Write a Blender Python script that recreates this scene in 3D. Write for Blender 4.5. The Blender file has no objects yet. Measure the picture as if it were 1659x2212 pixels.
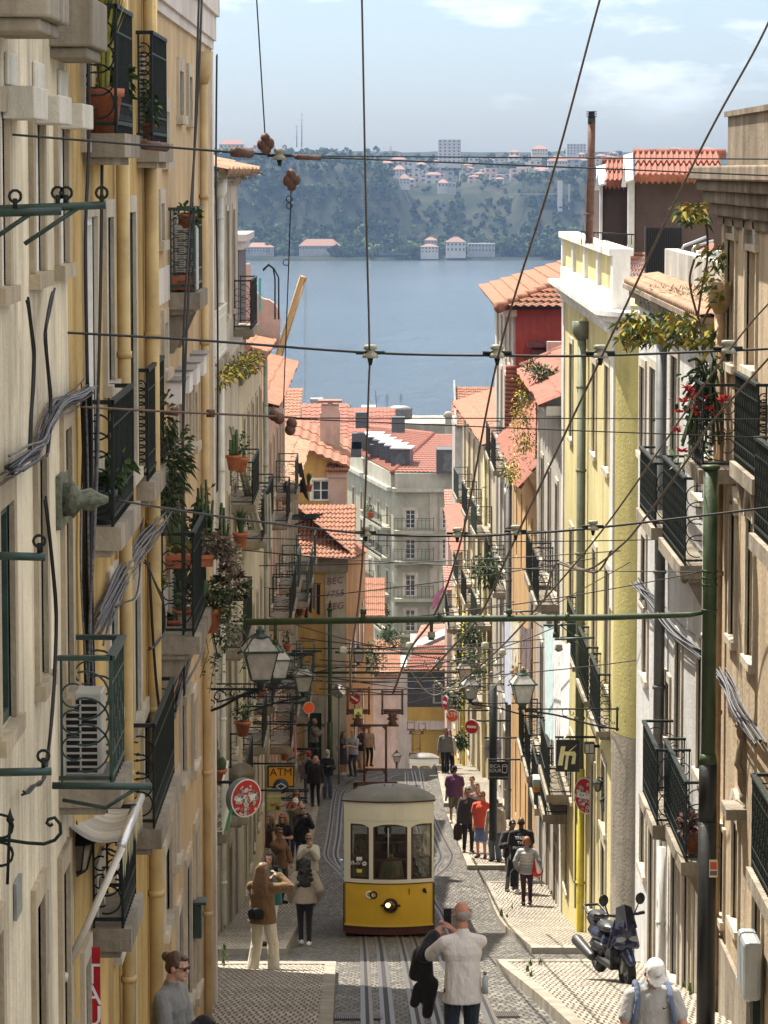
EXPOSURE = 1.3
SUN_A, SUN_E, SUN_STR = -36, 60, 4.8
SKY_STR, SKY_LOW = .1, (.53, .60, .745)
CLOUD_LOC, CLOUD_COL, HIGH_COL = (2.2, .7, .55), (5.8, 6.0, 6.2), (7.8, 7.4, 6.8)
HAZE, HAZE_COL = .75e-4, (.36, .55, .9)
import bpy, math, random
from math import sin, cos, pi, radians, sqrt, atan2
from mathutils import Vector, Matrix, noise as mnoise
random.seed(7)
SC = bpy.context.scene
COL = SC.collection
F, CX, CY = 7373.0, 829.5, 1106.0
PT = math.atan(736 / F)
CP, SP = cos(PT), sin(PT)
def P(u, v, d):
 yc = F * CP + (CY - v) * SP
 return Vector(((u - CX) * d / yc, d, (-F * SP + (CY - v) * CP) * d / yc))
def zat(v, d): return P(CX, v, d).z
def dat(u, X, v=1000):              # distance at which a street line of offset X is met
 return X * (F * CP + (CY - v) * SP) / (u - CX)
GP = [(-30, 2), (0, -1.8), (27, -7.75), (40.4, -10.09), (52.7, -12.43), (72.3, -16.2), (90.5, -18.3), (132, -23.3), (147, -25.9),
      (210, -39.1), (270, -50), (330, -57), (390, -58.6), (440, -61.5), (600, -64)]
def G0(d):
 for (a, za), (b, zb) in zip(GP, GP[1:]):
  if d <= b: return za + (zb - za) * (d - a) / (b - a)
 return GP[-1][1]
def G(d): return sum(G0(d + k) for k in (-4, -2, 0, 2, 4)) / 5.0
def onground(u, v, lo=20, hi=160):
 best = None
 d = lo
 while d < hi:
  e = P(u, v, d).z - G(d)
  if e <= 0: return P(u, v, d)
  d += .1
 return P(u, v, hi)
WM = {}
def setp(o, label=None, cat=None, group=None, kind=None):
 if label: o['label'] = label
 if cat: o['category'] = cat
 if group: o['group'] = group
 if kind: o['kind'] = kind
 return o
def thing(name, label, cat, loc=(0, 0, 0), rz=0, group=None, rot=None):
 o = bpy.data.objects.new(name, None); COL.objects.link(o)
 o.empty_display_size = .1
 m = Matrix.Translation(Vector(loc)) @ ((rot.to_4x4()) if rot is not None else Matrix.Rotation(rz, 4, 'Z'))
 o.matrix_basis = m; WM[o.name] = m
 return setp(o, label, cat, group)
class MB:
 def __init__(s): s.v = []; s.f = []; s.m = []; s.cur = 0; s.sm = []; s.smooth = False
 def mi(s, i): s.cur = i; return s
 def add(s, vs, fs, smooth=None):
  b = len(s.v); s.v.extend([tuple(p) for p in vs])
  for f in fs:
   s.f.append([b + i for i in f]); s.m.append(s.cur); s.sm.append(s.smooth if smooth is None else smooth)
  return s
 def poly(s, *p): return s.add(p, [list(range(len(p)))])
 def para(s, o, a, b, c):
  o, a, b, c = Vector(o), Vector(a), Vector(b), Vector(c)
  vs = [o, o + a, o + a + b, o + b, o + c, o + a + c, o + a + b + c, o + b + c]
  return s.add(vs, [(0, 3, 2, 1), (4, 5, 6, 7), (0, 1, 5, 4), (1, 2, 6, 5), (2, 3, 7, 6), (3, 0, 4, 7)])
 def box(s, c, d, R=None):
  c = Vector(c); h = [Vector((d[0], 0, 0)), Vector((0, d[1], 0)), Vector((0, 0, d[2]))]
  if R is not None: h = [R @ x for x in h]
  return s.para(c - (h[0] + h[1] + h[2]) / 2, *h)
 def tube(s, pts, r, n=6, caps=True, smooth=True):
  pts = [Vector(p) for p in pts]; k = len(pts)
  rs = r if isinstance(r, (list, tuple)) else [r] * k
  vs = []; up = None
  for i in range(k):
   t = (pts[min(i + 1, k - 1)] - pts[max(i - 1, 0)])
   if t.length < 1e-9: t = Vector((0, 0, 1))
   t.normalize()
   if up is None:
    up = Vector((0, 0, 1)) if abs(t.z) < .9 else Vector((1, 0, 0))
   a = t.cross(up); a.normalize(); up = a.cross(t); up.normalize()
   for j in range(n):
    q = 2 * pi * j / n + pi / n
    vs.append(pts[i] + (a * cos(q) + up * sin(q)) * rs[i])
  fs = []
  for i in range(k - 1):
   for j in range(n):
    fs.append((i * n + j, i * n + (j + 1) % n, (i + 1) * n + (j + 1) % n, (i + 1) * n + j))
  if caps: fs += [tuple(range(n))[::-1], tuple((k - 1) * n + j for j in range(n))]
  return s.add(vs, fs, smooth and n > 4)
 def lathe(s, c, prof, n=16, M=None, smooth=True):
  c = Vector(c); vs = []; k = len(prof)
  for r, z in prof:
   for j in range(n):
    q = 2 * pi * j / n; p = Vector((r * cos(q), r * sin(q), z))
    vs.append(c + (M @ p if M is not None else p))
  fs = [(i * n + j, i * n + (j + 1) % n, (i + 1) * n + (j + 1) % n, (i + 1) * n + j) for i in range(k - 1) for j in range(n)]
  fs += [tuple(range(n))[::-1], tuple((k - 1) * n + j for j in range(n))]
  return s.add(vs, fs, smooth)
 def ell(s, c, r, n=10, m=6, M=None):
  prof = [(max(1e-4, sin(pi * i / m)), -cos(pi * i / m)) for i in range(m + 1)]
  D = Matrix.Diagonal(Vector(r)); D = (M @ D) if M is not None else D
  return s.lathe(c, prof, n, D)
 def cap(s, a, b, ra, rb, n=10):
  a, b = Vector(a), Vector(b); t = b - a; L = t.length
  if L < 1e-6: return s.ell(a, (ra, ra, ra), n, 6)
  t.normalize(); q = t.to_track_quat('Z', 'Y').to_matrix()
  prof = [(max(1e-4, ra * sin(x * pi / 8)), -ra * cos(x * pi / 8)) for x in range(5)]
  prof += [(max(1e-4, rb * cos(x * pi / 8)), L + rb * sin(x * pi / 8)) for x in range(5)]
  return s.lathe(a, prof, n, q)
 def ring(s, c, R, r, ax1, ax2, n=10, a0=0, a1=2 * pi, k=4):
  c, ax1, ax2 = Vector(c), Vector(ax1), Vector(ax2)
  pts = [c + ax1 * (R * cos(a0 + (a1 - a0) * i / n)) + ax2 * (R * sin(a0 + (a1 - a0) * i / n)) for i in range(n + 1)]
  return s.tube(pts, r, k)
 def build(s, name, mats, parent=None, local=False, bevel=0):
  me = bpy.data.meshes.new(name)
  if not isinstance(mats, (list, tuple)): mats = [mats]
  for x in mats: me.materials.append(x)
  vs = s.v; base = Vector((0, 0, 0)); W = Matrix()
  if parent is not None:
   W = WM[parent.name]
   if not local:
    I = W.inverted(); vs = [I @ Vector(p) for p in vs]
  elif vs:
   xs = [p[0] for p in vs]; ys = [p[1] for p in vs]; zs = [p[2] for p in vs]
   base = Vector(((min(xs) + max(xs)) / 2, (min(ys) + max(ys)) / 2, min(zs)))
   vs = [Vector(p) - base for p in vs]
  me.from_pydata([tuple(p) for p in vs], [], s.f)
  me.polygons.foreach_set('material_index', s.m)
  me.polygons.foreach_set('use_smooth', s.sm)
  me.update()
  o = bpy.data.objects.new(name, me); COL.objects.link(o)
  if parent is not None: o.parent = parent; WM[o.name] = W
  else: o.location = base; WM[o.name] = Matrix.Translation(base)
  if bevel:
   b = o.modifiers.new('bevel', 'BEVEL'); b.width = bevel; b.segments = 2; b.limit_method = 'ANGLE'
  return o
def solid(o, vox=.02, smooth=4, fac=.5):
 r = o.modifiers.new('remesh', 'REMESH'); r.mode = 'VOXEL'; r.voxel_size = vox; r.use_smooth_shade = True
 if smooth:
  q = o.modifiers.new('smooth', 'SMOOTH'); q.iterations = smooth; q.factor = fac
 return o
def copy_tree(o, parent=None):
 c = o.copy(); COL.objects.link(c); c.parent = parent; WM[c.name] = c.matrix_basis.copy()
 for ch in list(o.children): copy_tree(ch, c)
 return c
def text_mesh(s, size, M4, depth=.004, name='lettering', mat=None, parent=None, align='CENTER'):
 cu = bpy.data.curves.new('t', 'FONT'); cu.body = s; cu.size = size; cu.align_x = align; cu.align_y = 'CENTER'; cu.extrude = depth
 cu.resolution_u = 3
 o = bpy.data.objects.new('t', cu); COL.objects.link(o)
 bpy.context.view_layer.update()
 me = bpy.data.meshes.new_from_object(o.evaluated_get(bpy.context.evaluated_depsgraph_get()))
 bpy.data.objects.remove(o)
 mb = MB(); mb.add([M4 @ v.co for v in me.vertices], [list(p.vertices) for p in me.polygons])
 bpy.data.meshes.remove(me)
 return mb.build(name, mat, parent)
def frame4(o, x, y):                 # matrix with given origin, x axis, y axis
 x = Vector(x).normalized(); y = Vector(y).normalized(); z = x.cross(y)
 m = Matrix((x, y, z)).transposed().to_4x4(); m.translation = Vector(o); return m
_mc = {}
def rgba(c): return (c[0], c[1], c[2], 1)
def new_mat(name):
 m = bpy.data.materials.new(name); m.use_nodes = True; nt = m.node_tree
 return m, nt, nt.nodes['Principled BSDF'], nt.links
def pos(nt, sc=(1, 1, 1), rot=(0, 0, 0)):
 g = nt.nodes.new('ShaderNodeNewGeometry'); mp = nt.nodes.new('ShaderNodeMapping')
 mp.inputs['Scale'].default_value = sc; mp.inputs['Rotation'].default_value = rot
 nt.links.new(g.outputs['Position'], mp.inputs['Vector']); return mp.outputs['Vector']
def noise(nt, vec, scale, detail=4, rough=.6):
 n = nt.nodes.new('ShaderNodeTexNoise'); n.inputs['Scale'].default_value = scale; n.inputs['Detail'].default_value = detail
 n.inputs['Roughness'].default_value = rough; nt.links.new(vec, n.inputs['Vector']); return n.outputs['Fac']
def ramp(nt, fac, a, b, ca=(0, 0, 0), cb=(1, 1, 1)):
 r = nt.nodes.new('ShaderNodeValToRGB'); e = r.color_ramp.elements
 e[0].position = a; e[1].position = b; e[0].color = rgba(ca); e[1].color = rgba(cb)
 nt.links.new(fac, r.inputs['Fac']); return r.outputs['Color']
def mix(nt, fac, a, b, mode='MIX'):
 n = nt.nodes.new('ShaderNodeMix'); n.data_type = 'RGBA'; n.blend_type = mode
 for i, x in ((0, fac), (6, a), (7, b)):
  if hasattr(x, 'node'): nt.links.new(x, n.inputs[i])
  else: n.inputs[i].default_value = x if not isinstance(x, (tuple, list)) else rgba(x)
 return n.outputs[2]
def bump(nt, h, strength, dist, bs):
 b = nt.nodes.new('ShaderNodeBump'); b.inputs['Strength'].default_value = strength; b.inputs['Distance'].default_value = dist
 nt.links.new(h, b.inputs['Height']); nt.links.new(b.outputs['Normal'], bs.inputs['Normal'])
def M(name, col, rough=.7, metal=0, var=.12, scale=4, bmp=0, bscale=30, spec=.4, coat=0, trans=0):
 if name in _mc: return _mc[name]
 m, nt, bs, L = new_mat(name)
 bs.inputs['Roughness'].default_value = rough; bs.inputs['Metallic'].default_value = metal
 bs.inputs['Specular IOR Level'].default_value = spec
 if coat: bs.inputs['Coat Weight'].default_value = coat; bs.inputs['Coat Roughness'].default_value = .08
 f = noise(nt, pos(nt), scale)
 lo = tuple(max(0, c * (1 - 2 * var)) for c in col); hi = tuple(min(1, c * (1 + 2 * var)) for c in col)
 L.new(ramp(nt, f, .25, .75, lo, hi), bs.inputs['Base Color'])
 if bmp: bump(nt, noise(nt, pos(nt), bscale), bmp, .02, bs)
 if trans: bs.inputs['Transmission Weight'].default_value = trans
 _mc[name] = m; return m
def plaster(name, col, stain=(.16, .13, .1), amt=.5, var=.08, lift=.5):
 """painted render: patchy tone, rain streaks, flaking patches of undercoat"""
 if name in _mc: return _mc[name]
 m, nt, bs, L = new_mat(name)
 bs.inputs['Roughness'].default_value = .88; bs.inputs['Specular IOR Level'].default_value = .25
 a = noise(nt, pos(nt), 1.3, 5)
 lo = tuple(c * (1 - 2 * var) for c in col); hi = tuple(min(1, c * (1 + 1.6 * var)) for c in col)
 c0 = ramp(nt, a, .3, .7, lo, hi)
 st = noise(nt, pos(nt, (1.3, 1.3, .14)), 1.6, 7, .75)
 c1 = mix(nt, mix(nt, 1.0, ramp(nt, st, .44, .74), (amt, amt, amt), 'MULTIPLY'), c0, stain)
 fl = noise(nt, pos(nt, (1, 1, .6)), 2.3, 8, .7)
 und = tuple(min(1, .55 * c + .28) for c in col)
 c2 = mix(nt, mix(nt, 1.0, ramp(nt, fl, .64, .67), (lift, lift, lift), 'MULTIPLY'), c1, und)
 c2 = mix(nt, 1., c2, ramp(nt, noise(nt, pos(nt, (1, 1, .5)), .55, 6, .75), .3, .68, (.68, .66, .63), (1.06, 1.05, 1.03)), 'MULTIPLY')
 L.new(c2, bs.inputs['Base Color'])
 h = nt.nodes.new('ShaderNodeMath'); h.operation = 'ADD'
 L.new(noise(nt, pos(nt), 18, 6), h.inputs[0]); L.new(fl, h.inputs[1])
 bump(nt, h.outputs[0], .5, .03, bs)
 _mc[name] = m; return m
def cobble(name, ca, cb, joint, sx, sy, rough=.75, wob=.06, rot=0):
 """laid stones: brick layout warped by noise, dark joints"""
 m, nt, bs, L = new_mat(name)
 p = pos(nt)
 nz = nt.nodes.new('ShaderNodeTexNoise'); nz.inputs['Scale'].default_value = 6; nz.inputs['Detail'].default_value = 3
 L.new(p, nz.inputs['Vector'])
 sub = nt.nodes.new('ShaderNodeVectorMath'); sub.operation = 'MULTIPLY_ADD'
 L.new(nz.outputs['Color'], sub.inputs[0]); sub.inputs[1].default_value = (wob * 2, wob * 6, 0); L.new(p, sub.inputs[2])
 mp = nt.nodes.new('ShaderNodeMapping'); mp.inputs['Rotation'].default_value = (0, 0, rot); L.new(sub.outputs[0], mp.inputs['Vector'])
 br = nt.nodes.new('ShaderNodeTexBrick'); L.new(mp.outputs['Vector'], br.inputs['Vector'])
 br.inputs['Scale'].default_value = 1; br.inputs['Brick Width'].default_value = sx; br.inputs['Row Height'].default_value = sy
 br.inputs['Mortar Size'].default_value = .014; br.inputs['Mortar Smooth'].default_value = .3; br.inputs['Bias'].default_value = 0
 br.inputs['Color1'].default_value = rgba(ca); br.inputs['Color2'].default_value = rgba(cb); br.inputs['Mortar'].default_value = rgba(joint)
 f = ramp(nt, noise(nt, p, .9, 5), .25, .8, (.6, .58, .55), (1.15, 1.15, 1.15))
 f2 = ramp(nt, noise(nt, p, 25, 3), .2, .8, (.7, .7, .7), (1.2, 1.2, 1.2))
 c = mix(nt, 1.0, mix(nt, 1.0, br.outputs['Color'], f, 'MULTIPLY'), f2, 'MULTIPLY')
 L.new(c, bs.inputs['Base Color'])
 bs.inputs['Roughness'].default_value = rough; bs.inputs['Specular IOR Level'].default_value = .35
 inv = nt.nodes.new('ShaderNodeMath'); inv.operation = 'SUBTRACT'; inv.inputs[0].default_value = 1; L.new(br.outputs['Fac'], inv.inputs[1])
 ad = nt.nodes.new('ShaderNodeMath'); ad.operation = 'MULTIPLY_ADD'; L.new(noise(nt, p, 14, 3), ad.inputs[0]); ad.inputs[1].default_value = .7; L.new(inv.outputs[0], ad.inputs[2])
 bump(nt, ad.outputs[0], .8, .03, bs)
 return m
def roofmat(name, col, moss=.25):
 if name in _mc: return _mc[name]
 m, nt, bs, L = new_mat(name); bs.inputs['Roughness'].default_value = .85
 a = noise(nt, pos(nt), 5.5, 3)
 c0 = ramp(nt, a, .25, .75, tuple(c * .62 for c in col), tuple(min(1, c * 1.3) for c in col))
 b = ramp(nt, noise(nt, pos(nt), 1.1, 6, .7), .45, .72)
 c1 = mix(nt, mix(nt, 1., b, (moss, moss, moss), 'MULTIPLY'), c0, (.09, .08, .05))
 L.new(c1, bs.inputs['Base Color']); bump(nt, noise(nt, pos(nt), 30), .3, .02, bs)
 _mc[name] = m; return m
def glassy(name='window glass', col=(.03, .04, .045)):
 if name in _mc: return _mc[name]
 m, nt, bs, L = new_mat(name); bs.inputs['Roughness'].default_value = .08; bs.inputs['Specular IOR Level'].default_value = .7
 f = noise(nt, pos(nt), 2.2, 2)
 L.new(ramp(nt, f, .3, .7, col, tuple(c * 2.6 + .01 for c in col)), bs.inputs['Base Color'])
 bump(nt, noise(nt, pos(nt), 3), .05, .05, bs)
 _mc[name] = m; return m
def leafmat(name, a, b):
 if name in _mc: return _mc[name]
 m, nt, bs, L = new_mat(name); bs.inputs['Roughness'].default_value = .5 if 'far' not in name else .95; bs.inputs['Specular IOR Level'].default_value = .3 if 'far' not in name else .05
 L.new(ramp(nt, noise(nt, pos(nt), 22, 2), .3, .7, a, b), bs.inputs['Base Color'])
 bs.inputs['Subsurface Weight'].default_value = 0
 _mc[name] = m; return m
IRON = M('green black iron', (.014, .02, .017), .6, .0, .2, 12, .1, spec=.2)
IRONG = M('dark green painted iron', (.022, .048, .04), .45, 0, .25, 9, .1, spec=.45)
POLE = M('green cast iron pole', (.035, .06, .022), .45, 0, .2, 5, .15)
CABLE = M('black cable rubber', (.012, .011, .01), .6, 0, .2, 8)
WIREB = M('weathered bronze wire', (.085, .062, .042), .5, .35, .3, 20)
GREYC = M('grey cable bundle', (.11, .11, .12), .6, 0, .45, 40)
STONE = plaster('limestone trim', (.58, .52, .42), (.16, .14, .11), .6, .1, .2)
STONED = plaster('dirty stone', (.34, .3, .24), (.08, .07, .055), .8, .16, .3)
WHITEP = M('white painted wood', (.78, .77, .72), .5, 0, .06, 9)
GREENP = M('green painted shutter', (.03, .055, .043), .55, 0, .2, 7)
BROWNP = M('brown painted wood', (.10, .06, .045), .5, 0, .2, 7)
GREYP = M('grey painted wood', (.2, .21, .2), .5, 0, .15, 7)
TERRA = M('terracotta', (.42, .135, .065), .75, 0, .2, 9, .15)
DARK = M('dark interior', (.012, .012, .013), .8)
GLASS = glassy()
CERAM = M('grey glazed porcelain', (.29, .28, .21), .3, 0, .15, 15)
RUST = M('rusty brown iron', (.1, .045, .028), .65, 0, .3, 15, .2)
# ================================================================ camera, world, sun, haze
cam_d = bpy.data.cameras.new('camera'); cam = bpy.data.objects.new('camera', cam_d); COL.objects.link(cam)
cam_d.sensor_fit = 'VERTICAL'; cam_d.sensor_height = 36; cam_d.lens = 36 * F / 2212
cam.rotation_euler = (pi / 2 - PT, 0, 0); cam_d.clip_end = 9000; cam_d.clip_start = .5
SC.camera = cam
SC.view_settings.view_transform = 'Standard'; SC.view_settings.look = 'None'; SC.view_settings.gamma = 1
SC.view_settings.exposure = EXPOSURE
SC.cycles.use_denoising = True
SC.cycles.max_bounces = 8; SC.cycles.diffuse_bounces = 5; SC.cycles.transparent_max_bounces = 12
SC.cycles.volume_bounces = 0; SC.cycles.sample_clamp_indirect = 8
SUN_AZ, SUN_EL = radians(SUN_A), radians(SUN_E)
w = bpy.data.worlds.new('World'); SC.world = w; w.use_nodes = True
nt = w.node_tree; L = nt.links; bg = nt.nodes['Background']
sky = nt.nodes.new('ShaderNodeTexSky'); sky.sky_type = 'NISHITA'; sky.sun_disc = False
sky.sun_elevation = SUN_EL; sky.sun_rotation = SUN_AZ; sky.air_density = 1.0; sky.dust_density = 1.2; sky.ozone_density = 1.5
tc = nt.nodes.new('ShaderNodeTexCoord'); mp = nt.nodes.new('ShaderNodeMapping')
mp.inputs['Scale'].default_value = (9, 9, 26); mp.inputs['Location'].default_value = CLOUD_LOC
L.new(tc.outputs['Generated'], mp.inputs['Vector'])
n1 = nt.nodes.new('ShaderNodeTexNoise'); n1.inputs['Scale'].default_value = 1.9; n1.inputs['Detail'].default_value = 9; n1.inputs['Roughness'].default_value = .58
L.new(mp.outputs['Vector'], n1.inputs['Vector'])
sep = nt.nodes.new('ShaderNodeSeparateXYZ'); L.new(tc.outputs['Generated'], sep.inputs[0])
cl = ramp(nt, n1.outputs['Fac'], .54, .67)
up = ramp(nt, sep.outputs['Z'], .012, .032)
clf = mix(nt, 1.0, cl, up, 'MULTIPLY')
high = ramp(nt, sep.outputs['Z'], .09, .35)         # unseen bright cover above the frame, added to fill the shaded street
skc = mix(nt, 1.0, mix(nt, 1., sky.outputs['Color'], SKY_LOW, 'MULTIPLY'), (0, 0, 0), 'ADD')
c1 = mix(nt, mix(nt, 1., clf, (.7, .7, .7), 'MULTIPLY'), skc, CLOUD_COL)
c2 = mix(nt, mix(nt, 1., high, (.75, .75, .75), 'MULTIPLY'), c1, HIGH_COL)
L.new(c2, bg.inputs['Color']); bg.inputs['Strength'].default_value = SKY_STR
sd = bpy.data.lights.new('sun', 'SUN'); sun = bpy.data.objects.new('sun', sd); COL.objects.link(sun)
sd.energy = SUN_STR; sd.angle = radians(.53); sd.color = (1, .93, .82)
sdir = Vector((sin(SUN_AZ) * cos(SUN_EL), cos(SUN_AZ) * cos(SUN_EL), sin(SUN_EL)))
sun.rotation_euler = sdir.to_track_quat('Z', 'Y').to_euler(); sun.location = sdir * 200
# ================================================================ ground, street, pavements
def sheet(name, mat, xa, xb, d0, d1, step=1.0, zo=0.0, nx=1):
 mb = MB(); n = max(1, int((d1 - d0) / step)); rows = []
 for i in range(n + 1):
  d = d0 + (d1 - d0) * i / n; a, b = xa(d), xb(d)
  for k in range(nx + 1): rows.append((a + (b - a) * k / nx, d, G(d) + zo))
 fs = [(i * (nx + 1) + k, i * (nx + 1) + k + 1, (i + 1) * (nx + 1) + k + 1, (i + 1) * (nx + 1) + k) for i in range(n) for k in range(nx)]
 mb.add(rows, fs)
 return mb
SETT = cobble('granite setts', (.20, .185, .155), (.085, .08, .07), (.02, .018, .015), .105, .4, .7, .06)
SETT2 = cobble('worn side street setts', (.19, .18, .16), (.1, .098, .09), (.03, .03, .025), .12, .4, .6, .07)
CALC = cobble('white calcada stones', (.45, .4, .32), (.33, .295, .24), (.06, .05, .04), .08, .36, .8, .035)
KERB = plaster('kerb limestone', (.34, .31, .26), (.1, .09, .08), .5, .1, .1)
setp(sheet('ground', SETT2, lambda d: -170, lambda d: 170, -28, 600, 2.0, -.03, 8).build('ground', SETT2), kind='structure')
setp(sheet('road', SETT, lambda d: -2.6, lambda d: 3.9, 4, 215, .7, 0, 6).build('road', SETT), kind='structure')
def pavement(name, xa, xb, d0, d1, kside):
 """raised pavement between wall line xa and kerb line xb (functions of d) with a kerb stone along xb and across both ends"""
 h, kw = .13, .16; mb = MB(); n = max(2, int((d1 - d0) / .8))
 s = 1 if kside > 0 else -1
 ds = [d0 + (d1 - d0) * i / n for i in range(n + 1)]
 for a, b in zip(ds, ds[1:]):
  mb.mi(0).poly((xa(a), a, G(a) + h), (xb(a) - s * kw, a, G(a) + h), (xb(b) - s * kw, b, G(b) + h), (xa(b), b, G(b) + h))
  mb.mi(1).poly((xb(a) - s * kw, a, G(a) + h + .012), (xb(a), a, G(a) + h + .012), (xb(b), b, G(b) + h + .012), (xb(b) - s * kw, b, G(b) + h + .012))
  mb.poly((xb(a), a, G(a) - .1), (xb(b), b, G(b) - .1), (xb(b), b, G(b) + h + .012), (xb(a), a, G(a) + h + .012))
  mb.poly((xb(a) - s * kw, a, G(a) + h - .02), (xb(b) - s * kw, b, G(b) + h - .02), (xb(b) - s * kw, b, G(b) + h + .012), (xb(a) - s * kw, a, G(a) + h + .012))
 for e, q in ((d0, -1), (d1, 1)):
  mb.mi(1).para((min(xa(e), xb(e)), e - (.16 if q < 0 else 0), G(e) - .15), (abs(xb(e) - xa(e)), 0, 0), (0, .16, 0), (0, 0, h + .164))
 return setp(mb.build(name, [CALC, KERB]), kind='structure')
lin = lambda x0, d0, x1, d1: (lambda d: x0 + (x1 - x0) * (d - d0) / (d1 - d0))
con = lambda x: (lambda d: x)
pavement('pavement', con(-2.5), lin(-.60, 40, -.72, 50), 6, 50.2, 1)
pavement('pavement', con(-3.6), lin(-1.66, 57, -2.25, 125), 57, 126, 1)
pavement('pavement', con(4.3), lin(2.02, 38, 1.72, 51), 6, 51, -1)
pavement('pavement', con(4.3), lin(2.52, 57.5, 2.42, 81), 57.5, 81, -1)
pavement('pavement', con(4.2), lin(2.12, 86, 1.95, 104), 86, 104, -1)
pavement('pavement', con(4.0), lin(1.95, 110, 2.1, 143), 110, 143, -1)
STEEL = M('polished rail steel', (.11, .10, .09), .45, .6, .12, 12)
STEELR = M('rusty rail edge', (.12, .095, .075), .5, .5, .25, 14)
def dense(pts, k=10):
 out = []
 for i in range(len(pts) - 1):
  p0 = pts[max(i - 1, 0)]; p1 = pts[i]; p2 = pts[i + 1]; p3 = pts[min(i + 2, len(pts) - 1)]
  for j in range(k):
   t = j / k
   out.append(.5 * ((2 * p1) + (p2 - p0) * t + (2 * p0 - 5 * p1 + 4 * p2 - p3) * t * t + (3 * p1 - p0 - 3 * p2 + p3) * t ** 3))
 return out + [pts[-1]]
def rail(name, uv, slot=False):
 pts = [onground(u, v) for u, v in uv]
 p0, p1 = pts[0], pts[1]; e = (p0 - p1).normalized(); pts.insert(0, p0 + e * 14)
 pts = dense(pts, 12); mb = MB()
 strips = [(-.085, -.03, 0, .012), (-.03, .03, 1, .006), (.03, .085, 0, .012)] if slot else [(-.075, -.015, 0, .014), (-.015, .03, 1, .005), (.03, .075, 2, .012)]
 for a, b, mi, z in strips:
  vs = []
  for i, p in enumerate(pts):
   t = pts[min(i + 1, len(pts) - 1)] - pts[max(0, i - 1)]; nrm = Vector((t.y, -t.x, 0)).normalized()
   for q in (a, b):
    x = p + nrm * q; vs.append((x.x, x.y, G(x.y) + z))
  mb.mi(mi).add(vs, [(2 * i, 2 * i + 1, 2 * i + 3, 2 * i + 2) for i in range(len(pts) - 1)])
 return setp(mb.build(name, [STEEL, DARK, STEELR]), kind='structure')
rail('tram_rail', [(793, 2212), (785, 2036), (774, 1950), (737, 1888), (711, 1861), (704, 1845), (708, 1821), (715, 1776), (722, 1722), (735, 1700), (780, 1682), (859, 1664)])
rail('cable_slot', [(838, 2212), (820, 2036), (800, 1955), (737, 1873), (728, 1856), (725, 1842), (731, 1803), (736, 1745), (744, 1711), (780, 1692), (862, 1668)], True)
rail('tram_rail', [(903, 2212), (866, 2036), (848, 1950), (800, 1880), (760, 1850), (748, 1835), (752, 1800), (758, 1740), (765, 1715), (800, 1700), (866, 1672)])
rail('tram_rail', [(946, 2212), (897, 2036), (880, 1960), (900, 1880), (915, 1850), (905, 1800), (890, 1740), (880, 1705), (878, 1668)])
rail('cable_slot', [(1010, 2212), (943, 2036), (925, 1960), (938, 1880), (949, 1862), (952, 1849), (945, 1829), (930, 1790), (905, 1720), (892, 1666)], True)
rail('tram_rail', [(1064, 2212), (968, 2008), (937, 1947), (925, 1910), (940, 1896), (967, 1873), (976, 1850), (967, 1830), (952, 1800), (935, 1760), (917, 1711), (908, 1664)])
def grating(u0, u1, v):
 a, b = onground(u0, v), onground(u1, v); mb = MB(); n = 13; wd = (b.x - a.x)
 mb.mi(1).para((a.x, a.y - .55, G(a.y - .55) + .004), (wd, 0, 0), (0, 1.1, G(a.y + .55) - G(a.y - .55)), (0, 0, .004))
 for i in range(n):
  x = a.x + wd * (i + .2) / n
  mb.mi(0).para((x, a.y - .5, G(a.y - .5) + .012), (wd / n * .5, 0, 0), (0, 1, G(a.y + .5) - G(a.y - .5)), (0, 0, .012))
 return setp(mb.build('drain_grate', [STEELR, DARK]), kind='structure')
grating(723, 780, 2198); grating(1068, 1120, 2193); grating(806, 828, 2198)
# ================================================================ river and the far bank
m, wnt, bs, L = new_mat('river water')
bs.inputs['Base Color'].default_value = (.035, .085, .13, 1); bs.inputs['Roughness'].default_value = .22; bs.inputs['IOR'].default_value = 1.33
bs.inputs['Specular IOR Level'].default_value = .5
wv = noise(wnt, pos(wnt, (.16, .035, 1)), 1.0, 8, .72); wv2 = noise(wnt, pos(wnt, (.012, .0035, 1)), 1.0, 5, .65)
a_ = wnt.nodes.new('ShaderNodeMath'); a_.operation = 'ADD'; L.new(wv, a_.inputs[0]); L.new(wv2, a_.inputs[1]); b2 = wnt.nodes.new('ShaderNodeMath'); b2.operation = 'ADD'; L.new(a_.outputs[0], b2.inputs[0]); L.new(noise(wnt, pos(wnt, (.07, .022, 1)), 1.0, 5, .6), b2.inputs[1]); a_ = b2
bump(wnt, a_.outputs[0], 1.0, 7, bs)
L.new(ramp(wnt, wv2, .3, .7, (.03, .06, .08), (.055, .09, .115)), bs.inputs['Base Color'])
mb = MB(); mb.poly((-3200, 436, -60), (3200, 436, -60), (3200, 2320, -60), (-3200, 2320, -60))
setp(mb.build('water', m), kind='structure')
def lerp_tab(tab, x):
 if x <= tab[0][0]: return tab[0][1]
 for (a, za), (b, zb) in zip(tab, tab[1:]):
  if x <= b: return za + (zb - za) * (x - a) / (b - a)
 return tab[-1][1]
CT = [(-700, 4), (-130, 9), (-60, 7), (-15, 3), (15, -9), (60, -12), (90, -9), (120, -6), (300, -4), (700, 5)]
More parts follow.
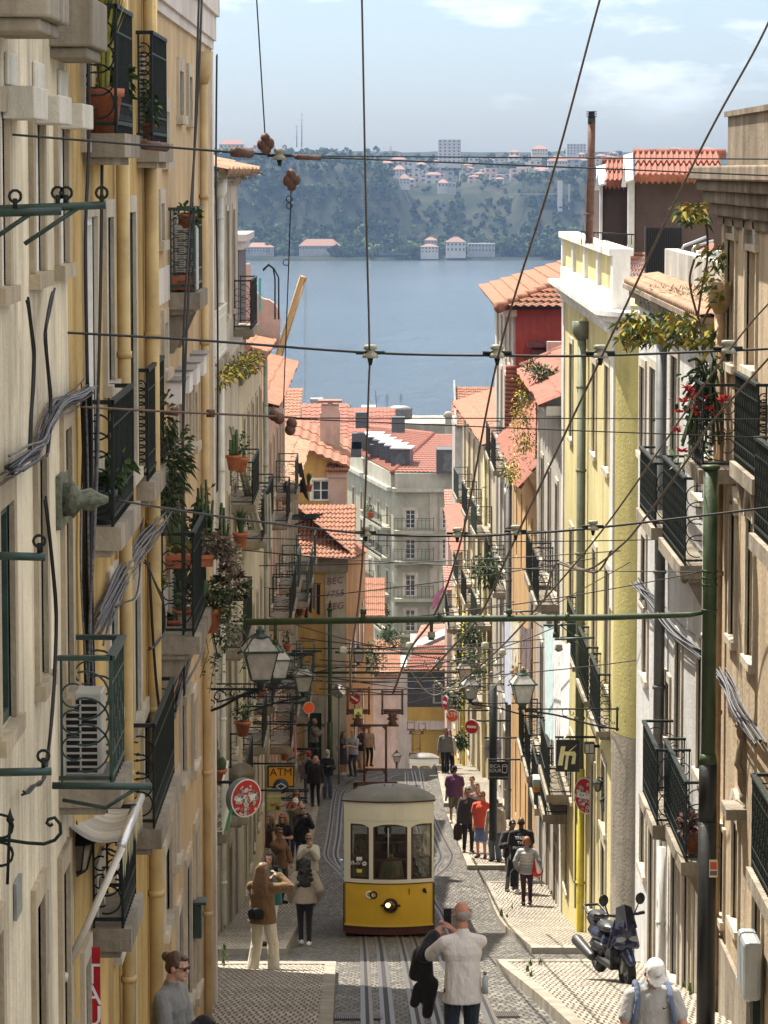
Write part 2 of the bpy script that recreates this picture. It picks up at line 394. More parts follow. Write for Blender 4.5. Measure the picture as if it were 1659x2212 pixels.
def hill(x, y):
 q = Vector((x * .012, y * .012, 3))
 nzv = mnoise.fractal(q, 1, 2, 4)
 sh = 2308 + 10 * sin(x * .02) + 6 * sin(x * .061)
 t = y - sh
 if t < 0: return -62 + max(t, -20) * .05
 ct = lerp_tab(CT, x)
 slope_run = 95 if not (10 < x < 95) else 190
 if t < 26: return -58.3 + t * .06
 u = (t - 26) / slope_run
 if u < 1:
  s = u * u * (3 - 2 * u); s = .35 * u + .65 * s
  return -56.7 + (ct + 56.7) * s + nzv * 5 * min(1, 4 * u) * (1 - .4 * u)
 r = (t - 26 - slope_run) / 700
 return ct + min(1, r) * (17 - ct) + nzv * 3
m, hnt, bs, L = new_mat('far hillside'); bs.inputs['Roughness'].default_value = .95; bs.inputs['Specular IOR Level'].default_value = .1
L.new(mix(hnt, ramp(hnt, noise(hnt, pos(hnt), .035, 6, .7), .42, .6), (.010, .018, .009), (.034, .034, .021)), bs.inputs['Base Color'])
mb = MB(); xs = [-720 + 10 * i for i in range(145)]; ys = [2296 + 5 * i for i in range(60)] + [2596 + 25 * i for i in range(40)]
mb.add([(x, y, hill(x, y)) for y in ys for x in xs], [(j * 145 + i, j * 145 + i + 1, (j + 1) * 145 + i + 1, (j + 1) * 145 + i) for j in range(len(ys) - 1) for i in range(144)], True)
setp(mb.build('far_hillside', m), kind='structure')
FARLEAF = [leafmat('far foliage dark', (.012, .026, .009), (.026, .045, .014)), leafmat('far foliage mid', (.03, .055, .015), (.05, .08, .025)), leafmat('far foliage light', (.06, .09, .025), (.09, .125, .04))]
def far_tree(mb, x, y, z, r, h, rnd, n=34):
 mb.mi(rnd.choice((0, 0, 0, 1, 1, 2)))
 lobes = [(rnd.uniform(-.5, .5), rnd.uniform(-.5, .5), rnd.uniform(.35, .85), rnd.uniform(.35, .6)) for _ in range(4)]
 for _ in range(n):
  lx, ly, lz, lr = rnd.choice(lobes)
  dv = Vector((rnd.gauss(0, 1), rnd.gauss(0, 1), rnd.gauss(0, 1))).normalized()
  c = Vector((x + (lx + dv.x * lr * .8) * r, y + (ly + dv.y * lr * .8) * r, z + (lz + dv.z * lr * .55) * h))
  s = r * rnd.uniform(.2, .42); a = dv.orthogonal().normalized(); b = dv.cross(a)
  q = rnd.uniform(0, 6.28); a, b = a * cos(q) + b * sin(q), b * cos(q) - a * sin(q)
  mb.poly(c + a * s, c + b * s * .8, c - a * s * .9, c - b * s)
rnd = random.Random(5); wood = MB()
for _ in range(3600):
 x = rnd.uniform(-190, 230); t = rnd.uniform(4, 150)
 if rnd.random() < .45: t = rnd.uniform(6, 55)
 y = 2308 + 10 * sin(x * .02) + t
 if -115 < x < -35 and t < 22: continue
 if 20 < x < 100 and t > 60 and rnd.random() < .5: continue
 if 28 < x < 80 and t < 22: continue
 if x > 92 and 40 < t < 110 and rnd.random() < .35: continue
 big = rnd.uniform(2.4, 5.4) if t < 60 else rnd.uniform(1.8, 4.2)
 far_tree(wood, x, y, hill(x, y) - .5, big, big * rnd.uniform(1.2, 1.9), rnd)
for _ in range(420):
 x = rnd.uniform(-190, 230); y = rnd.uniform(2440, 3050)
 big = rnd.uniform(2.2, 4.8); far_tree(wood, x, y, hill(x, y) - .5, big, big * rnd.uniform(1.2, 1.8), rnd, 26)
setp(wood.build('far_woodland', FARLEAF), kind='stuff')
HW = {'white': M('far white wall', (.42, .4, .37), .9, 0, .05, .3), 'cream': M('far cream wall', (.5, .43, .32), .9, 0, .05, .3), 'grey': M('far grey wall', (.27, .27, .26), .9, 0, .08, .3), 'pink': M('far pink wall', (.5, .36, .3), .9, 0, .05, .3)}
RT = roofmat('far clay roof', (.24, .12, .08), .15); RTB = roofmat('far brown roof', (.2, .11, .075), .2)
WIN = M('far dark window', (.06, .065, .07), .3)
def far_house(name, label, cat, x, y, z, wx, wy, h, wall, roof, rh, group=None, rows=2, cols=4, hip=True):
 t = thing(name, label, cat, (x, y, z), 0, group)
 mb = MB(); mb.box((0, wy / 2, h / 2 - 2), (wx, wy, h + 4)); mb.build('wall', HW[wall], t, True)
 if roof:
  mb = MB(); o = .5; a = wx / 2 + o; e = min(a * .8, wy * .45) if hip else 0
  p = [(-a, -o, h), (a, -o, h), (a, wy + o, h), (-a, wy + o, h), (-a + e, wy / 2, h + rh), (a - e, wy / 2, h + rh)]
  mb.poly(p[0], p[1], p[5], p[4]); mb.poly(p[2], p[3], p[4], p[5]); mb.poly(p[1], p[2], p[5]); mb.poly(p[3], p[0], p[4]); mb.poly(p[0], p[3], p[2], p[1])
  mb.build('roof', roof, t, True)
 sw = wx / cols
 for r in range(rows):
  for c in range(cols):
   mb = MB(); mb.box((-wx / 2 + (c + .5) * sw, -.02, (r + .55) * h / rows), (sw * .42, .1, h / rows * .45)); mb.build('window', WIN, t, True)
 return t
def at_far(u, v, d): p = P(u, v, d); return p
for (u, vb, d, wpx, hpx, wall, roof, rh, lab, rows, cols) in [
 (971, 352, 2750, 49, 50, 'white', None, 0, 'tall white apartment tower rising above the far town skyline', 7, 5),
 (690, 541, 2318, 88, 10, 'grey', RT, 4.5, 'long low quay warehouse with orange roof on the far waterside', 1, 14),
 (560, 545, 2318, 62, 11, 'grey', RT, 3, 'ruined long grey warehouse at the left end of the far quay', 2, 10),
 (928, 547, 2316, 38, 14, 'white', RTB, 1.8, 'small white quay house with low brown roof left of the big quay house', 2, 5),
 (931, 537, 2328, 26, 18, 'grey', RTB, 2, 'grey upper quay house standing behind the small white quay house', 2, 4),
 (985, 545, 2318, 42, 22, 'white', RTB, 3.4, 'big white quay house with steep brown roof on the far waterside', 2, 5),
 (1040, 546, 2322, 58, 20, 'grey', None, 0, 'flat roofed ruined grey warehouse right of the big quay house', 2, 8),
 (862, 380, 2480, 26, 14, 'white', RT, 3, 'cream villa with orange roof above the wooded far slope', 2, 4),
 (874, 398, 2440, 22, 12, 'white', RTB, 3.5, 'small white gabled house at the foot of the far town', 2, 3),
 (957, 406, 2440, 22, 11, 'white', RT, 2.5, 'white cliff edge house with orange roof below the far town', 1, 3),
 (976, 407, 2436, 17, 12, 'grey', None, 0, 'small grey cube building beside the cliff edge house', 1, 2),
 (1205, 366, 2560, 42, 18, 'white', RT, 4, 'white mansion with pale roof above the cliff lift', 2, 7),
 (1166, 336, 2800, 34, 14, 'cream', RT, 3, 'cream hall with orange roof on the right far skyline', 2, 6),
 (1245, 335, 2850, 42, 24, 'white', None, 0, 'wide white apartment block on the right far skyline', 4, 6),
 (500, 322, 2650, 52, 10, 'cream', RT, 4, 'long orange roofed building on the left far skyline', 1, 6),
 (570, 324, 2700, 46, 10, 'white', RT, 4, 'orange roofed barracks on the left far skyline behind the insulator', 1, 6)]:
 p = at_far(u, vb, d); k = d / F
 far_house('apartment_tower' if 'tower' in lab else 'far_building', lab, 'building', p.x, d, p.z, wpx * k, 12, hpx * k, wall, roof, rh, None, rows, cols)
rnd = random.Random(11)
for i in range(95):
 u = rnd.choice((rnd.uniform(835, 1010), rnd.uniform(1010, 1120), rnd.uniform(1120, 1300), rnd.uniform(1290, 1550)))
 d = rnd.uniform(2520, 2980); x = (u - CX) * d / F; z = hill(x, d)
 wall = rnd.choice(('white', 'white', 'cream', 'grey', 'pink')); flat = rnd.random() < .55
 lab = {'white': 'pale white house among the roofs of the far town', 'cream': 'cream house among the roofs of the far town', 'grey': 'grey house among the roofs of the far town', 'pink': 'pinkish house among the roofs of the far town'}[wall]
 lab = lab.replace('house', 'flat topped house' if flat else 'tile roofed house')
 far_house('far_house', lab, 'house', x, d, z - 1, rnd.uniform(6, 13), 9, rnd.uniform(4, 9), wall, None if flat else rnd.choice((RT, RT, RTB)), rnd.uniform(1, 2), 'houses of the far town, ' + wall + (' flat' if flat else ' tiled'), 2, 2)
p = P(1213, 512, 2400); t = thing('cliff_lift', 'tall pale lift shaft with twin columns standing against the far cliff', 'lift tower', p)
mb = MB(); mb.box((-1.2, 0, 19.5), (3.2, 4, 40)); mb.build('shaft', HW['white'], t, True)
mb = MB(); mb.box((5.2, 0, 18), (1.3, 2, 38)); mb.build('pillar', HW['grey'], t, True)
mb = MB(); mb.box((-20, 6, 30), (34, 2, .6)); mb.build('walkway', HW['grey'], t, True)
for u, v0, h, d in ((652, 318, 30, 2700), (641, 318, 19, 2700), (844, 338, 9, 2800)):
 p = P(u, v0, d); mb = MB(); mb.tube([p, p + Vector((0, 0, h))], [.5, .2], 5)
 for k in range(4): mb.tube([p + Vector((-1.2, 0, h * (.4 + .15 * k))), p + Vector((1.2, 0, h * (.4 + .15 * k)))], .25, 4)
 setp(mb.build('radio_mast', HW['grey']), {652: 'tallest thin radio mast on the left far skyline', 641: 'shorter radio mast just left of the tallest one', 844: 'small lattice mast near the middle of the far skyline'}[u], 'mast')
def boat(name, label, loc, L_, W_, H_, mats, cab):
 t = thing(name, label, 'boat', loc); mb = MB()
 prof = [(-L_ / 2, .75), (-L_ / 4, 1), (L_ / 5, .95), (L_ / 2, .05)]; vs = []
 for x, k in prof:
  vs += [(x, -W_ / 2 * k * .6, -.2), (x, W_ / 2 * k * .6, -.2), (x, W_ / 2 * k, H_ * (1 + .25 * (x > L_ / 3))), (x, -W_ / 2 * k, H_ * (1 + .25 * (x > L_ / 3)))]
 fs = [(i * 4 + j, i * 4 + (j + 1) % 4, i * 4 + 4 + (j + 1) % 4, i * 4 + 4 + j) for i in range(3) for j in range(4)] + [(3, 2, 1, 0), (12, 13, 14, 15)]
 mb.add(vs, fs); mb.build('hull', mats, t, True)
 mb = MB(); mb.box((-L_ * .1, 0, H_ + cab / 2), (L_ * .25, W_ * .6, cab)); mb.build('cabin', mats, t, True)
 return t
boat('motor_boat', 'small dark motor boat with a white wake on the river', P(1108, 604, 1750) * 1.0, 6.5, 2, .8, M('boat dark', (.04, .05, .06)), 1.1).rotation_euler[2] = pi
foam = M('white foam', (.85, .87, .9), .8)
mb = MB(); p = P(1119, 606, 1750)
for k in range(8): mb.poly((p.x + k * 2.2, p.y - .5 - .2 * k, -59.93), (p.x + 2 + k * 2.2, p.y - .5 - .25 * k, -59.93), (p.x + 2 + k * 2.2, p.y + .6 + .25 * k, -59.93), (p.x + k * 2.2, p.y + .6 + .2 * k, -59.93))
setp(mb.build('wake', foam), kind='stuff')
boat('moored_barge', 'dark barge moored at the far quay beside the sand bar', P(850, 553, 2300), 20, 5, 1.4, M('boat dark', (.04, .05, .06)), 2)
if HAZE > 0:
 m, nt, bs, L = new_mat('haze air'); nt.nodes.remove(bs)
 pv = nt.nodes.new('ShaderNodeVolumePrincipled'); pv.inputs['Density'].default_value = HAZE; pv.inputs['Color'].default_value = rgba(HAZE_COL); pv.inputs['Anisotropy'].default_value = .2
 L.new(pv.outputs['Volume'], nt.nodes['Material Output'].inputs['Volume'])
 mb = MB(); mb.box((0, 1650, 25), (8000, 4000, 190)); hz = mb.build('haze', m); setp(hz, kind='stuff'); hz.display_type = 'WIRE'
# ================================================================ building kit
class Fr:
 """facade frame: s runs along the wall, n points out of it"""
 def __init__(s, O, S, N): s.O, s.S, s.N = Vector(O), Vector(S).normalized(), Vector(N).normalized()
 def p(s, a, z, n=0): return s.O + s.S * a + s.N * n + Vector((0, 0, z))
 def box(s, mb, a0, a1, z0, z1, n0, n1): return mb.para(s.p(a0, z0, n0), s.S * (a1 - a0), s.N * (n1 - n0), (0, 0, z1 - z0))
def FL(X, k=0, d0=0): return Fr((X - k * d0, 0, 0), (k, 1, 0), (1, -k, 0))
def FRt(X, k=0, d0=0): return Fr((X - k * d0, 0, 0), (k, 1, 0), (-1, k, 0))
def FF(Y): return Fr((0, Y, 0), (1, 0, 0), (0, -1, 0))
def arch_pts(a, b, zt, r, n=8):
 c = (a + b) / 2; w = (b - a) / 2
 return [(c + w * cos(pi * i / n), zt - r + r * sin(pi * i / n)) for i in range(n + 1)]
def wall_mesh(mb, fr, s0, s1, z0, z1, ops, rev=.2, depth=7):
 S = sorted({s0, s1, *[o[0] for o in ops], *[o[1] for o in ops]}); Z = sorted({z0, z1, *[o[2] for o in ops], *[o[3] for o in ops]})
 S = [x for x in S if s0 <= x <= s1]; Z = [x for x in Z if z0 <= x <= z1]
 for a, b in zip(S, S[1:]):
  zs = None
  for c, d in zip(Z, Z[1:]):
   hole = any(o[0] < (a + b) / 2 < o[1] and o[2] < (c + d) / 2 < o[3] for o in ops)
   if not hole:
    mb.poly(fr.p(a, c), fr.p(b, c), fr.p(b, d), fr.p(a, d))
 for a, b, c, d in [o[:4] for o in ops]:
  mb.poly(fr.p(a, c), fr.p(a, d), fr.p(a, d, -rev), fr.p(a, c, -rev)); mb.poly(fr.p(b, c), fr.p(b, d), fr.p(b, d, -rev), fr.p(b, c, -rev))
  mb.poly(fr.p(a, d), fr.p(b, d), fr.p(b, d, -rev), fr.p(a, d, -rev)); mb.poly(fr.p(a, c), fr.p(b, c), fr.p(b, c, -rev), fr.p(a, c, -rev))
 mb.poly(fr.p(s0, z0), fr.p(s0, z1), fr.p(s0, z1, -depth), fr.p(s0, z0, -depth)); mb.poly(fr.p(s1, z0), fr.p(s1, z1), fr.p(s1, z1, -depth), fr.p(s1, z0, -depth))
 mb.poly(fr.p(s0, z1), fr.p(s1, z1), fr.p(s1, z1, -depth), fr.p(s0, z1, -depth)); mb.poly(fr.p(s0, z0, -depth), fr.p(s1, z0, -depth), fr.p(s1, z1, -depth), fr.p(s0, z1, -depth))
WT = {'g': (WHITEP, GLASS), 'b': (BROWNP, GLASS), 's': (GREENP, GREENP), 'r': (WHITEP, WHITEP), 'd': (GREENP, GREENP), 'w': (WHITEP, WHITEP), 'k': (GREYP, DARK), 'n': (GREENP, GLASS), 'y': (GREYP, GREYP)}
def window(b, fr, a, bb, zb, zt, ty='g', rev=.2, sur=.13, sill=True, smat=None, name=None, out=.03, detail=True):
 fm, pm = WT[ty]; rev = min(rev, .09) if ty in 'rsw' else rev; f = -rev + .012; mb = MB(); t = min(.06, (bb - a) * .12)
 w, h = bb - a, zt - zb
 door = name or ('door' if ty in 'd' else 'window')
 for x0, x1, y0, y1 in ((a, a + t, zb, zt), (bb - t, bb, zb, zt), (a + t, bb - t, zb, zb + t), (a + t, bb - t, zt - t, zt)): fr.box(mb, x0, x1, y0, y1, f, f + .07)
 if ty in 'gbn':
  c = (a + bb) / 2; fr.box(mb, c - t * .45, c + t * .45, zb + t, zt - t, f, f + .055)
  for k in ((1, 2, 3) if h > 1.3 else (1,)):
   z = zb + h * k / (4 if h > 1.3 else 2); fr.box(mb, a + t, bb - t, z - t * .3, z + t * .3, f, f + .045)
 if ty in 'rs' and detail:
  n = int(h / .09)
  for k in range(n): fr.box(mb, a + t, bb - t, zb + t + (h - 2 * t) * k / n, zb + t + (h - 2 * t) * (k + .72) / n, f, f + .03)
 if ty in 'dy':
  for k in range(3): fr.box(mb, a + w * .18, bb - w * .18, zb + h * (.06 + .32 * k), zb + h * (.32 + .3 * k), f, f + .04)
 o = mb.build(door, fm, b)
 pn = MB(); pn.poly(fr.p(a, zb, f + .008), fr.p(bb, zb, f + .008), fr.p(bb, zt, f + .008), fr.p(a, zt, f + .008)); pn.build('pane', pm, o)
 if sur:
  sm = MB(); e = out
  fr.box(sm, a - sur, a, zb, zt + sur, -.02, e); fr.box(sm, bb, bb + sur, zb, zt + sur, -.02, e); fr.box(sm, a, bb, zt, zt + sur, -.02, e)
  if sill: fr.box(sm, a - sur - .03, bb + sur + .03, zb - .09, zb - .002, -.02, e + .035)
  sm.build('surround', smat or STONE, o)
 return o
def railing_mesh(mb, fr, a, b, z, proj, h, style='l', step=.105, sides=(True, True)):
 N = fr.N; S = fr.S; up = Vector((0, 0, 1)); n1 = proj - .03
 tk = max(1, min(2, abs(fr.p(a, 0).y) / 55))
 def bar(s, n, z0, z1, w=.016):
  w *= tk; fr.box(mb, s - w / 2, s + w / 2, z0, z1, n - w / 2, n + w / 2)
 tr = .035 if style != 'r' else .055
 fr.box(mb, a - .01, b + .01, z + h - .03, z + h, n1 - tr / 2, n1 + tr / 2)
 fr.box(mb, a, b, z + .06, z + .085, n1 - .012, n1 + .012)
 fr.box(mb, a, b, z + .2, z + .215, n1 - .008, n1 + .008); fr.box(mb, a, b, z + h - .19, z + h - .175, n1 - .008, n1 + .008)
 k = max(2, int((b - a) / step))
 for i in range(k + 1):
  s = a + (b - a) * i / k; bar(s, n1, z, z + h, .02 if i in (0, k) else .014)
  if style == 'r':
   for zz in ((.17, .42, .67), (.29, .54, .8))[i % 2]:
    if zz < h - .1: fr.box(mb, s - .02, s + .02, z + zz * h / .95 - .035, z + zz * h / .95 + .035, n1 - .01, n1 + .01)
  elif i < k:
   mb.ring(fr.p(s + (b - a) / k / 2, z + .14, n1), .045, .006, S, up, 7, k=3)
 for s, on in ((a, sides[0]), (b, sides[1])):
  if not on: continue
  fr.box(mb, s - tr / 2, s + tr / 2, z + h - .03, z + h, 0, n1); fr.box(mb, s - .01, s + .01, z + .05, z + .075, 0, n1)
  bar(s, .02, z, z + h)
  R = min(n1 * .46, .16); m = max(2, int((h - .12) / (R * 1.5)))
  for i in range(m):
   zc = z + .1 + R + (h - .2 - 2 * R) * i / max(1, m - 1)
   mb.ring(fr.p(s, zc, n1 - R - .01), R, .009, N, up, 12, -pi * .6, pi * .6); mb.ring(fr.p(s, zc, .02 + R * .5), R * .5, .008, N, up, 10, pi * .35, pi * 1.7)
def balcony(b, fr, a, bb, z, proj, h, style='l', th=.16, mat=None, rmat=None, bracket=True, step=.105, label=None):
 mb = MB(); fr.box(mb, a - .03, bb + .03, z - th, z, -.01, proj + .03); fr.box(mb, a, bb, z - th - .05, z - th - .001, -.01, proj * .8)
 if bracket:
  for s in (a + .12, bb - .12):
   pts = [(0, z - th - .051), (proj * .75, z - th - .051), (proj * .5, z - th - .2), (.04, z - th - .42), (0, z - th - .42)]
   v0 = [fr.p(s - .06, q, n) for n, q in pts]; v1 = [fr.p(s + .06, q, n) for n, q in pts]; k = len(pts)
   mb.add(v0 + v1, [tuple(range(k))[::-1], tuple(range(k, 2 * k))] + [(i, (i + 1) % k, k + (i + 1) % k, k + i) for i in range(k)])
 o = mb.build('balcony', mat or STONED, b)
 if label: o['label'] = label
 rm = MB(); railing_mesh(rm, fr, a, bb, z, proj, h, style, step); rm.build('railing', rmat or IRON, o)
 return o
def Lbal(b, fr, X, uw, uo, uf, vt, vf, **k):
 vm = (vt + vf) / 2; d0 = dat(uw, X, vm); pr = P(uo, vm, d0).x - X; d1 = dat(uf, X + pr, vm)
 zf = zat(vf, d0); return balcony(b, fr, d0, d1, zf, pr, zat(vt, d0) - zf, **k), (d0, d1, zf, pr)
def Rbal(b, fr, X, uw, uo, uf, vt, vf, **k):
 """uw wall edge of the near side panel, uo its outer corner, uf far outer corner"""
 vm = (vt + vf) / 2; d0 = dat(uw, X, vm); pr = X - P(uo, vm, d0).x; d1 = dat(uf, X - pr, vm)
 zf = zat(vf, d0); return balcony(b, fr, d0, d1, zf, pr, zat(vt, d0) - zf, style='r', **k), (d0, d1, zf, pr)
def pipe(b, fr, s, z0, z1, r=.055, n=.08, mat=None, hopper=False, joints=1.6):
 mb = MB(); mb.tube([fr.p(s, z0, n), fr.p(s, z1, n)], r, 10)
 z = z0 + .5
 while z < z1: mb.tube([fr.p(s, z, n), fr.p(s, z + .05, n)], r * 1.22, 10); z += joints
 if hopper: mb.tube([fr.p(s, z1, n), fr.p(s, z1 + .12, n), fr.p(s, z1 + .35, n)], [r * 1.1, r * 2.1, r * 2.3], 10)
 return mb.build('drainpipe', mat, b)
def tiles(mb, p0, p1, upv, ncol, nrow, amp=None, lift=.03, seg=4):
 p0, p1, upv = Vector(p0), Vector(p1), Vector(upv); e = p1 - p0
 nr = e.cross(upv).normalized()
 if nr.z < 0: nr = -nr
 amp = amp if amp is not None else e.length / ncol * .3
 m = ncol * seg + 1
 for r in range(nrow):
  vs = []
  jit = [random.uniform(-.012, .012) for _ in range(ncol + 1)]
  for q, hh in ((r / nrow - .012, lift), ((r + 1) / nrow, 0)):
   for i in range(m):
    x = i / (m - 1); ph = (i % seg) / seg
    vs.append(p0 + e * x + upv * (q + jit[i // seg] * (q < r / nrow) ) + nr * (hh + amp * (.5 - .5 * cos(2 * pi * ph))))
  mb.add(vs, [(i, i + 1, m + i + 1, m + i) for i in range(m - 1)], True)
  lo = vs[:m]; mb.add(lo + [p - nr * (lift + amp + .02) + upv * .004 for p in lo], [(i, i + 1, m + i + 1, m + i) for i in range(m - 1)])
 for i in range(ncol):
  c = p0 + e * ((i + .5) / ncol) + nr * (lift * .4); mb.tube([c - upv.normalized() * .03, c + upv.normalized() * .12], amp * .9 + .012, 7)
def ridge(mb, a, b, r=.11):
 a, b = Vector(a), Vector(b); n = max(2, int((b - a).length / .4))
 for i in range(n):
  q0 = a + (b - a) * (i / n); q1 = a + (b - a) * ((i + 1.12) / n); mb.tube([q0, q1], [r * 1.1, r * .9], 8)
ROOF = roofmat('clay roof tiles', (.27, .11, .06), .5); ROOFR = roofmat('red roof tiles', (.25, .08, .05), .35)
ROOFM = roofmat('mossy roof tiles', (.3, .17, .1), .7)
def shell(name, label, fr, s0, s1, z0, z1, mat, wins, depth=7, rev=.2, group=None, smat=None, sur=.13, cat='building'):
 """wins: (a, b, zb, zt, type) in facade metres"""
 loc = fr.p((s0 + s1) / 2, z0, 0); b = thing(name, label, cat, loc, 0, group)
 mb = MB(); wall_mesh(mb, fr, s0, s1, z0, z1, wins, rev, depth); mb.build('wall', mat, b)
 for wi in wins: window(b, fr, *wi[:5], rev=rev, smat=smat, sur=wi[5] if len(wi) > 5 else sur)
 return b
def leaf(mb, p, dr, L_, W_, bend=.3):
 dr = Vector(dr).normalized(); sd = dr.cross(Vector((0, 0, 1)))
 if sd.length < .1: sd = Vector((1, 0, 0))
 sd.normalize(); q = random.uniform(-.9, .9); nr = sd.cross(dr); sd = sd * cos(q) + nr * sin(q)
 m = p + dr * (L_ * .5) ; e = p + dr * L_ - Vector((0, 0, bend * L_))
 mb.add([p, m + sd * W_, e, m - sd * W_], [(0, 1, 2), (0, 2, 3)])
def bush(mb, c, r, n, ls, lw=None, mats=2, seed=None, droop=.3, shell_=.5):
 rd = random.Random(seed if seed is not None else random.random()); c = Vector(c); r = Vector(r) if not isinstance(r, (int, float)) else Vector((r, r, r))
 lobes = [(Vector((rd.uniform(-.5, .5) * r.x, rd.uniform(-.5, .5) * r.y, rd.uniform(-.5, .5) * r.z)), rd.uniform(.4, .7)) for _ in range(6)]
 for _ in range(n):
  o, k = rd.choice(lobes); v = Vector((rd.gauss(0, 1), rd.gauss(0, 1), rd.gauss(0, 1))).normalized(); q = rd.uniform(shell_, 1) * k
  p = c + o + Vector((v.x * r.x, v.y * r.y, v.z * r.z)) * q
  mb.mi(rd.randrange(mats)); leaf(mb, p, v + Vector((0, 0, rd.uniform(-.3, .6))), ls * rd.uniform(.6, 1.3), (lw or ls * .35), droop)
def blades(mb, c, n, h, spread, w, mats=2):
 c = Vector(c)
 for i in range(n):
  a = random.uniform(0, 6.28); q = random.uniform(.1, 1) * spread; hh = h * random.uniform(.6, 1.1); dr = Vector((cos(a), sin(a), 0)); sd = Vector((-sin(a), cos(a), 0)) * w
  p = [c + dr * .03, c + dr * q * .35 + Vector((0, 0, hh * .55)), c + dr * q + Vector((0, 0, hh))]
  mb.mi(random.randrange(mats)).add([p[0] - sd * .7, p[0] + sd * .7, p[1] + sd, p[1] - sd, p[2]], [(0, 1, 2, 3), (3, 2, 4)])
def pot_mesh(mb, c, r, h, rim=True):
 pr = [(r * .68, 0), (r * .95, h * .82), (r * 1.08, h * .82), (r * 1.1, h), (r * .95, h), (r * .9, h * .9), (.001, h * .9)]
 mb.lathe(c, pr, 14)
GL = [leafmat('deep green leaf', (.02, .045, .014), (.05, .085, .025)), leafmat('mid green leaf', (.045, .085, .02), (.085, .135, .04)), leafmat('yellow green leaf', (.22, .22, .03), (.42, .36, .06))]
PINKL = [leafmat('pinkish succulent leaf', (.17, .1, .085), (.26, .16, .12)), leafmat('grey succulent leaf', (.13, .13, .075), (.2, .18, .11)), leafmat('dark red succulent leaf', (.035, .012, .018), (.06, .02, .025))]
YFL = M('yellow blossom', (.75, .6, .08), .6); RFL = M('red cactus blossom', (.72, .03, .05), .5)
CACT = M('cactus flesh', (.06, .1, .04), .55, 0, .25, 12, .2)
SOIL = M('potting soil', (.05, .035, .025), .9)
def potted(name, label, c, r, h, kind, pm=None, ph=.5, n=160, group=None, seed=1, mats=None):
 t = thing(name, label, 'potted plant', c, 0, group); mb = MB(); pot_mesh(mb, (0, 0, 0), r, h); mb.build('pot', pm or TERRA, t, True)
 mb = MB(); random.seed(seed)
 if kind == 'bush': bush(mb, (0, 0, h + ph * .45), (r * 1.4, r * 1.4, ph * .6), n, .09, .03, 2, seed)
 elif kind == 'blade': blades(mb, (0, 0, h * .9), n, ph, r * 1.4, .02)
 elif kind == 'agave': blades(mb, (0, 0, h * .9), n, ph, r * 2.2, .03)
 elif kind == 'cactus':
  for k in range(4):
   a = random.uniform(-.3, .3); z0 = h + ph * .42 * (k % 3) - .02; mb.ell((random.uniform(-.5, .5) * r, random.uniform(-.3, .3) * r, z0 + ph * .22), (r * .5, r * .18, ph * .27), 10, 6, Matrix.Rotation(a, 3, 'Y'))
  mats = mats or [CACT]
 elif kind == 'column':
  for k in range(3): mb.tube([(r * .4 * (k - 1), 0, h * .8), (r * .4 * (k - 1), 0, h + ph * (.6 + .2 * k))], [r * .25, r * .2], 7)
  mats = mats or [CACT]
 mb.build('foliage', mats or GL[:2], t, True)
 return t
# ================================================================ left row near the camera
XL = -2.03; fl = FL(XL); D = lambda u, v=1000: dat(u, XL, v)
def wl(u0, u1, vt, vb, ty, *r):
 vm = max(0, min(2212, (vt + vb) / 2)); a, b = D(u0, vm), D(u1, vm); return (a, b, zat(vb, a), zat(vt, a), ty, *r)
CREAM = plaster('cream render', (.80, .71, .53), (.15, .12, .085), .85, .09, .6)
OCHRE = plaster('ochre yellow render', (.58, .40, .15), (.2, .13, .06), .9, .12, .2)
SAND = plaster('sand render', (.64, .48, .29), (.24, .18, .11), .6, .08, .2)
d1, d2, d3 = D(151), D(331), 40.4
w1 = [wl(-9, 10, 240, 622, 'r'), wl(67, 86, 262, 590, 'r'), wl(121, 139, 272, 572, 'r'), wl(-8, 22, 1105, 1590, 's'), wl(78, 93, 990, 1474, 's'), wl(135, 148, 930, 1500, 's'),
      wl(-30, -2, 2060, 2420, 'd'), wl(73, 89, 1962, 2300, 'd'), wl(130, 144, 1890, 2250, 'd')]
b1 = shell('cream_house', 'cream rendered house with white roller blinds and green shutters at the left picture edge', fl, 14, d1 - .02, -11, 3.2, CREAM, w1, smat=plaster('stained limestone', (.5, .42, .3), (.17, .14, .1), .8, .12, .3))
for u, v0, v1 in ((5, 185, 256), (66, 205, 267), (120, 223, 277)):
 a = D(u, 230); mb = MB(); fl.box(mb, a, a + .75, zat(v1, a), zat(v0, a), .001, .17); fl.box(mb, a + .1, a + .65, zat(v0, a) + .01, zat(v0 - 75, a), .001, .02); mb.build('shutter_box', plaster('white blind box', (.74, .71, .62), (.3, .27, .22), .5, .05, .1), b1, bevel=.008)
for u, uo, uf, v0, v1 in ((-40, 105, 150, -60, 36), (106, 201, 232, 58, 100)):
 a = D(u, 60); pr = P(uo, 60, a).x - XL; e = dat(uf, XL + pr, 60); mb = MB(); fl.box(mb, a, e, zat(v1, a), zat(v1, a) + .3, -.01, pr); fl.box(mb, a + .05, e - .05, zat(v1, a) - .07, zat(v1, a) - .001, -.01, pr * .85); mb.build('balcony_slab', STONED, b1, bevel=.015)
w2 = [wl(182, 204, 470, 1010, 'w', .1), wl(226, 239, 470, 830, 's'), wl(270, 288, 460, 1030, 's'), wl(233, 247, 1270, 1560, 's'), wl(285, 297, 1300, 1560, 's', .2), wl(176, 190, 120, 300, 'w', .08), wl(205, 216, 1900, 2030, 'n'), wl(248, 262, 1880, 2050, 's'), wl(302, 309, 150, 300, 'r'),
      wl(178, 189, 2090, 2420, 'd'), wl(272, 286, 2060, 2300, 'd'), wl(306, 318, 1560, 1760, 's'), wl(308, 318, 860, 1020, 'r')]
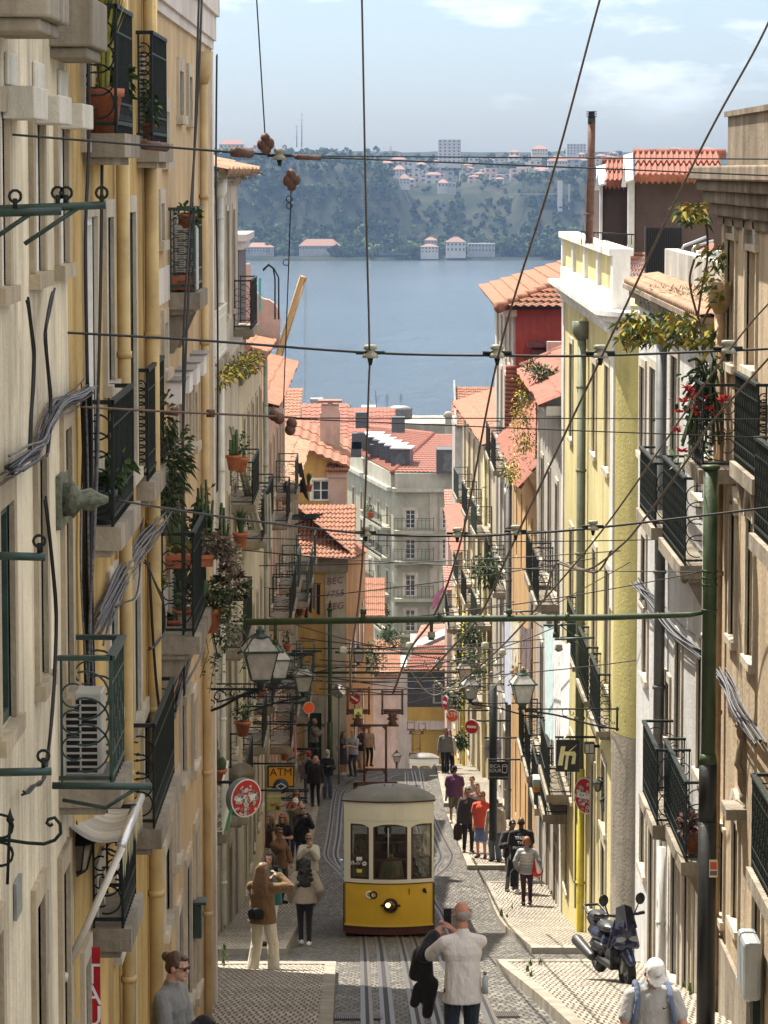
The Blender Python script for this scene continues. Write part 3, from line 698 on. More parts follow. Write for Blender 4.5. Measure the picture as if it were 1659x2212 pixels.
b2 = shell('ochre_house', 'ochre yellow house with pale drainpipes and iron balconies full of pots', fl, d1, d2 - .02, -11.5, 3.0, OCHRE, w2)
YP = M('ochre painted pipe', (.46, .33, .14), .55, 0, .14, 3, .1); SP_ = M('sand painted pipe', (.52, .38, .19), .55, 0, .12, 3, .1)
pipe(b2, fl, D(250), -11.5, 3, .05, .07, YP); pipe(b2, fl, D(313), -11.5, 3, .06, .07, YP)
_, BA = Lbal(b2, fl, XL, 177, 259, 292, 8, 288, step=.1, bracket=False)
_, BB = Lbal(b2, fl, XL, 294, 335, 365, 66, 307, step=.11, bracket=False)
_, BC = Lbal(b2, fl, XL, 183, 252, 294, 864, 1138, step=.11, bracket=False)
_, BD = Lbal(b2, fl, XL, 294, 326, 360, 796, 1040, step=.11, bracket=False)
_, BF = Lbal(b1, fl, XL, 126, 250, 275, 1416, 1702, step=.12, rmat=IRONG, style='r', bracket=False, th=.12)
_, BG = Lbal(b2, fl, XL, 274, 340, 382, 1563, 1790, step=.11, bracket=False)
_, BH = Lbal(b2, fl, XL, 196, 274, 300, 1803, 2005, step=.11, bracket=False)
w3 = [wl(383, 391, 152, 248, 'n'), wl(404, 410, 165, 256, 'n'), wl(352, 360, 240, 345, 'r'), wl(342, 349, 440, 520, 'k'), wl(368, 376, 470, 630, 'w', .08), wl(350, 357, 700, 800, 'r'), wl(372, 379, 880, 1010, 'y'), wl(388, 394, 850, 960, 'y'), wl(402, 408, 850, 960, 'y'), wl(416, 421, 850, 960, 'y'),
      wl(362, 372, 1080, 1360, 'n'), wl(392, 401, 1450, 1500, 'y'), wl(346, 356, 1640, 1690, 'y'), wl(388, 397, 1500, 1690, 'y'), wl(414, 421, 1520, 1660, 'w'), wl(376, 382, 1700, 1860, 'w'), wl(352, 366, 1850, 2010, 'y', .12), wl(400, 409, 1880, 2180, 'd'), wl(419, 426, 1800, 2150, 'w'), wl(382, 390, 1980, 2190, 'd'), wl(330, 341, 2060, 2260, 'd')]
b3 = shell('sand_house', 'sand coloured corner house with white cornice and grey lantern bracket', fl, d2, d3, -12, 1.5, SAND, w3)
WHP = plaster('white moulding', (.74, .7, .66), (.4, .36, .32), .4, .05, .1)
mb = MB()
for z0, z1, n in ((1.42, 1.52, .03), (1.52, 1.8, .06), (1.8, 2.15, .1), (2.15, 2.35, .13)): fl.box(mb, d2 + .2, d3 + n, z0, z1, -.02, n)
mb.build('cornice', WHP, b3)
mb = MB(); fl.box(mb, d2, d3, 2.36, 2.9, -7, .1); mb.build('attic', WHP, b3)
mb = MB(); fl.box(mb, d3 - .32, d3 + .02, -12, 1.4, -.02, .025); mb.build('corner_strip', WHP, b3)
mb = MB(); fl.box(mb, D(325), D(372), zat(1420, D(325)), zat(1310, D(325)), .002, .012); mb.build('white_patch', WHP, b3); mb = MB(); fl.box(mb, D(325), D(368), zat(672, D(325)), zat(590, D(325)), .002, .012); mb.build('white_patch', WHP, b3)
pipe(b3, fl, 37.6, -12, .95, .045, .055, SP_, True)
_, BE = Lbal(b3, fl, XL, 364, 425, 441, 448, 632, step=.12, rmat=IRONG, bracket=True)
_, BP = Lbal(b3, fl, XL, 346, 424, 450, 1150, 1375, step=.1)
for u0, u1, v0, v1 in ((361, 381, 826, 873), (380, 397, 803, 850), (397, 414, 786, 832), (413, 430, 768, 812)):
 a = D(u0 - 2, 830); n = .14; mb = MB(); fl.box(mb, a, a + .62, zat(v1, a), zat(v0, a), .001, n); o = mb.mi(0).build('blind_box', M('white blind cover', (.72, .71, .7), .6, 0, .05), b3)
 mb = MB(); fl.box(mb, a - .03, a + .66, zat(v0, a) + .005, zat(v0, a) + .02, .001, n + .04); mb.build('cover_plate', M('grey lead plate', (.22, .22, .23), .5), o)
def on(B, ks, n=None): a, b, z, pr = B; return fl.p(a + (b - a) * ks, z + .003, pr * .5 if n is None else n)
potted('snake_plant', 'tall spiky snake plant in a banded clay pot on the top balcony', on(BA, .12, .13), .13, .3, 'blade', None, .85, 120, seed=3, mats=[GL[1], GL[2]])
potted('bushy_plant', 'leafy green plant trailing through the rail of the second top balcony', on(BB, .2, .07), .07, .16, 'bush', None, .3, 120, seed=4)
potted('trailing_plant', 'leafy plant in a pot at the far end of the top balcony', on(BA, .85, .13), .09, .2, 'bush', None, .3, 160, seed=5)
GPOT = M('dark grey plastic pot', (.07, .075, .08), .5)
t = potted('low_plant', 'wide dark grey bowl pot with a low plant on the middle balcony', on(BC, .1, .1), .1, .24, 'bush', GPOT, .1, 120, seed=6)
potted('leafy_plant', 'tall dark grey pot with a small green bush on the middle balcony', on(BC, .55, .11), .09, .26, 'bush', GPOT, .16, 160, seed=7)
a, b, z, pr = BD
mb = MB(); bush(mb, fl.p(b - .1, z + .1, pr + .06), (.22, .5, .55), 900, .1, .01, 2, 8, .5); bush(mb, fl.p(b - .5, z - .25, pr + .02), (.16, .4, .35), 260, .09, .012, 2, 9, .6)
t = thing('wispy_bush', 'wispy grey green bush spilling over the rail beside the blind boxes', 'plant', fl.p(b - .3, z, pr)); mb.build('foliage', [leafmat('grey green leaf', (.06, .07, .04), (.12, .125, .075)), GL[0]], t)
mb = MB(); pot_mesh(mb, fl.p(b - .3, z, pr * .5), .08, .2); mb.build('pot', GPOT, t)
a, b, z, pr = BP
def planter(label, u0, u1, v0, v1, d, mats, fol, seed):
 p0 = P(u0, v1, d); p1 = P(u1, v0, d); t = thing('window_box', label, 'planter', ((p0.x + p1.x) / 2, d, p0.z)); mb = MB(); w, h = p1.x - p0.x, p1.z - p0.z
 vs = [(-w * .47, -.1, 0), (w * .47, -.1, 0), (w * .47, .1, 0), (-w * .47, .1, 0), (-w / 2, -.12, h), (w / 2, -.12, h), (w / 2, .12, h), (-w / 2, .12, h)]
 mb.add(vs, [(3, 2, 1, 0), (0, 1, 5, 4), (1, 2, 6, 5), (2, 3, 7, 6), (3, 0, 4, 7)]); mb.box((0, 0, h - .02), (w * 1.04, .27, .035)); mb.build('box', TERRA, t, True)
 mb = MB(); fol(mb, w, h); mb.build('foliage', mats, t, True); return t
def f1(mb, w, h):
 bush(mb, (-w * .35, 0, h + .06), (.09, .08, .1), 150, .05, .015, 1, 1);
 mb.mi(1); mb.ell((0, 0, h + .2), (.07, .02, .2), 10, 7); mb.ell((.08, .02, h + .1), (.05, .02, .09), 10, 7)
 mb.mi(0); [leaf(mb, Vector((w * .3, -.04, h)), (random.uniform(-.6, .6), -.3, 1), .17, .015, .2) for _ in range(16)]
planter('long terracotta trough with an upright cactus pad and yellow succulents', 342, 417, 1198, 1225, 31.6, [GL[2], CACT], f1, 1)
def f2(mb, w, h): bush(mb, (.05, 0, h + .08), (.26, .14, .16), 700, .05, .018, 2, 2); bush(mb, (.26, 0, h - .1), (.12, .1, .26), 320, .05, .012, 2, 3)
planter('short terracotta trough overflowing with pinkish succulents', 419, 461, 1196, 1222, 32.2, PINKL[:2], f2, 2)
t = thing('euphorbia', 'tall jagged green euphorbia rising behind the pinkish succulents', 'plant', P(446, 1195, 33)); mb = MB()
for k in range(15):
 x = random.uniform(-.28, .24); h = random.uniform(.25, .5) + .25 * (abs(x) < .12); q = Vector((x, random.uniform(-.12, .12), 0))
 for j in range(9): leaf(mb, q + Vector((0, 0, h * j / 9)), (random.uniform(-1, 1), random.uniform(-1, 1), .6), .07, .02, 0)
 mb.tube([q, q + Vector((random.uniform(-.05, .05), 0, h))], [.025, .012], 5)
mb.build('stems', GL[0], t, True)
mb = MB(); bush(mb, (-.3, 0, .1), (.22, .12, .2), 260, .06, .02, 1, 5); mb.build('foliage', GL[0], t, True)
t = thing('prickly_pear', 'tall prickly pear cactus standing in the dark lower balcony', 'plant', P(395, 1345, 32.5)); mb = MB()
mb.tube([(0, 0, 0), (-.02, 0, .42)], [.05, .035], 8)
for x, z, a, s in ((-.02, .5, .2, 1), (.09, .62, -.5, 1), (.12, .46, -.6, .9), (-.02, .72, .5, .9), (.17, .3, -.5, .9), (-.1, .35, .6, .8)): mb.ell((x, 0, z), (.065 * s, .022, .14 * s), 10, 7, Matrix.Rotation(-a, 3, 'Y'))
mb.build('pads', CACT, t, True); mb = MB(); bush(mb, (-.12, .1, .35), (.24, .12, .4), 420, .07, .022, 2, 4); mb.build('foliage', GL[:2], t, True); mb = MB(); pot_mesh(mb, (0, 0, -.16), .12, .17); mb.build('pot', TERRA, t, True)
t = thing('trailing_succulent', 'big trailing succulent with dark red rosettes hanging from a clay pot', 'potted plant', P(450, 1366, 33)); mb = MB()
pot_mesh(mb, (0, 0, 0), .14, .24); mb.build('pot', TERRA, t, True); mb = MB()
bush(mb, (.05, 0, .38), (.38, .2, .24), 1100, .05, .018, 2, 7); bush(mb, (.22, 0, .1), (.2, .12, .3), 300, .05, .015, 2, 8); mb.build('foliage', [leafmat('olive leaf', (.07, .075, .03), (.12, .11, .05)), GL[1]], t, True)
mb = MB()
for x, z in ((.28, .55), (.33, .44), (.18, .62), (.3, .33), (.12, .5)):
 for k in range(26): a = k * 2.4; leaf(mb, Vector((x, 0, z)), (cos(a), sin(a) * .6, random.uniform(-.2, .8)), .11, .025, .1)
mb.build('rosettes', PINKL[2], t, True); mb = MB()
for k in range(7):
 x = random.uniform(-.05, .35); q = [Vector((x, 0, .1)), Vector((x + .05, 0, -.2)), Vector((x + random.uniform(-.05, .1), 0, -.3 - .05 * k))]; mb.tube(q, .004, 3)
 for j in range(8): leaf(mb, q[1] + (q[2] - q[1]) * (j / 8), (random.uniform(-1, 1), -.5, .1), .05, .02, .2)
mb.build('tendrils', GL[0], t, True)
potted('spider_plant', 'spidery pale plant in a small clay pot on the stone shelf', P(372, 1378, 31.5), .075, .17, 'agave', None, .12, 18, seed=12, mats=[GL[1], PINKL[1]])
potted('clay_pot_plant', 'plain clay pot with a cactus pad behind the spidery plant', P(391, 1362, 32.3), .09, .2, 'cactus', None, .14, 3, seed=13)
potted('sedum_pot', 'red plastic pot with grey trailing sedum hung by the drainpipe', P(335, 1290, 30.2), .055, .14, 'bush', M('red plastic pot', (.55, .05, .03), .4), .08, 110, seed=14, mats=[PINKL[1], GL[1]])
ACW = M('off white enamel', (.5, .48, .43), .45, 0, .06, 6)
def ac_unit(label, p, w, h, dp, face=1, rows=12):
 t = thing('air_conditioner', label, 'air conditioner', p); mb = MB(); mb.box((0, dp / 2, h / 2), (w, dp, h)); mb.build('casing', ACW, t, True, .012)
 mb = MB(); mb.box((0, -.004, h / 2), (w * .8, .012, h * .88)); mb.build('grille_back', DARK, t, True)
 mb = MB()
 for k in range(rows + 1): mb.box((0, -.012, h * (.06 + .88 * k / rows)), (w * .82, .012, h * .022))
 for k in (-.4, -.03, .4): mb.box((w * k, -.014, h / 2), (w * .04, .014, h * .9))
 mb.build('grille', ACW, t, True); return t
a = BF[0]
ac_unit('tall beige air conditioner caged inside the low green balcony', P(178, 1697, a + .5), .26, .6, .3)
ac_unit('air conditioner with dark grille behind the green rail of the sand house', P(401, 628, BE[0] + .25), .22, .62, .3, rows=26)
mb = MB(); pot_mesh(mb, P(405, 498, BE[0] + .3), .09, .16); t = thing('red_flower_box', 'red planter on top of the caged air conditioner', 'planter', P(405, 498, BE[0] + .3)); mb.build('pot', TERRA, t); mb = MB(); bush(mb, P(405, 462, BE[0] + .3), (.13, .08, .1), 120, .07, .02, 2, 2); mb.build('foliage', GL[:2], t)
mb = MB(); p = P(394, 626, BE[0] + .1); t = thing('lower_flower_box', 'red planter box on the floor of the caged balcony', 'planter', p); mb.box((0, 0, .07), (.22, .14, .14)); mb.build('box', TERRA, t, True, .01); mb = MB(); mb.box((0, 0, .15), (.2, .12, .02)); mb.build('soil', SOIL, t, True)
def arm(label, pts, brace=None, pulleys=()):
 t = thing('clothesline_arm', label, 'clothesline arm', pts[0]); mb = MB(); mb.tube(pts, .022, 8); mb.build('bar', IRONG, t)
 if brace: mb = MB(); mb.tube(brace, .012, 6); mb.build('brace', IRONG, t)
 for p in pulleys:
  mb = MB(); mb.ring(p + Vector((0, 0, .06)), .03, .01, (1, 0, 0), (0, 0, 1), 10); mb.tube([p, p + Vector((0, 0, .05))], .012, 5); mb.build('pulley', IRON, t)
arm('long green clothesline arm with four pulleys on the cream house', [P(-20, 452, 17.6), P(228, 443, 17.6)], [P(53, 527, 17.6), P(170, 448, 17.6)], [P(u, 442, 17.6) for u in (125, 143, 220)])
arm('short green clothesline arm nearest the left edge', [P(-40, 461, 17.1), P(132, 456, 17.1)], [P(-20, 520, 17.1), P(68, 460, 17.1)], [P(33, 450, 17.1)])
arm('stubby green clothesline arm level with the terracotta troughs', [P(-30, 1200, 17.3), P(98, 1203, 17.3)], None, [P(85, 1194, 17.3)])
arm('green clothesline arm with one pulley beside the caged air conditioner', [P(-30, 1669, 17.3), P(111, 1666, 17.3)], None, [P(94, 1658, 17.3)])
arm('scrolled green iron bar below the caged air conditioner', [P(113, 1697, 20.2), P(328, 1699, 20.2)], [P(135, 1728, 20.2), P(228, 1745, 20.2), P(300, 1700, 20.2)])
t = thing('iron_scroll_bracket', 'black scrolled wrought iron bracket with spike at lower left', 'iron bracket', P(20, 1820, 19)); mb = MB()
q = lambda u, v: P(u, v, 16.8)
mb.tube([q(-40, 1815), q(20, 1815), q(60, 1821), q(95, 1823), q(118, 1815), q(131, 1800), q(130, 1780), q(118, 1766), q(104, 1770), q(101, 1778), q(108, 1784), q(114, 1780)], .009, 6)
mb.tube([q(16, 1910), q(18, 1860), q(20, 1810), q(22, 1770)], .008, 6); mb.lathe(q(22, 1771), [(.001, -.03), (.022, 0), (.012, .02), (.001, .06)], 8)
for v in (1785, 1845): mb.ring(q(2, v), .06, .009, (1, 0, 0), (0, 0, 1), 12)
mb.build('scrollwork', IRON, t)
t = thing('awning', 'faded grey canvas awning with aluminium roller over the lower balcony', 'awning', P(180, 1860, 23)); mb = MB()
da, db = D(125, 1780) + .4, 25.0
pa, pb = P(139, 1735, da), P(204, 1858, da);
c = [P(142, 1780, 21.7), P(260, 1816, 21.6), P(303, 1722, 25.5), P(226, 1709, 26.4)]
n = 8; vs = []
for i in range(n + 1):
 for j in range(n + 1):
  x, y = i / n, j / n; p = (c[0] * (1 - x) + c[1] * x) * (1 - y) + (c[3] * (1 - x) + c[2] * x) * y; vs.append(p - Vector((0, 0, .06 * sin(pi * x))))
mb.add(vs, [(i * (n + 1) + j, i * (n + 1) + j + 1, (i + 1) * (n + 1) + j + 1, (i + 1) * (n + 1) + j) for i in range(n) for j in range(n)], True)
AWN = plaster('faded canvas', (.46, .43, .37), (.12, .11, .09), .7, .1, .1); mb.build('canvas', AWN, t)
mb = MB(); mb.tube([P(262, 1824, 21.6), P(305, 1722, 25.5)], .03, 10); mb.build('roller', M('aluminium', (.6, .6, .6), .35, .7, .05), t)
mb = MB(); mb.tube([P(264, 1830, 21.6), P(143, 2098, 21.5)], .024, 6); mb.tube([P(143, 2098, 21.5), P(135, 2116, 21.4)], .032, 6); mb.build('support_arm', M('cream metal', (.6, .56, .48), .5), t)
mb = MB(); k = 14
for i in range(k):
 p0 = P(264, 1824, 21.6).lerp(P(307, 1722, 25.5), i / k); p1 = P(264, 1824, 21.6).lerp(P(307, 1722, 25.5), (i + 1) / k); h = random.uniform(.14, .3)
 mb.poly(p0, p1, p1 - Vector((0, 0, h * .8)), (p0 + p1) / 2 - Vector((0, 0, h)))
mb.build('valance', plaster('mouldy valance', (.5, .45, .28), (.14, .14, .08), .9, .1, .3), t)
def lantern_small(label, p, s, arm_to):
 t = thing('wall_lantern', label, 'lantern', p); mb = MB()
 mb.lathe((0, 0, 0), [(.001, 1.0 * s), (.1 * s, .9 * s), (.36 * s, .72 * s), (.38 * s, .68 * s), (.001, .68 * s)], 6, None, False); mb.lathe((0, 0, 0), [(.001, 0), (.05 * s, .04 * s), (.16 * s, .1 * s), (.2 * s, .16 * s), (.001, .16 * s)], 6, None, False)
 for i in range(6):
  a = 2 * pi * i / 6; mb.tube([(.19 * s * cos(a), .19 * s * sin(a), .15 * s), (.33 * s * cos(a), .33 * s * sin(a), .69 * s)], .02 * s, 4)
 mb.build('frame', IRON, t, True)
 mb = MB(); mb.lathe((0, 0, 0), [(.18 * s, .15 * s), (.31 * s, .69 * s)], 6, None, False); mb.build('glass', M('smoked lantern glass', (.16, .15, .12), .2), t, True)
 mb = MB(); mb.tube([p + Vector((0, 0, .95 * s)), p + Vector((0, 0, 1.1 * s)), arm_to], .012, 5); mb.build('arm', IRON, t); return t
lantern_small('small black six sided lantern hanging under the awning bracket', P(167, 1895, 22.2), .34, P(146, 1800, 22.2))
RED = M('red vinyl', (.42, .012, .018), .4); WHT = M('white vinyl', (.8, .8, .8), .5)
a = D(189, 2100); pr = .13; t = thing('red_banner', 'red shop banner with white letters under the lower balcony', 'banner', P(203, 2212, a)); mb = MB(); q0, q1 = P(190, 2046, a), P(218, 2260, a)
mb.box(((q0.x + q1.x) / 2, a, (q0.z + q1.z) / 2), (q1.x - q0.x, .02, q0.z - q1.z)); mb.build('panel', RED, t)
for ch, v in (('T', 2105), ('A', 2150), ('U', 2196)): text_mesh(ch, .2, frame4(P(199, v, a) - Vector((0, .012, 0)), (1, 0, 0), (0, 0, 1)), .002, 'letter', WHT, t)
t = thing('letter_box', 'small dark green letter box on the sand house wall', 'letter box', fl.p(D(417, 1900), zat(1925, 38), .05)); mb = MB(); mb.box((0, 0, .18), (.09, .25, .36)); mb.build('case', IRONG, t, True, .01); mb = MB(); mb.box((.02, 0, .38), (.15, .29, .03)); mb.build('lid', IRONG, t, True)
t = thing('wall_ornament', 'verdigris bronze wall boss holding a span wire on the cream house', 'ornament', P(140, 1080, 21.3)); mb = MB(); f = lambda u, v, n: fl.p(21.3, zat(v, 21.3), n)
VERD = M('verdigris bronze', (.12, .13, .09), .6, .2, .35, 25, .4)
mb.para(fl.p(21.0, zat(1135, 21.3), .002), (.03, 0, 0), (0, .5, 0), (0, 0, zat(1020, 21.3) - zat(1135, 21.3)))
mb.lathe(fl.p(21.2, zat(1076, 21.3), .02), [(.11, 0), (.1, .05), (.12, .07), (.06, .12), (.075, .18), (.04, .24), (.02, .29)], 10, Matrix.Rotation(pi / 2, 3, 'Y')); mb.build('boss', VERD, t)
for u, v0, v1, nm in ((28, 1910, 1990, 'narrow dark wall plaque nearest the left edge'), (88, 1945, 2125, 'tall narrow grey plaque beside the green door')):
 a = D(u, 1960); mb = MB(); fl.box(mb, a, a + .3, zat(v1, a), zat(v0, a), .004, .02); setp(mb.build('wall_plaque', GREYP), nm, 'plaque')
def bundle(label, pts, n=9, r=.011, spread=.035, mats=None):
 mb = MB(); rd = random.Random(len(label)); base = dense([Vector(p) for p in pts], 8)
 for k in range(int(n * 1.7)):
  o = Vector((rd.gauss(0, spread), rd.gauss(0, spread), rd.gauss(0, spread))); ph = rd.uniform(0, 6)
  w_ = rd.uniform(-.12, .12); q_ = [Matrix.Rotation(ph + w_ * i, 3, 'X') @ Matrix.Rotation(w_ * i * .7, 3, 'Z') @ o for i in range(len(base))]; mb.mi(0 if k % 4 else 1).tube([p + q_[i] for i, p in enumerate(base)], r * rd.uniform(.4, 1.0), 5)
 return setp(mb.build('cable_bundle', mats or [GREYC, CABLE]), label, 'cable bundle')
wp = lambda u, v, n=.07: fl.p(D(u, v), zat(v, D(u, v)), n)
bundle('thick grey cable bundle climbing across the cream house wall', [wp(-10, 1015), wp(30, 990), wp(55, 975), wp(70, 930), wp(100, 880), wp(140, 862), wp(168, 842)], 13, .009, .03)
bundle('grey cable bundle sagging across the ochre house below the pots', [wp(190, 1350), wp(215, 1300), wp(245, 1240), wp(275, 1190), wp(300, 1160), wp(325, 1120)], 12, .011, .05)
bundle('grey cable bundle running down past the stone shelf', [wp(345, 1545), wp(360, 1480), wp(380, 1430), wp(400, 1390), wp(412, 1360)], 11, .012, .05)
bundle('black vertical cable bundle in the joint between cream and ochre houses', [wp(164, 840), wp(167, 1000), wp(166, 1200), wp(168, 1340), wp(172, 1500)], 9, .012, .03, [CABLE, GREYC])
for k, (pts, lab) in enumerate([([wp(165, 0), wp(168, 300), wp(160, 520), wp(165, 840)], 'thin black cable hanging down the ochre house joint at the top'), ([wp(196, 0), wp(197, 400), wp(190, 800), wp(178, 1150)], 'thin black cable crossing the tall white door frame'),
  ([wp(385, 0, .2), wp(375, 300, .2), wp(362, 600, .2), wp(345, 1000, .2), wp(350, 1500, .2)], 'long black cable slanting down past the second top balcony'), ([wp(392, 0, .2), wp(380, 250, .2), wp(352, 650, .2), wp(347, 900, .2), wp(352, 1400, .2)], 'twin black cable beside the long slanting cable'),
  ([wp(445, 120, .12), wp(443, 400, .12), wp(447, 700, .12), wp(446, 1060, .12)], 'loose black cable down the corner of the sand house'), ([wp(90, 630), wp(70, 720), wp(82, 860), wp(75, 980)], 'black cable trailing from the second window sill of the cream house'),
  ([wp(30, 650), wp(45, 760), wp(40, 880), wp(35, 980)], 'black cable trailing from the first window sill of the cream house'), ([wp(70, 1080), wp(95, 1330), wp(80, 1600), wp(60, 1690), wp(20, 1710)], 'black cable curling under the green shutter of the cream house'),
  ([wp(280, 1220, .15), wp(300, 1500, .15), wp(330, 1700, .15)], 'black cable dropping past the stone pilaster'), ([wp(270, 1215, .15), wp(310, 1290, .15), wp(315, 1370, .15), wp(280, 1400, .15)], 'loop of black cable hanging beside the red pot')]):
 mb = MB(); pts = dense(pts, 6)
 for j in range(2): mb.tube([p + Vector((.006 * j, .02 * j, .02 * sin(i + j))) for i, p in enumerate(pts)], .008, 5)
 setp(mb.build('wall_cable', CABLE), lab, 'cable')
# ================================================================ right row near the camera
XR = 3.9; fr_ = FRt(XR); DR = lambda u, v=1000: dat(u, XR, v)
def wr(u0, u1, vt, vb, ty, *r):
 """u0 far edge, u1 near edge; heights read at the near edge"""
 vm = max(0, min(2212, (vt + vb) / 2)); a, b = DR(u1, vm), DR(u0, vm); return (a, b, zat(vb, a), zat(vt, a), ty, *r)
TAN = plaster('tan render', (.52, .42, .29), (.18, .14, .1), .7, .1, .3)
WHITE = plaster('white render', (.6, .6, .59), (.34, .33, .31), .5, .05, .2)
YEL = plaster('pale yellow render', (.68, .605, .31), (.4, .35, .18), .25, .06, .1)
YELD = plaster('deeper yellow render', (.50, .44, .17), (.25, .22, .1), .45, .07, .1)
WTRIM = plaster('white painted trim', (.74, .73, .7), (.35, .33, .3), .5, .05, .15)
e1 = 39.55
wins = [wr(1571, 1591, 520, 790, 'g', .07), wr(1613, 1636, 545, 800, 'g', .07), wr(1579, 1591, 1112, 1385, 'n', .08), wr(1615, 1631, 1130, 1435, 'n', .08), wr(1584, 1598, 1790, 2010, 'n', .07), wr(1630, 1648, 1815, 2260, 'n', .07), wr(1556, 1566, 1800, 1990, 'y', .05)]
b4 = shell('tan_house', 'tan corner house with arched windows and heavy mossy cornice at the right edge', fr_, 30, e1, -11.5, -.45, TAN, wins)
STV = plaster('mossy cornice stone', (.27, .22, .16), (.06, .05, .035), .9, .25, .5)
mb = MB()
for z0, z1, n in ((-.62, -.5, .05), (-.5, -.36, .12), (-.36, -.22, .2), (-.22, -.1, .28), (-.1, .06, .36)): fr_.box(mb, 30, e1 + n, z0, z1, -.05, n)
mb.build('cornice', STV, b4, bevel=.02)
mb = MB(); fr_.box(mb, 34, e1 - .1, .061, .62, -1.2, -.05); fr_.box(mb, 34, e1 - .06, .62, .68, -1.25, -.01); mb.build('parapet', STV, b4)
for wi in wins[:5]:   # round arched heads above the openings
 a, b, zb, zt = wi[:4]; c = (a + b) / 2; mb = MB(); R = (b - a) / 2
 for k in range(8):
  q0, q1 = pi * k / 8, pi * (k + 1) / 8; v = []
  for rr in (R, R + .13):
   for q in (q0, q1): v.append((c + rr * cos(q), zt + rr * .8 * sin(q)))
  o = [fr_.p(v[0][0], v[0][1], .0), fr_.p(v[1][0], v[1][1], 0), fr_.p(v[3][0], v[3][1], 0), fr_.p(v[2][0], v[2][1], 0)]
  o2 = [p + fr_.N * .05 for p in o]; mb.add(o + o2, [(0, 1, 2, 3), (4, 7, 6, 5), (0, 4, 5, 1), (1, 5, 6, 2), (2, 6, 7, 3), (3, 7, 4, 0)])
 mb.build('arch', STONE, b4)
 mb = MB(); vs = [fr_.p(c, zt, .004)] + [fr_.p(c + R * cos(pi * k / 8), zt + R * .8 * sin(pi * k / 8), .004) for k in range(9)]; mb.add(vs, [(0, k, k + 1) for k in range(1, 9)]); mb.build('fanlight', GLASS, b4)
TP = M('tan painted pipe', (.4, .26, .13), .55, 0, .2, 3, .15)
pipe(b4, fr_, DR(1564, 1500), -11.5, -1.6, .06, .09, TP, True)
_, RA = Rbal(b4, fr_, XR, 1659, 1631, 1583, 829, 1035, bracket=True, rmat=IRON)
a = DR(1720, 1100); balcony(b4, fr_, 31.2, 33.2, zat(1180, 32), .3, .95, 'r')
balcony(b4, fr_, 31, 33.6, zat(1900, 33), .25, .95, 'r'); balcony(b4, fr_, 30.4, 33.1, .3, .2, 1.15, 'r', bracket=False)
mb = MB(); fr_.box(mb, 30, e1 - .02, -11.5, zat(2010, 39), .002, .045); mb.build('plinth', STONED, b4)
e2 = 52.2
wins = [wr(1384, 1395, 797, 985, 'k'), wr(1406, 1419, 800, 1020, 'k'), wr(1452, 1466, 775, 1060, 'n', .08), wr(1505, 1522, 780, 1080, 'n', .08), wr(1388, 1397, 1165, 1310, 'k'), wr(1390, 1400, 1340, 1470, 'k'), wr(1424, 1432, 1360, 1590, 'k'), wr(1461, 1474, 1395, 1660, 'n'), wr(1508, 1530, 1430, 1700, 'n'),
  wr(1385, 1396, 1760, 1890, 'k'), wr(1403, 1414, 1800, 2120, 'y'), wr(1428, 1438, 1810, 2100, 'w', .1), wr(1452, 1466, 1830, 2140, 'y'), wr(1478, 1489, 1850, 2180, 'y'), wr(1498, 1522, 1870, 2260, 'w', .1), wr(1440, 1448, 1480, 1600, 's')]
b5 = shell('white_house', 'white house with cast iron balconies and weedy roof parapet', fr_, e1 + .02, e2, -14, -2.0, WHITE, wins)
mb = MB()
for z0, z1, n in ((-2.02, -1.9, .07), (-1.9, -1.78, .15), (-1.78, -1.7, .24)): fr_.box(mb, e1 + .3, e2 + n, z0, z1, -.05, n)
mb.build('cornice', STV, b5, bevel=.01)
mb = MB(); fr_.box(mb, e1 + .3, e2 - 1, -1.699, -1.15, -.5, -.3); mb.build('parapet', plaster('stained parapet', (.5, .49, .45), (.1, .1, .09), .8, .12, .3), b5)
mb = MB(); tiles(mb, fr_.p(e1 + .3, -1.69, .2), fr_.p(e2 + .1, -1.69, .2), -fr_.N * .5 + Vector((0, 0, .12)), 44, 2, .05); mb.build('roof', ROOFM, b5)
GP_ = M('grey zinc pipe', (.15, .155, .15), .45, .3, .15, 4); GPW = M('white painted pipe', (.62, .6, .56), .5, 0, .1, 4)
pipe(b5, fr_, DR(1443, 1200), zat(1830, 46), -2.3, .075, .11, GP_, True); pipe(b5, fr_, DR(1443, 1900), -14, zat(1834, 46), .06, .09, GPW); pipe(b5, fr_, e1 + .6, -14, -2.3, .05, .08, GPW)
_, RB = Rbal(b5, fr_, XR, 1478, 1412, 1379, 999, 1140, bracket=True); _, RC = Rbal(b5, fr_, XR, 1532, 1475, 1428, 1031, 1222, bracket=True)
_, RD = Rbal(b5, fr_, XR, 1492, 1415, 1385, 1618, 1782, bracket=False); _, RE = Rbal(b5, fr_, XR, 1531, 1477, 1430, 1688, 1862, bracket=True)
f0, f1_ = 57.6, 74.4
wins = [wr(1232, 1238, 745, 950, 'n'), wr(1255, 1262, 755, 970, 'g'), wr(1281, 1289, 790, 985, 'g'), wr(1308, 1318, 795, 1020, 'g'), wr(1232, 1238, 1150, 1330, 'n'), wr(1255, 1262, 1175, 1440, 'g'), wr(1281, 1289, 1195, 1460, 'g'), wr(1308, 1318, 1240, 1500, 'g'),
  wr(1233, 1238, 1600, 1730, 'k'), wr(1252, 1260, 1640, 1940, 'y'), wr(1277, 1285, 1660, 1990, 'y'), wr(1301, 1310, 1660, 1800, 'k'), wr(1300, 1309, 1840, 2040, 'y'), wr(1222, 1228, 1650, 1930, 'y')]
b6 = shell('yellow_house', 'pale yellow house with white panelled parapet and rounded stone corner', fr_, f0, f1_, -19, -2.75, YEL, wins)
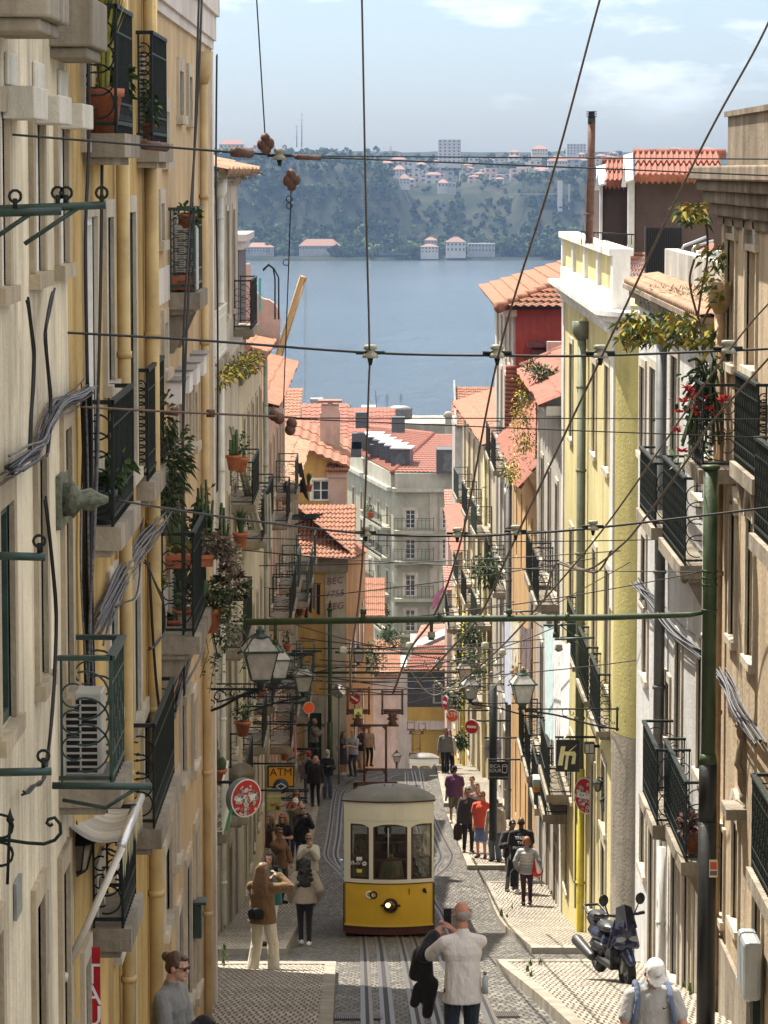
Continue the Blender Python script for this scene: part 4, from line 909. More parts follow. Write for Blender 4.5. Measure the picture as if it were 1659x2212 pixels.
def round_prism(mb, c, r, z0, z1, a0, a1, n=10):
 vs = []
 for i in range(n + 1):
  q = a0 + (a1 - a0) * i / n
  for z in (z0, z1): vs.append((c[0] + r * cos(q), c[1] + r * sin(q), z))
 mb.add(vs, [(2 * i, 2 * i + 2, 2 * i + 3, 2 * i + 1) for i in range(n)], True)
cx, cy, rr = XR + 1.6, f0, 1.6
mb = MB(); round_prism(mb, (cx, cy), rr, zat(1600, 56.5), -2.75, pi, 1.5 * pi, 14); mb.poly((cx, cy - rr, zat(1600, 56.5)), (cx + 6, cy - rr, zat(1600, 56.5)), (cx + 6, cy - rr, -2.75), (cx, cy - rr, -2.75)); mb.build('rounded_corner', YELD, b6)
mb = MB(); round_prism(mb, (cx, cy), rr + .02, -15, zat(1600, 56.5), pi, 1.5 * pi, 14); mb.poly((cx, cy - rr - .02, -15), (cx + 6, cy - rr - .02, -15), (cx + 6, cy - rr - .02, zat(1600, 56.5)), (cx, cy - rr - .02, zat(1600, 56.5))); mb.build('stone_corner', plaster('rough corner stone', (.36, .32, .26), (.13, .11, .09), .7, .1, .1), b6)
mb = MB(); fr_.box(mb, f0 - .05, f0 + .75, zat(1330, 57), -2.75, -.02, .03); fr_.box(mb, f1_ - .9, f1_, -19, -2.75, -.02, .03); mb.build('corner_strip', WTRIM, b6)
mb = MB()
for z0, z1, n in ((-2.76, -2.62, .06), (-2.62, -2.5, .14), (-2.5, -2.4, .24), (-2.4, -2.32, .34)):
 fr_.box(mb, f0, f1_, z0, z1, -.3, n); round_prism(mb, (cx, cy), rr + n, z0, z1, pi, 1.5 * pi, 14)
 pts = [(cx + (rr + n) * cos(pi + .5 * pi * i / 14), cy + (rr + n) * sin(pi + .5 * pi * i / 14)) for i in range(15)]
 for z in (z0, z1): mb.add([(x, y, z) for x, y in pts] + [(cx, cy, z)], [(i, i + 1, 15) for i in range(14)])
 mb.box((cx + 3, cy - rr - n / 2 + .15, (z0 + z1) / 2), (6, n + .3, z1 - z0))
mb.build('cornice', WTRIM, b6)
mb = MB(); n = .02
fr_.box(mb, f0, f1_, -2.319, -2.05, -.25, n + .04); fr_.box(mb, f0, f1_, -1.42, -1.3, -.3, n + .09)
for i in range(5):
 a = f0 + (f1_ - f0 - .5) * i / 4; fr_.box(mb, a, a + .5, -2.05, -1.421, -.25, n + .03)
mb.box((cx + 2.2, cy - rr + .4 - .1, -2.185), (5, .3, .268)); mb.box((cx + 2.2, cy - rr + .3, -1.36), (5.1, .4, .12)); mb.box((cx - .15, cy - rr + .3, -1.735), (.3, .3, .628)); mb.build('parapet', WTRIM, b6)
mb = MB(); fr_.box(mb, f0 + .05, f1_ - .05, -2.05, -1.421, -.2, -.02); mb.box((cx + 2.4, cy - rr + .36, -1.735), (4.8, .18, .627)); mb.build('parapet_panels', YEL, b6)
pipe(b6, fr_, DR(1269, 1000), zat(1990, 64), -3.2, .085, .12, M('olive grey pipe', (.16, .17, .12), .5, .1, .15, 4), True)
pipe(b6, fr_, DR(1269, 1800) + .4, -19, zat(1680, 64), .075, .11, M('yellow painted pipe', (.55, .45, .06), .45, 0, .1, 4))
mb = MB(); q = [fr_.p(DR(1269, 700), -3.1, .12), fr_.p(DR(1269, 700), -2.95, .12), fr_.p(DR(1269, 700) + .2, -2.85, 0)]; mb.tube(q, .1, 10); mb.build('gutter_elbow', YEL, b6)
for u0, u1, v in ((1300, 1316, 1580), (1274, 1290, 1515), (1247, 1262, 1440)):
 a, bq = DR(u1, v) - .3, DR(u0, v) + .3; balcony(b6, fr_, a, bq, zat(v, a), .22, 1.0, 'r', bracket=False, th=.1)
balcony(b6, fr_, 71.5, 74.2, zat(1750, 72), .5, 1.0, 'r', bracket=False); balcony(b6, fr_, 70, 73.6, zat(1680, 72), .5, 1.0, 'r', bracket=False)
PURP = plaster('purple brown render', (.085, .06, .062), (.05, .035, .035), .4, .1, .1)
tr = thing('roof_room', 'dark plum roof room with red tiles standing behind the white parapet', 'building', (5.5, 67, -2.3))
def fbox(mb, u0, u1, v0, v1, d, dp): p0, p1 = P(u0, v1, d), P(u1, v0, d); return mb.para(p0, (p1.x - p0.x, 0, 0), (0, dp, 0), (0, 0, p1.z - p0.z))
mb = MB(); fbox(mb, 1372, 1560, 388, 545, 63, 6); fbox(mb, 1302, 1371.5, 400, 545, 65, 6); mb.build('wall', PURP, tr)
mb = MB(); fbox(mb, 1357, 1371, 385, 545, 62.9, .3); fbox(mb, 1296, 1302, 400, 545, 64.9, .3); mb.build('corner_post', M('pale grey zinc', (.42, .42, .42), .5, .1), tr)
mb = MB(); tiles(mb, P(1372, 386, 62.7), P(1562, 386, 62.7), P(1372, 333, 66.2) - P(1372, 386, 62.7), 15, 2, .075, .05, 6); tiles(mb, P(1308, 398, 64.7), P(1357, 398, 64.7), P(1308, 352, 68) - P(1308, 398, 64.7), 5, 2, .075, .05, 6); ridge(mb, P(1368, 332, 66.2), P(1562, 332, 66.2), .1); ridge(mb, P(1300, 350, 68), P(1357, 350, 68), .1); mb.build('roof', ROOFR, tr)
mb = MB()
for u, v0, v1, d in ((1350, 334, 398, 62.6), (1292, 358, 405, 64.6)):
 a, c, e = P(u - 10, v1, d), P(u, v0, d + 3), P(u + 18, v1 - 8, d); mb.para(P(u - 4, v1, d), P(u + 18, v1 - 6, d) - P(u - 4, v1, d), P(u - 4, v0 + 6, d + 3) - P(u - 4, v1, d), (0, 0, .04)); mb.poly(P(u - 8, v1 + 6, d - .05), P(u + 3, v1 + 6, d - .05), P(u - 1, v0 + 14, d - .05))
mb.build('verge_flashing', M('pale grey zinc', (.42, .42, .42), .5, .1), tr)
t = thing('flue_pipe', 'tall rusty brown flue pipe with slotted cowl beside the roof room', 'chimney', P(1274, 525, 60)); mb = MB(); mb.tube([P(1273, 526, 60), P(1276, 385, 60), P(1278, 268, 60)], .068, 12); mb.tube([P(1274, 464, 60), P(1274, 460, 60)], .078, 12); mb.build('pipe', RUST, t)
mb = MB(); mb.tube([P(1278, 268, 60), P(1278, 252, 60)], .068, 12)
for v in (252, 248.5, 245, 241.5): mb.tube([P(1278, v, 60), P(1278, v - 1.4, 60)], [.1, .095], 12)
mb.tube([P(1278, 254, 60), P(1278, 240, 60)], .055, 10); mb.build('cowl', M('soot black metal', (.02, .02, .02), .5), t)
t = thing('terrace_rail', 'thin black terrace railing on top of the yellow house', 'railing', P(1310, 520, 61)); mb = MB(); d = 61.5
mb.tube([P(1255, 500, d), P(1370, 507, d)], .014, 5)
for u in range(1256, 1370, 9): mb.tube([P(u, 500 + (u - 1255) * .06, d), P(u, 528, d)], .009, 4)
mb.build('bars', IRON, t)
t = thing('privacy_screen', 'black slatted privacy screen panel on the roof terrace', 'screen', P(1433, 605, 55)); mb = MB(); fbox(mb, 1394, 1472, 491, 598, 54, .04)
for u in range(1396, 1472, 5): fbox(mb, u, u + 2.6, 492, 597, 53.96, .04)
mb.build('slats', M('black slats', (.012, .012, .012), .5), t); mb = MB(); fbox(mb, 1392.5, 1394, 489, 612, 54, .05); fbox(mb, 1472, 1473.5, 489, 612, 54, .05); mb.build('posts', GP_, t)
t = thing('handrail', 'bent grey tube handrail beside the black privacy screen', 'handrail', P(1480, 610, 50)); mb = MB()
mb.tube([P(1474, 625, 50), P(1474, 536, 50), P(1478, 531, 50), P(1528, 511, 51)], .02, 6); mb.tube([P(1496, 622, 50.5), P(1496, 538, 50.5), P(1500, 533, 50.5), P(1540, 520, 51.5)], .018, 6); mb.build('tubes', M('galvanised steel', (.35, .36, .37), .4, .6, .1), t)
t = thing('lean_to_roof', 'small red corrugated lean-to roof behind the tube handrail', 'roof', P(1510, 610, 56)); mb = MB()
mb.poly(P(1476, 600, 56), P(1540, 600, 56), P(1540, 520, 58), P(1526, 530, 58))
for k in range(12): mb.tube([P(1478 + 5 * k, 600, 55.95), P(1514 + 2.4 * k, 540 - 1.2 * k, 57.8)], .022, 5)
mb.build('sheet', ROOFR, t)
t = thing('roof_weeds', 'dry weeds and moss growing along the white house parapet', 'weeds', P(1460, 640, 47)); mb = MB()
for u in range(1405, 1535, 6): bush(mb, P(u, 640 - (u % 4), 48 - (u - 1405) * .045), (.18, .2, .12), 26, .09, .008, 2, u, .1)
mb.build('foliage', [leafmat('dry weed', (.13, .11, .06), (.2, .17, .1)), GL[0]], t)
t = thing('climbing_plant', 'tall climbing plant with yellowing leaves reaching out beyond the tan drainpipe', 'plant', P(1520, 760, 40)); mb = MB(); d = 39.0
st = [[(1500, 735), (1512, 650), (1520, 600), (1528, 560), (1527, 500), (1518, 470), (1498, 452)], [(1512, 700), (1495, 640), (1490, 600), (1500, 560)], [(1512, 745), (1470, 738), (1420, 715), (1370, 705)], [(1510, 720), (1530, 670), (1545, 650)], [(1515, 760), (1535, 735), (1540, 712)]]
for s in st: mb.mi(2).tube(dense([P(u, v, d - .2 * i / len(s)) for i, (u, v) in enumerate(s)], 5), .014, 5)
random.seed(21)
for (u, v, ru, rv, n, sz) in ((1498, 462, 32, 22, 90, .15), (1545, 580, 30, 55, 130, .12), (1548, 640, 22, 20, 20, .15), (1420, 712, 75, 32, 230, .15), (1375, 715, 40, 20, 80, .16), (1480, 725, 30, 25, 70, .14), (1535, 735, 20, 22, 30, .2)):
 for _ in range(n):
  p = P(u + random.uniform(-1, 1) * ru, v + random.uniform(-1, 1) * rv, d + random.uniform(-.5, .3)); mb.mi(random.choice((0, 0, 0, 1, 1, 1, 3))); leaf(mb, p, (random.uniform(-1, .6), random.uniform(-.8, .3), random.uniform(-.3, .6)), sz * random.uniform(.6, 1.1), sz * .2, .55)
mb.build('foliage', [GL[2], GL[1], BROWNP, leafmat('orange leaf', (.28, .16, .02), (.4, .26, .04))], t)
t = thing('flowering_cactus', 'trailing orchid cactus covered in red blossoms on the tan house balcony', 'plant', P(1520, 960, 39)); mb = MB(); random.seed(22)
c0 = P(1535, 850, 38.8)
for k in range(46):
 e = P(1470 + random.uniform(0, 90), 800 + random.uniform(-30, 170), 38.6 + random.uniform(-.3, .3)); m = (c0 + e) / 2 + Vector((0, 0, .18)); mb.mi(0).tube(dense([c0, m, e], 5), .016, 4)
for k in range(230): leaf(mb.mi(random.randrange(2)), P(1520 + random.gauss(0, 28), 900 + random.gauss(0, 55), 38.9 + random.uniform(-.2, .2)), (random.uniform(-1, 1), -.5, random.uniform(-.5, 1)), .1, .03, .3)
mb.build('stems', GL[:2], t); mb = MB()
for (u, v) in ((1483, 835), (1488, 858), (1476, 865), (1503, 850), (1515, 870), (1500, 880), (1530, 880), (1545, 893), (1467, 888), (1560, 865), (1565, 857), (1585, 812), (1460, 926), (1462, 930), (1477, 974), (1473, 972), (1520, 858), (1555, 890), (1490, 842), (1510, 893)):
 p = P(u, v, 38.4)
 for q in range(13): a = q * 2.4; leaf(mb, p, (cos(a), sin(a) - .4, .35 * sin(a * 3)), .075, .018, -.1)
mb.build('blossoms', RFL, t)
mb = MB(); fr_.box(mb, 37.6, 39.4, zat(1000, 38.5) - .16, zat(1000, 38.5), -.01, .42); ob = mb.build('balcony', STONED, b4); mb = MB(); railing_mesh(mb, fr_, 37.65, 39.35, zat(1000, 38.5), .4, .95, 'l', .2); mb.build('railing', IRON, ob)
potted('red_geranium', 'clay pot with a dark reddish plant on the lowest white house balcony', fr_.p(RE[0] + .45, RE[2] + .01, RE[3] * .5), .12, .3, 'bush', None, .2, 160, seed=31, mats=[PINKL[2], PINKL[0]])
t = thing('wall_statue', 'weathered carved stone figure bowed on a bracket beside the green pole', 'statue', P(1612, 1745, 36.5)); mb = MB(); d = 36.4
mb.cap(P(1606, 1600, d), P(1612, 1690, d), .075, .1); mb.cap(P(1612, 1690, d), P(1622, 1730, d), .1, .07); mb.ell(P(1602, 1580, d), (.06, .07, .08)); mb.ell(P(1604, 1566, d), (.1, .1, .04)); mb.cap(P(1600, 1605, d - .06), P(1592, 1650, d - .1), .03, .035); mb.cap(P(1592, 1650, d - .1), P(1602, 1668, d - .1), .033, .028); mb.cap(P(1616, 1600, d), P(1622, 1665, d), .04, .05); mb.ell(P(1614, 1722, d - .05), (.09, .08, .08))
mb.cap(P(1640, 1640, d + .2), P(1625, 1650, d), .09, .06); solid(mb.build('figure', plaster('weathered carving', (.3, .235, .17), (.08, .06, .05), .8, .25, .6), t), .012, 1); mb = MB(); fr_.box(mb, 36.2, 36.8, zat(1765, 36.4), zat(1742, 36.4), -.02, .22); mb.build('bracket', STONED, t)
t = thing('meter_box', 'rounded grey metal meter box on the tan house wall', 'meter box', P(1645, 2140, 34.5)); mb = MB(); fr_.box(mb, 34.1, 34.8, zat(2140, 34.6), zat(2012, 34.6), .05, .24); mb.build('case', M('grey enamel', (.3, .33, .34), .4, .1, .06, 4), t, bevel=.05); mb = MB(); fr_.box(mb, 34.3, 34.6, zat(2212, 34.6), zat(2141, 34.6), .05, .12); mb.build('conduit', IRON, t)
for u, v, nm in ((1641, 1601 + 20, 'small white flood light under the carved figure'), (1597, 1638, 'small cream box beside the carved figure')):
 pass
t = thing('flood_light', 'small white flood light on the wall below the carved figure', 'flood light', P(1636, 1716, 35.6)); mb = MB(); p = P(1636, 1716, 35.6); mb.box((0, 0, .05), (.12, .07, .1)); mb.build('lamp_case', WHITEP, t, True, .008); mb = MB(); mb.box((.1, 0, .03), (.12, .03, .03)); mb.build('arm', WHITEP, t, True)
bundle('grey cable bundle slanting down the tan house wall', [fr_.p(DR(1570, 1450), zat(1452, DR(1570, 1450)), .1), fr_.p(DR(1590, 1480), zat(1485, DR(1590, 1480)), .1), fr_.p(DR(1610, 1520), zat(1530, DR(1610, 1520)), .1), fr_.p(DR(1659, 1580), zat(1600, DR(1659, 1580)), .1)], 10, .012, .04)
bundle('grey cable bundle slanting down the white house wall', [fr_.p(DR(1385, 1250), zat(1255, DR(1385, 1250)), .08), fr_.p(DR(1405, 1275), zat(1280, DR(1405, 1275)), .08), fr_.p(DR(1425, 1310), zat(1305, DR(1425, 1310)), .08), fr_.p(DR(1470, 1350), zat(1365, DR(1470, 1350)), .08), fr_.p(DR(1530, 1400), zat(1412, DR(1530, 1400)), .08)], 9, .012, .04)
t = thing('green_tram_pole', 'tall green and black cast iron pole with a long beam over the street', 'pole', (3.46, 36, -9.6)); px = 3.46
mb = MB(); mb.tube([(px, 36, zat(1640, 36)), (px, 36, zat(1010, 36))], .078, 16); mb.tube([(px, 36, zat(1650, 36)), (px, 36, zat(1628, 36))], [.1, .082], 16); mb.tube([(px, 36, zat(1013, 36)), (px, 36, zat(1005, 36))], .1, 14)
for v in (1235, 1250, 1265, 1320): mb.tube([(px, 36, zat(v, 36)), (px, 36, zat(v - 5, 36))], .088, 14)
mb.build('shaft', POLE, t)
mb = MB(); mb.tube([(px, 36, -10), (px, 36, zat(1774, 36))], .1, 16); mb.tube([(px, 36, zat(1774, 36)), (px, 36, zat(1650, 36))], .098, 16); mb.build('base_shaft', M('black painted iron', (.012, .013, .012), .4, 0, .2, 8, .2), t)
mb = MB(); mb.tube([P(1525, 1322, 36), P(1490, 1328, 36), P(1300, 1334, 36), P(900, 1338, 36), P(530, 1344, 36)], [.02, .03, .034, .036, .036], 10)
for u in (1527, 1225, 950, 783): mb.tube([P(u - 4, 1333, 36), P(u + 4, 1333, 36)], .05, 10)
mb.build('beam', POLE, t)
mb = MB()
for u, v1 in ((595, 1385), (785, 1320), (932, 1375), (1201, 1370), (1100, 1320)): mb.tube([P(u, 1335, 36), P(u, v1, 36)], .02, 5); mb.tube([P(u, v1 - 4, 36), P(u, v1 + 7, 36)], .035, 8)
mb.build('hangers', POLE, t)
t2 = thing('sticker', 'colourful rectangular sticker on the black pole base', 'sticker', (px, 35.9, zat(1895, 36))); mb = MB(); c = P(1541, 1876, 35.88); mb.mi(0).box(c, (.09, .01, .19)); mb.mi(1).box(c + Vector((0, -.006, .03)), (.07, .004, .08)); mb.mi(2).box(c + Vector((0, -.006, -.05)), (.075, .004, .05)); mb.build('print', [M('sticker yellow', (.75, .6, .4), .4), M('sticker red', (.5, .08, .05), .4), M('sticker dark', (.1, .1, .12), .4)], t2)
# ================================================================ far blocks of the street
def rows(fr, ds, zrows, w, ty, sur=.12):
 out = []
 for i, d in enumerate(ds):
  for j, (zb, h) in enumerate(zrows): out.append((d, d + w, zb, zb + h, ty[(i + j) % len(ty)], sur))
 return out
f2 = FL(-3.2)
GW = plaster('grey white render', (.5, .47, .43), (.2, .17, .14), .7, .09, .5); LEM = plaster('pale lemon render', (.6, .57, .42), (.25, .22, .15), .6, .08, .3); PNK = plaster('pale pink render', (.55, .4, .35), (.25, .18, .15), .5, .08, .3)
DKW = plaster('grimy grey render', (.3, .27, .24), (.09, .08, .07), .8, .12, .4)
ws = rows(f2, (66.5, 69.3, 72.1), [(-16.2, 2.3), (-12.4, 2.5), (-9.2, 2.6), (-2.9, 2.1)], 1.0, 'nks') + rows(f2, (63.2,), [(-15.6, 2.3), (-12.0, 2.5), (-8.8, 2.6), (-2.6, 2.0)], 1.0, 's')
b7 = shell('grey_white_house', 'grey white corner house with weedy tiled eaves beyond the left side street', f2, 60.5, 75, -19, -.12, GW, ws)
mb = MB()
for z0, z1, n in ((-.3, -.2, .06), (-.2, -.1, .16), (-.1, 0, .28)): f2.box(mb, 60.4, 75 + n, z0, z1, -.1, n)
mb.build('cornice', STONED, b7)
mb = MB(); tiles(mb, f2.p(60.3, .02, .42), f2.p(75.3, .02, .42), -f2.N * 3 + Vector((0, 0, .75)), 46, 6, .07); mb.build('roof', ROOFM, b7)
mb = MB(); p = f2.p(61.5, 0, 0)
pipe(b7, f2, 64.9, -19, -.5, .06, .1, GPW, True)
mb = MB(); f2.box(mb, 60.6, 75.2, -3.95, -3.6, -.02, .12); f2.box(mb, 60.6, 75.3, -3.6, -3.5, -.02, .2); mb.build('ledge', GW, b7)
mb = MB(); f2.box(mb, 60.5, 61.6, -19, -9.8, -.02, .05); mb.build('stone_corner', plaster('pale corner stone', (.5, .45, .38), (.2, .17, .13), .7, .12, .4), b7)
balcony(b7, f2, 61.5, 65.5, -3.45, .2, .95, 'l', rmat=WHITEP, bracket=False); balcony(b7, f2, 72.6, 75.8, -3.35, .4, 1.05, 'l', bracket=False, step=.08, rmat=IRON)
balcony(b7, f2, 62.2, 64.4, -12.2, .25, 1.0, 'l', rmat=WHITEP, bracket=False); balcony(b7, f2, 66, 69.8, -9.3, .5, 1.0, 'l', bracket=False); balcony(b7, f2, 66, 70, -12.6, .5, 1.0, 'l', bracket=False); balcony(b7, f2, 70.6, 74, -6.9, .5, .9, 'l', bracket=False)
t = thing('eave_weeds', 'grass tufts growing on the mossy eave of the grey white house', 'weeds', P(535, 372, 74)); mb = MB()
for u in range(450, 552, 7): bush(mb, P(u, 375, 62 + (u - 450) * .125), (.2, .3, .1), 24, .14, .01, 2, u, .0)
mb.build('foliage', [leafmat('dry weed', (.13, .11, .06), (.2, .17, .1)), GL[1]], t)
t = thing('ledge_weeds', 'flowering yellow green weeds on the ledge below the white balcony', 'weeds', P(510, 805, 70)); mb = MB(); random.seed(5)
for u in range(470, 560, 5): bush(mb, P(u, 812 - (u - 470) * .45, 63 + (u - 470) * .14), (.22, .35, .24), 60, .12, .025, 3, u, .3)
mb.build('foliage', [leafmat('dry weed', (.13, .11, .06), (.2, .17, .1)), GL[1], YFL], t)
t = thing('teal_cloth', 'teal cloth hanging on the dark mesh balcony', 'cloth', f2.p(75.6, -2.9, .45)); mb = MB()
for k in range(6): mb.poly(f2.p(75.3 + .12 * k, -2.35, .44 + .03 * (k % 2)), f2.p(75.42 + .12 * k, -2.35, .44 + .03 * ((k + 1) % 2)), f2.p(75.42 + .12 * k, -2.95 - .1 * (k % 3), .44 + .03 * ((k + 1) % 2)), f2.p(75.3 + .12 * k, -2.95 - .1 * ((k + 2) % 3), .44 + .03 * (k % 2)))
mb.build('fabric', M('teal fabric', (.04, .3, .28), .7), t)
ws = rows(f2, (77, 79.6, 82.2, 84.8, 87.4), [(-16.5, 2.2), (-12.9, 2.4), (-8.1, 2.5)], .95, 'snk')
b8 = shell('lemon_house', 'pale lemon house with long awning cloth and dark balconies on the left', f2, 75.05, 90, -21, -4.6, LEM, ws)
mb = MB()
for z0, z1, n in ((-4.7, -4.55, .08), (-4.55, -4.42, .22)): f2.box(mb, 75.05, 90 + n, z0, z1, -.1, n)
mb.build('cornice', STONED, b8); mb = MB(); tiles(mb, f2.p(75.05, -4.4, .35), f2.p(90.3, -4.4, .35), -f2.N * 3 + Vector((0, 0, .8)), 44, 6, .07); mb.build('roof', ROOF, b8)
for a, z in ((76.5, -8.3), (81.8, -8.4), (76.5, -13), (83, -13.1), (79.5, -8.4)): balcony(b8, f2, a, a + 2.4, z, .48, .95, 'l', bracket=False)
pipe(b8, f2, 89.2, -21, -4.9, .06, .1, M('pale green pipe', (.3, .33, .26), .5))
t = thing('roof_pavilion', 'dark grey roof pavilion with pale flat cap above the lemon house', 'building', (-3.6, 82, -4.2)); mb = MB(); mb.box((-4.45, 81, -3.3), (2.2, 4, 3.4)); mb.build('wall', M('dark slate cladding', (.06, .06, .065), .6, 0, .15), t); mb = MB(); mb.box((-4.4, 80.9, -1.52), (2.5, 4.5, .16)); mb.box((-4.4, 80.9, -1.7), (2.3, 4.2, .2)); mb.build('cap', M('pale grey zinc', (.42, .42, .42), .5, .1), t)
t = thing('pink_gable', 'rounded pink gable wall rising behind the roof pavilion', 'wall', (-3.0, 90, -4.5)); mb = MB(); pts = [(-4.4, -4.6), (-2.72, -4.6), (-2.72, -4.2)] + [(-3.15 + .45 * cos(a), -3.8 + .5 * sin(a)) for a in (0, .4, .8, 1.2, 1.6)] + [(-3.45, -3.0), (-3.5, -2.4), (-4.4, -2.4)]
k = len(pts); mb.add([(x, 89, z) for x, z in pts] + [(x, 89.4, z) for x, z in pts], [tuple(range(k)), tuple(range(k, 2 * k))[::-1]] + [(i, (i + 1) % k, k + (i + 1) % k, k + i) for i in range(k)]); mb.build('wall', PNK, t)
t = thing('roof_hoops', 'pair of thin bent iron hoops on the roof beside the pink gable', 'iron hoops', P(595, 690, 88)); mb = MB()
for o in (0, 8): mb.tube([P(568, 585 - o * .3, 88), P(580, 573 - o * .3, 88), P(590 + o * .2, 580, 88), P(594 + o, 600, 88), P(594 + o, 690, 88)], .022, 5)
mb.build('bars', IRON, t)
ws = rows(f2, (92, 95, 98, 101, 104, 107), [(-19, 2.2), (-15.6, 2.4), (-12.2, 2.4), (-9.3, 1.7)], 1.0, 'skn')
b9 = shell('pink_house', 'pale pink house stacked with green iron balconies on the left', f2, 90.05, 110, -25, -6.4, PNK, ws)
mb = MB(); f2.box(mb, 90.05, 110.2, -6.5, -6.2, -.1, .25); mb.build('cornice', STONED, b9); mb = MB(); tiles(mb, f2.p(90, -6.18, .4), f2.p(110.2, -6.18, .4), -f2.N * 3 + Vector((0, 0, .9)), 50, 6, .07); mb.build('roof', ROOF, b9)
for a, z in ((91.3, -9.4), (97.3, -12.5), (103.2, -12.6), (94, -12.5), (94.2, -16), (100.3, -16.1), (106, -16.1), (100.4, -9.5)): balcony(b9, f2, a, a + 2.7, z, .62, 1.0, 'l', bracket=False, rmat=IRONG if a > 98 else IRON)
ws = rows(f2, (112, 115, 118, 121, 124), [(-21.3, 2.2), (-17.6, 2.4), (-13.8, 2.4)], 1.0, 'knb')
b10 = shell('grimy_house', 'grimy grey house with laundry and cages before the yellow gable', f2, 110.05, 127, -26, -10.2, DKW, ws)
mb = MB(); tiles(mb, f2.p(110, -10.1, .4), f2.p(127.2, -10.1, .4), -f2.N * 3 + Vector((0, 0, .9)), 44, 6, .07); mb.build('roof', ROOFM, b10)
for a, z in ((111.3, -14.1), (114.2, -17.9), (117.3, -14.2), (120.2, -18), (123.3, -14.2), (111.3, -17.9)): balcony(b10, f2, a, a + 2.6, z, .7, 1.05, 'l', bracket=False, rmat=IRONG)
YO = plaster('mustard render', (.58, .37, .13), (.24, .17, .08), .7, .1, .3); ORG = plaster('faded orange render', (.62, .38, .24), (.3, .2, .14), .6, .09, .3)
b11 = thing('mustard_house', 'mustard house seen end on at the bend with graffiti and chimney', 'building', (-2.5, 128, -24)); ff = FF(128)
def pz(v, d=128): return zat(v, d)
def px_(u, d=128, v=1300): return P(u, v, d).x
xl, xm, xr = px_(630), px_(746), px_(785, 146)
mb = MB(); wall_mesh(mb, ff, xl - 4, xm, -27, pz(1205), [(px_(664), px_(694), pz(1655), pz(1538))], .2, 14)
v = [(xm, 128, -27), (px_(788, 148), 148, -30), (px_(788, 148), 148, zat(1195, 148)), (xm, 128, pz(1205))]; mb.poly(*v); mb.build('wall', YO, b11)
mb = MB(); e = Vector((px_(788, 148), 148, 0)) - Vector((xm, 128, 0)); nn = Vector((e.y, -e.x, 0)).normalized()
mb.poly(*[Vector(p) + nn * .03 for p in v]); mb.build('street_front', ORG, b11)
for k in range(4):
 q0 = Vector((xm, 128, 0)) + e * (.14 + .22 * k); q1 = q0 + e * .07
 for zt, zb in ((-18.2, -20.2), (-22.2, -24.6)):
  mb = MB(); mb.para(Vector((q0.x, q0.y, zb)) + nn * .032, q1 - q0, nn * .03, (0, 0, zt - zb)); mb.build('window', GLASS, b11)
window(b11, ff, px_(664), px_(694), pz(1655), pz(1538), 'd', .2, .12)
mb = MB(); ff.box(mb, px_(703), px_(747), -27, pz(1206), -.02, .07); ff.box(mb, xl - 3, px_(703), pz(1540), pz(1505), -.02, .05); mb.build('pilaster', plaster('pale pilaster stone', (.5, .46, .38), (.2, .17, .13), .7, .1, .3), b11)
mb = MB(); ff.box(mb, xl - 3, xm + .1, pz(1235), pz(1205), -.1, .2); ff.box(mb, px_(640), px_(682), pz(1270), pz(1255), -.02, .12); mb.build('cornice', STONED, b11)
mb = MB(); tiles(mb, (xl - 2.5, 127.6, pz(1203)), (px_(768), 127.6, pz(1203)), (0, 4.5, 1.55), 32, 12, .065, .04)
a0, a1 = Vector((px_(765), 127.7, pz(1200))), Vector((px_(792, 149), 149, zat(1190, 149))); mb.mi(0); tiles(mb, a1, a0, Vector((-2.6, 2, 2.0)), 80, 10, .05, .04); mb.build('roof', ROOF, b11)
up = thing('upper_mustard_house', 'small mustard gable house with a six pane window above the tiled roof', 'building', (-2.6, 133, -15)); fu = FF(134); d = 134
zt = zat(1000, d); ql, qr = P(636, 1000, d).x, P(745, 1000, d).x
op = (P(674, 1060, d).x, P(712, 1060, d).x, zat(1082, d), zat(1037, d))
mb = MB(); wall_mesh(mb, fu, ql - 3, qr, zat(1205, d), zt, [op], .12, 9); mb.poly(fu.p(ql - 3, zt), fu.p(qr, zt), fu.p(ql - 3, zat(955, d) + .9)); mb.build('wall', YO, up)
o = window(up, fu, *op, 'g', .12, .09, False, WHITEP)
mb = MB(); fu.box(mb, P(710, 1100, d).x, P(748, 1100, d).x, zat(1190, d), zat(1030, d), -.02, .3); fu.box(mb, P(706, 1100, d).x, P(750, 1100, d).x, zat(1030, d), zat(1016, d), -.02, .36); mb.build('buttress', PNK, up)
mb = MB(); p0, p1 = Vector((P(640, 948, d).x - 3, 133.6, zat(948, d) + 1.0)), Vector((P(756, 1005, d).x, 133.6, zat(1008, d)))
tiles(mb, p0, p1, (0, 7, .5), 16, 3, .06); tiles(mb, P(704, 1016, 133.5), P(752, 1016, 133.5), (0, 1.2, .4), 8, 2, .07, .04); mb.build('roof', ROOF, up)
mb = MB(); c0 = P(713, 985, 137); w = P(735, 980, 137).x - P(692, 980, 137).x; h = zat(892, 137) - zat(985, 137)
mb.para(c0 - Vector((w / 2, 0, .6)), (w, 0, 0), (0, .8, 0), (0, 0, h + .6)); mb.para(c0 + Vector((-w * .44, .02, h)), (w * .88, 0, 0), (0, .76, 0), (0, 0, .3)); mb.mi(1).para(c0 + Vector((-w * .6, -.1, h + .42)), (w * 1.2, 0, 0), (0, 1, 0), (0, 0, .08)); mb.mi(0).para(c0 + Vector((-w * .1, 0, h + .3)), (w * .2, 0, 0), (0, .7, 0), (0, 0, .12)); mb.build('chimney', [PNK, ROOF], up)
GRAF = M('purple spray paint', (.2, .05, .12), .6)
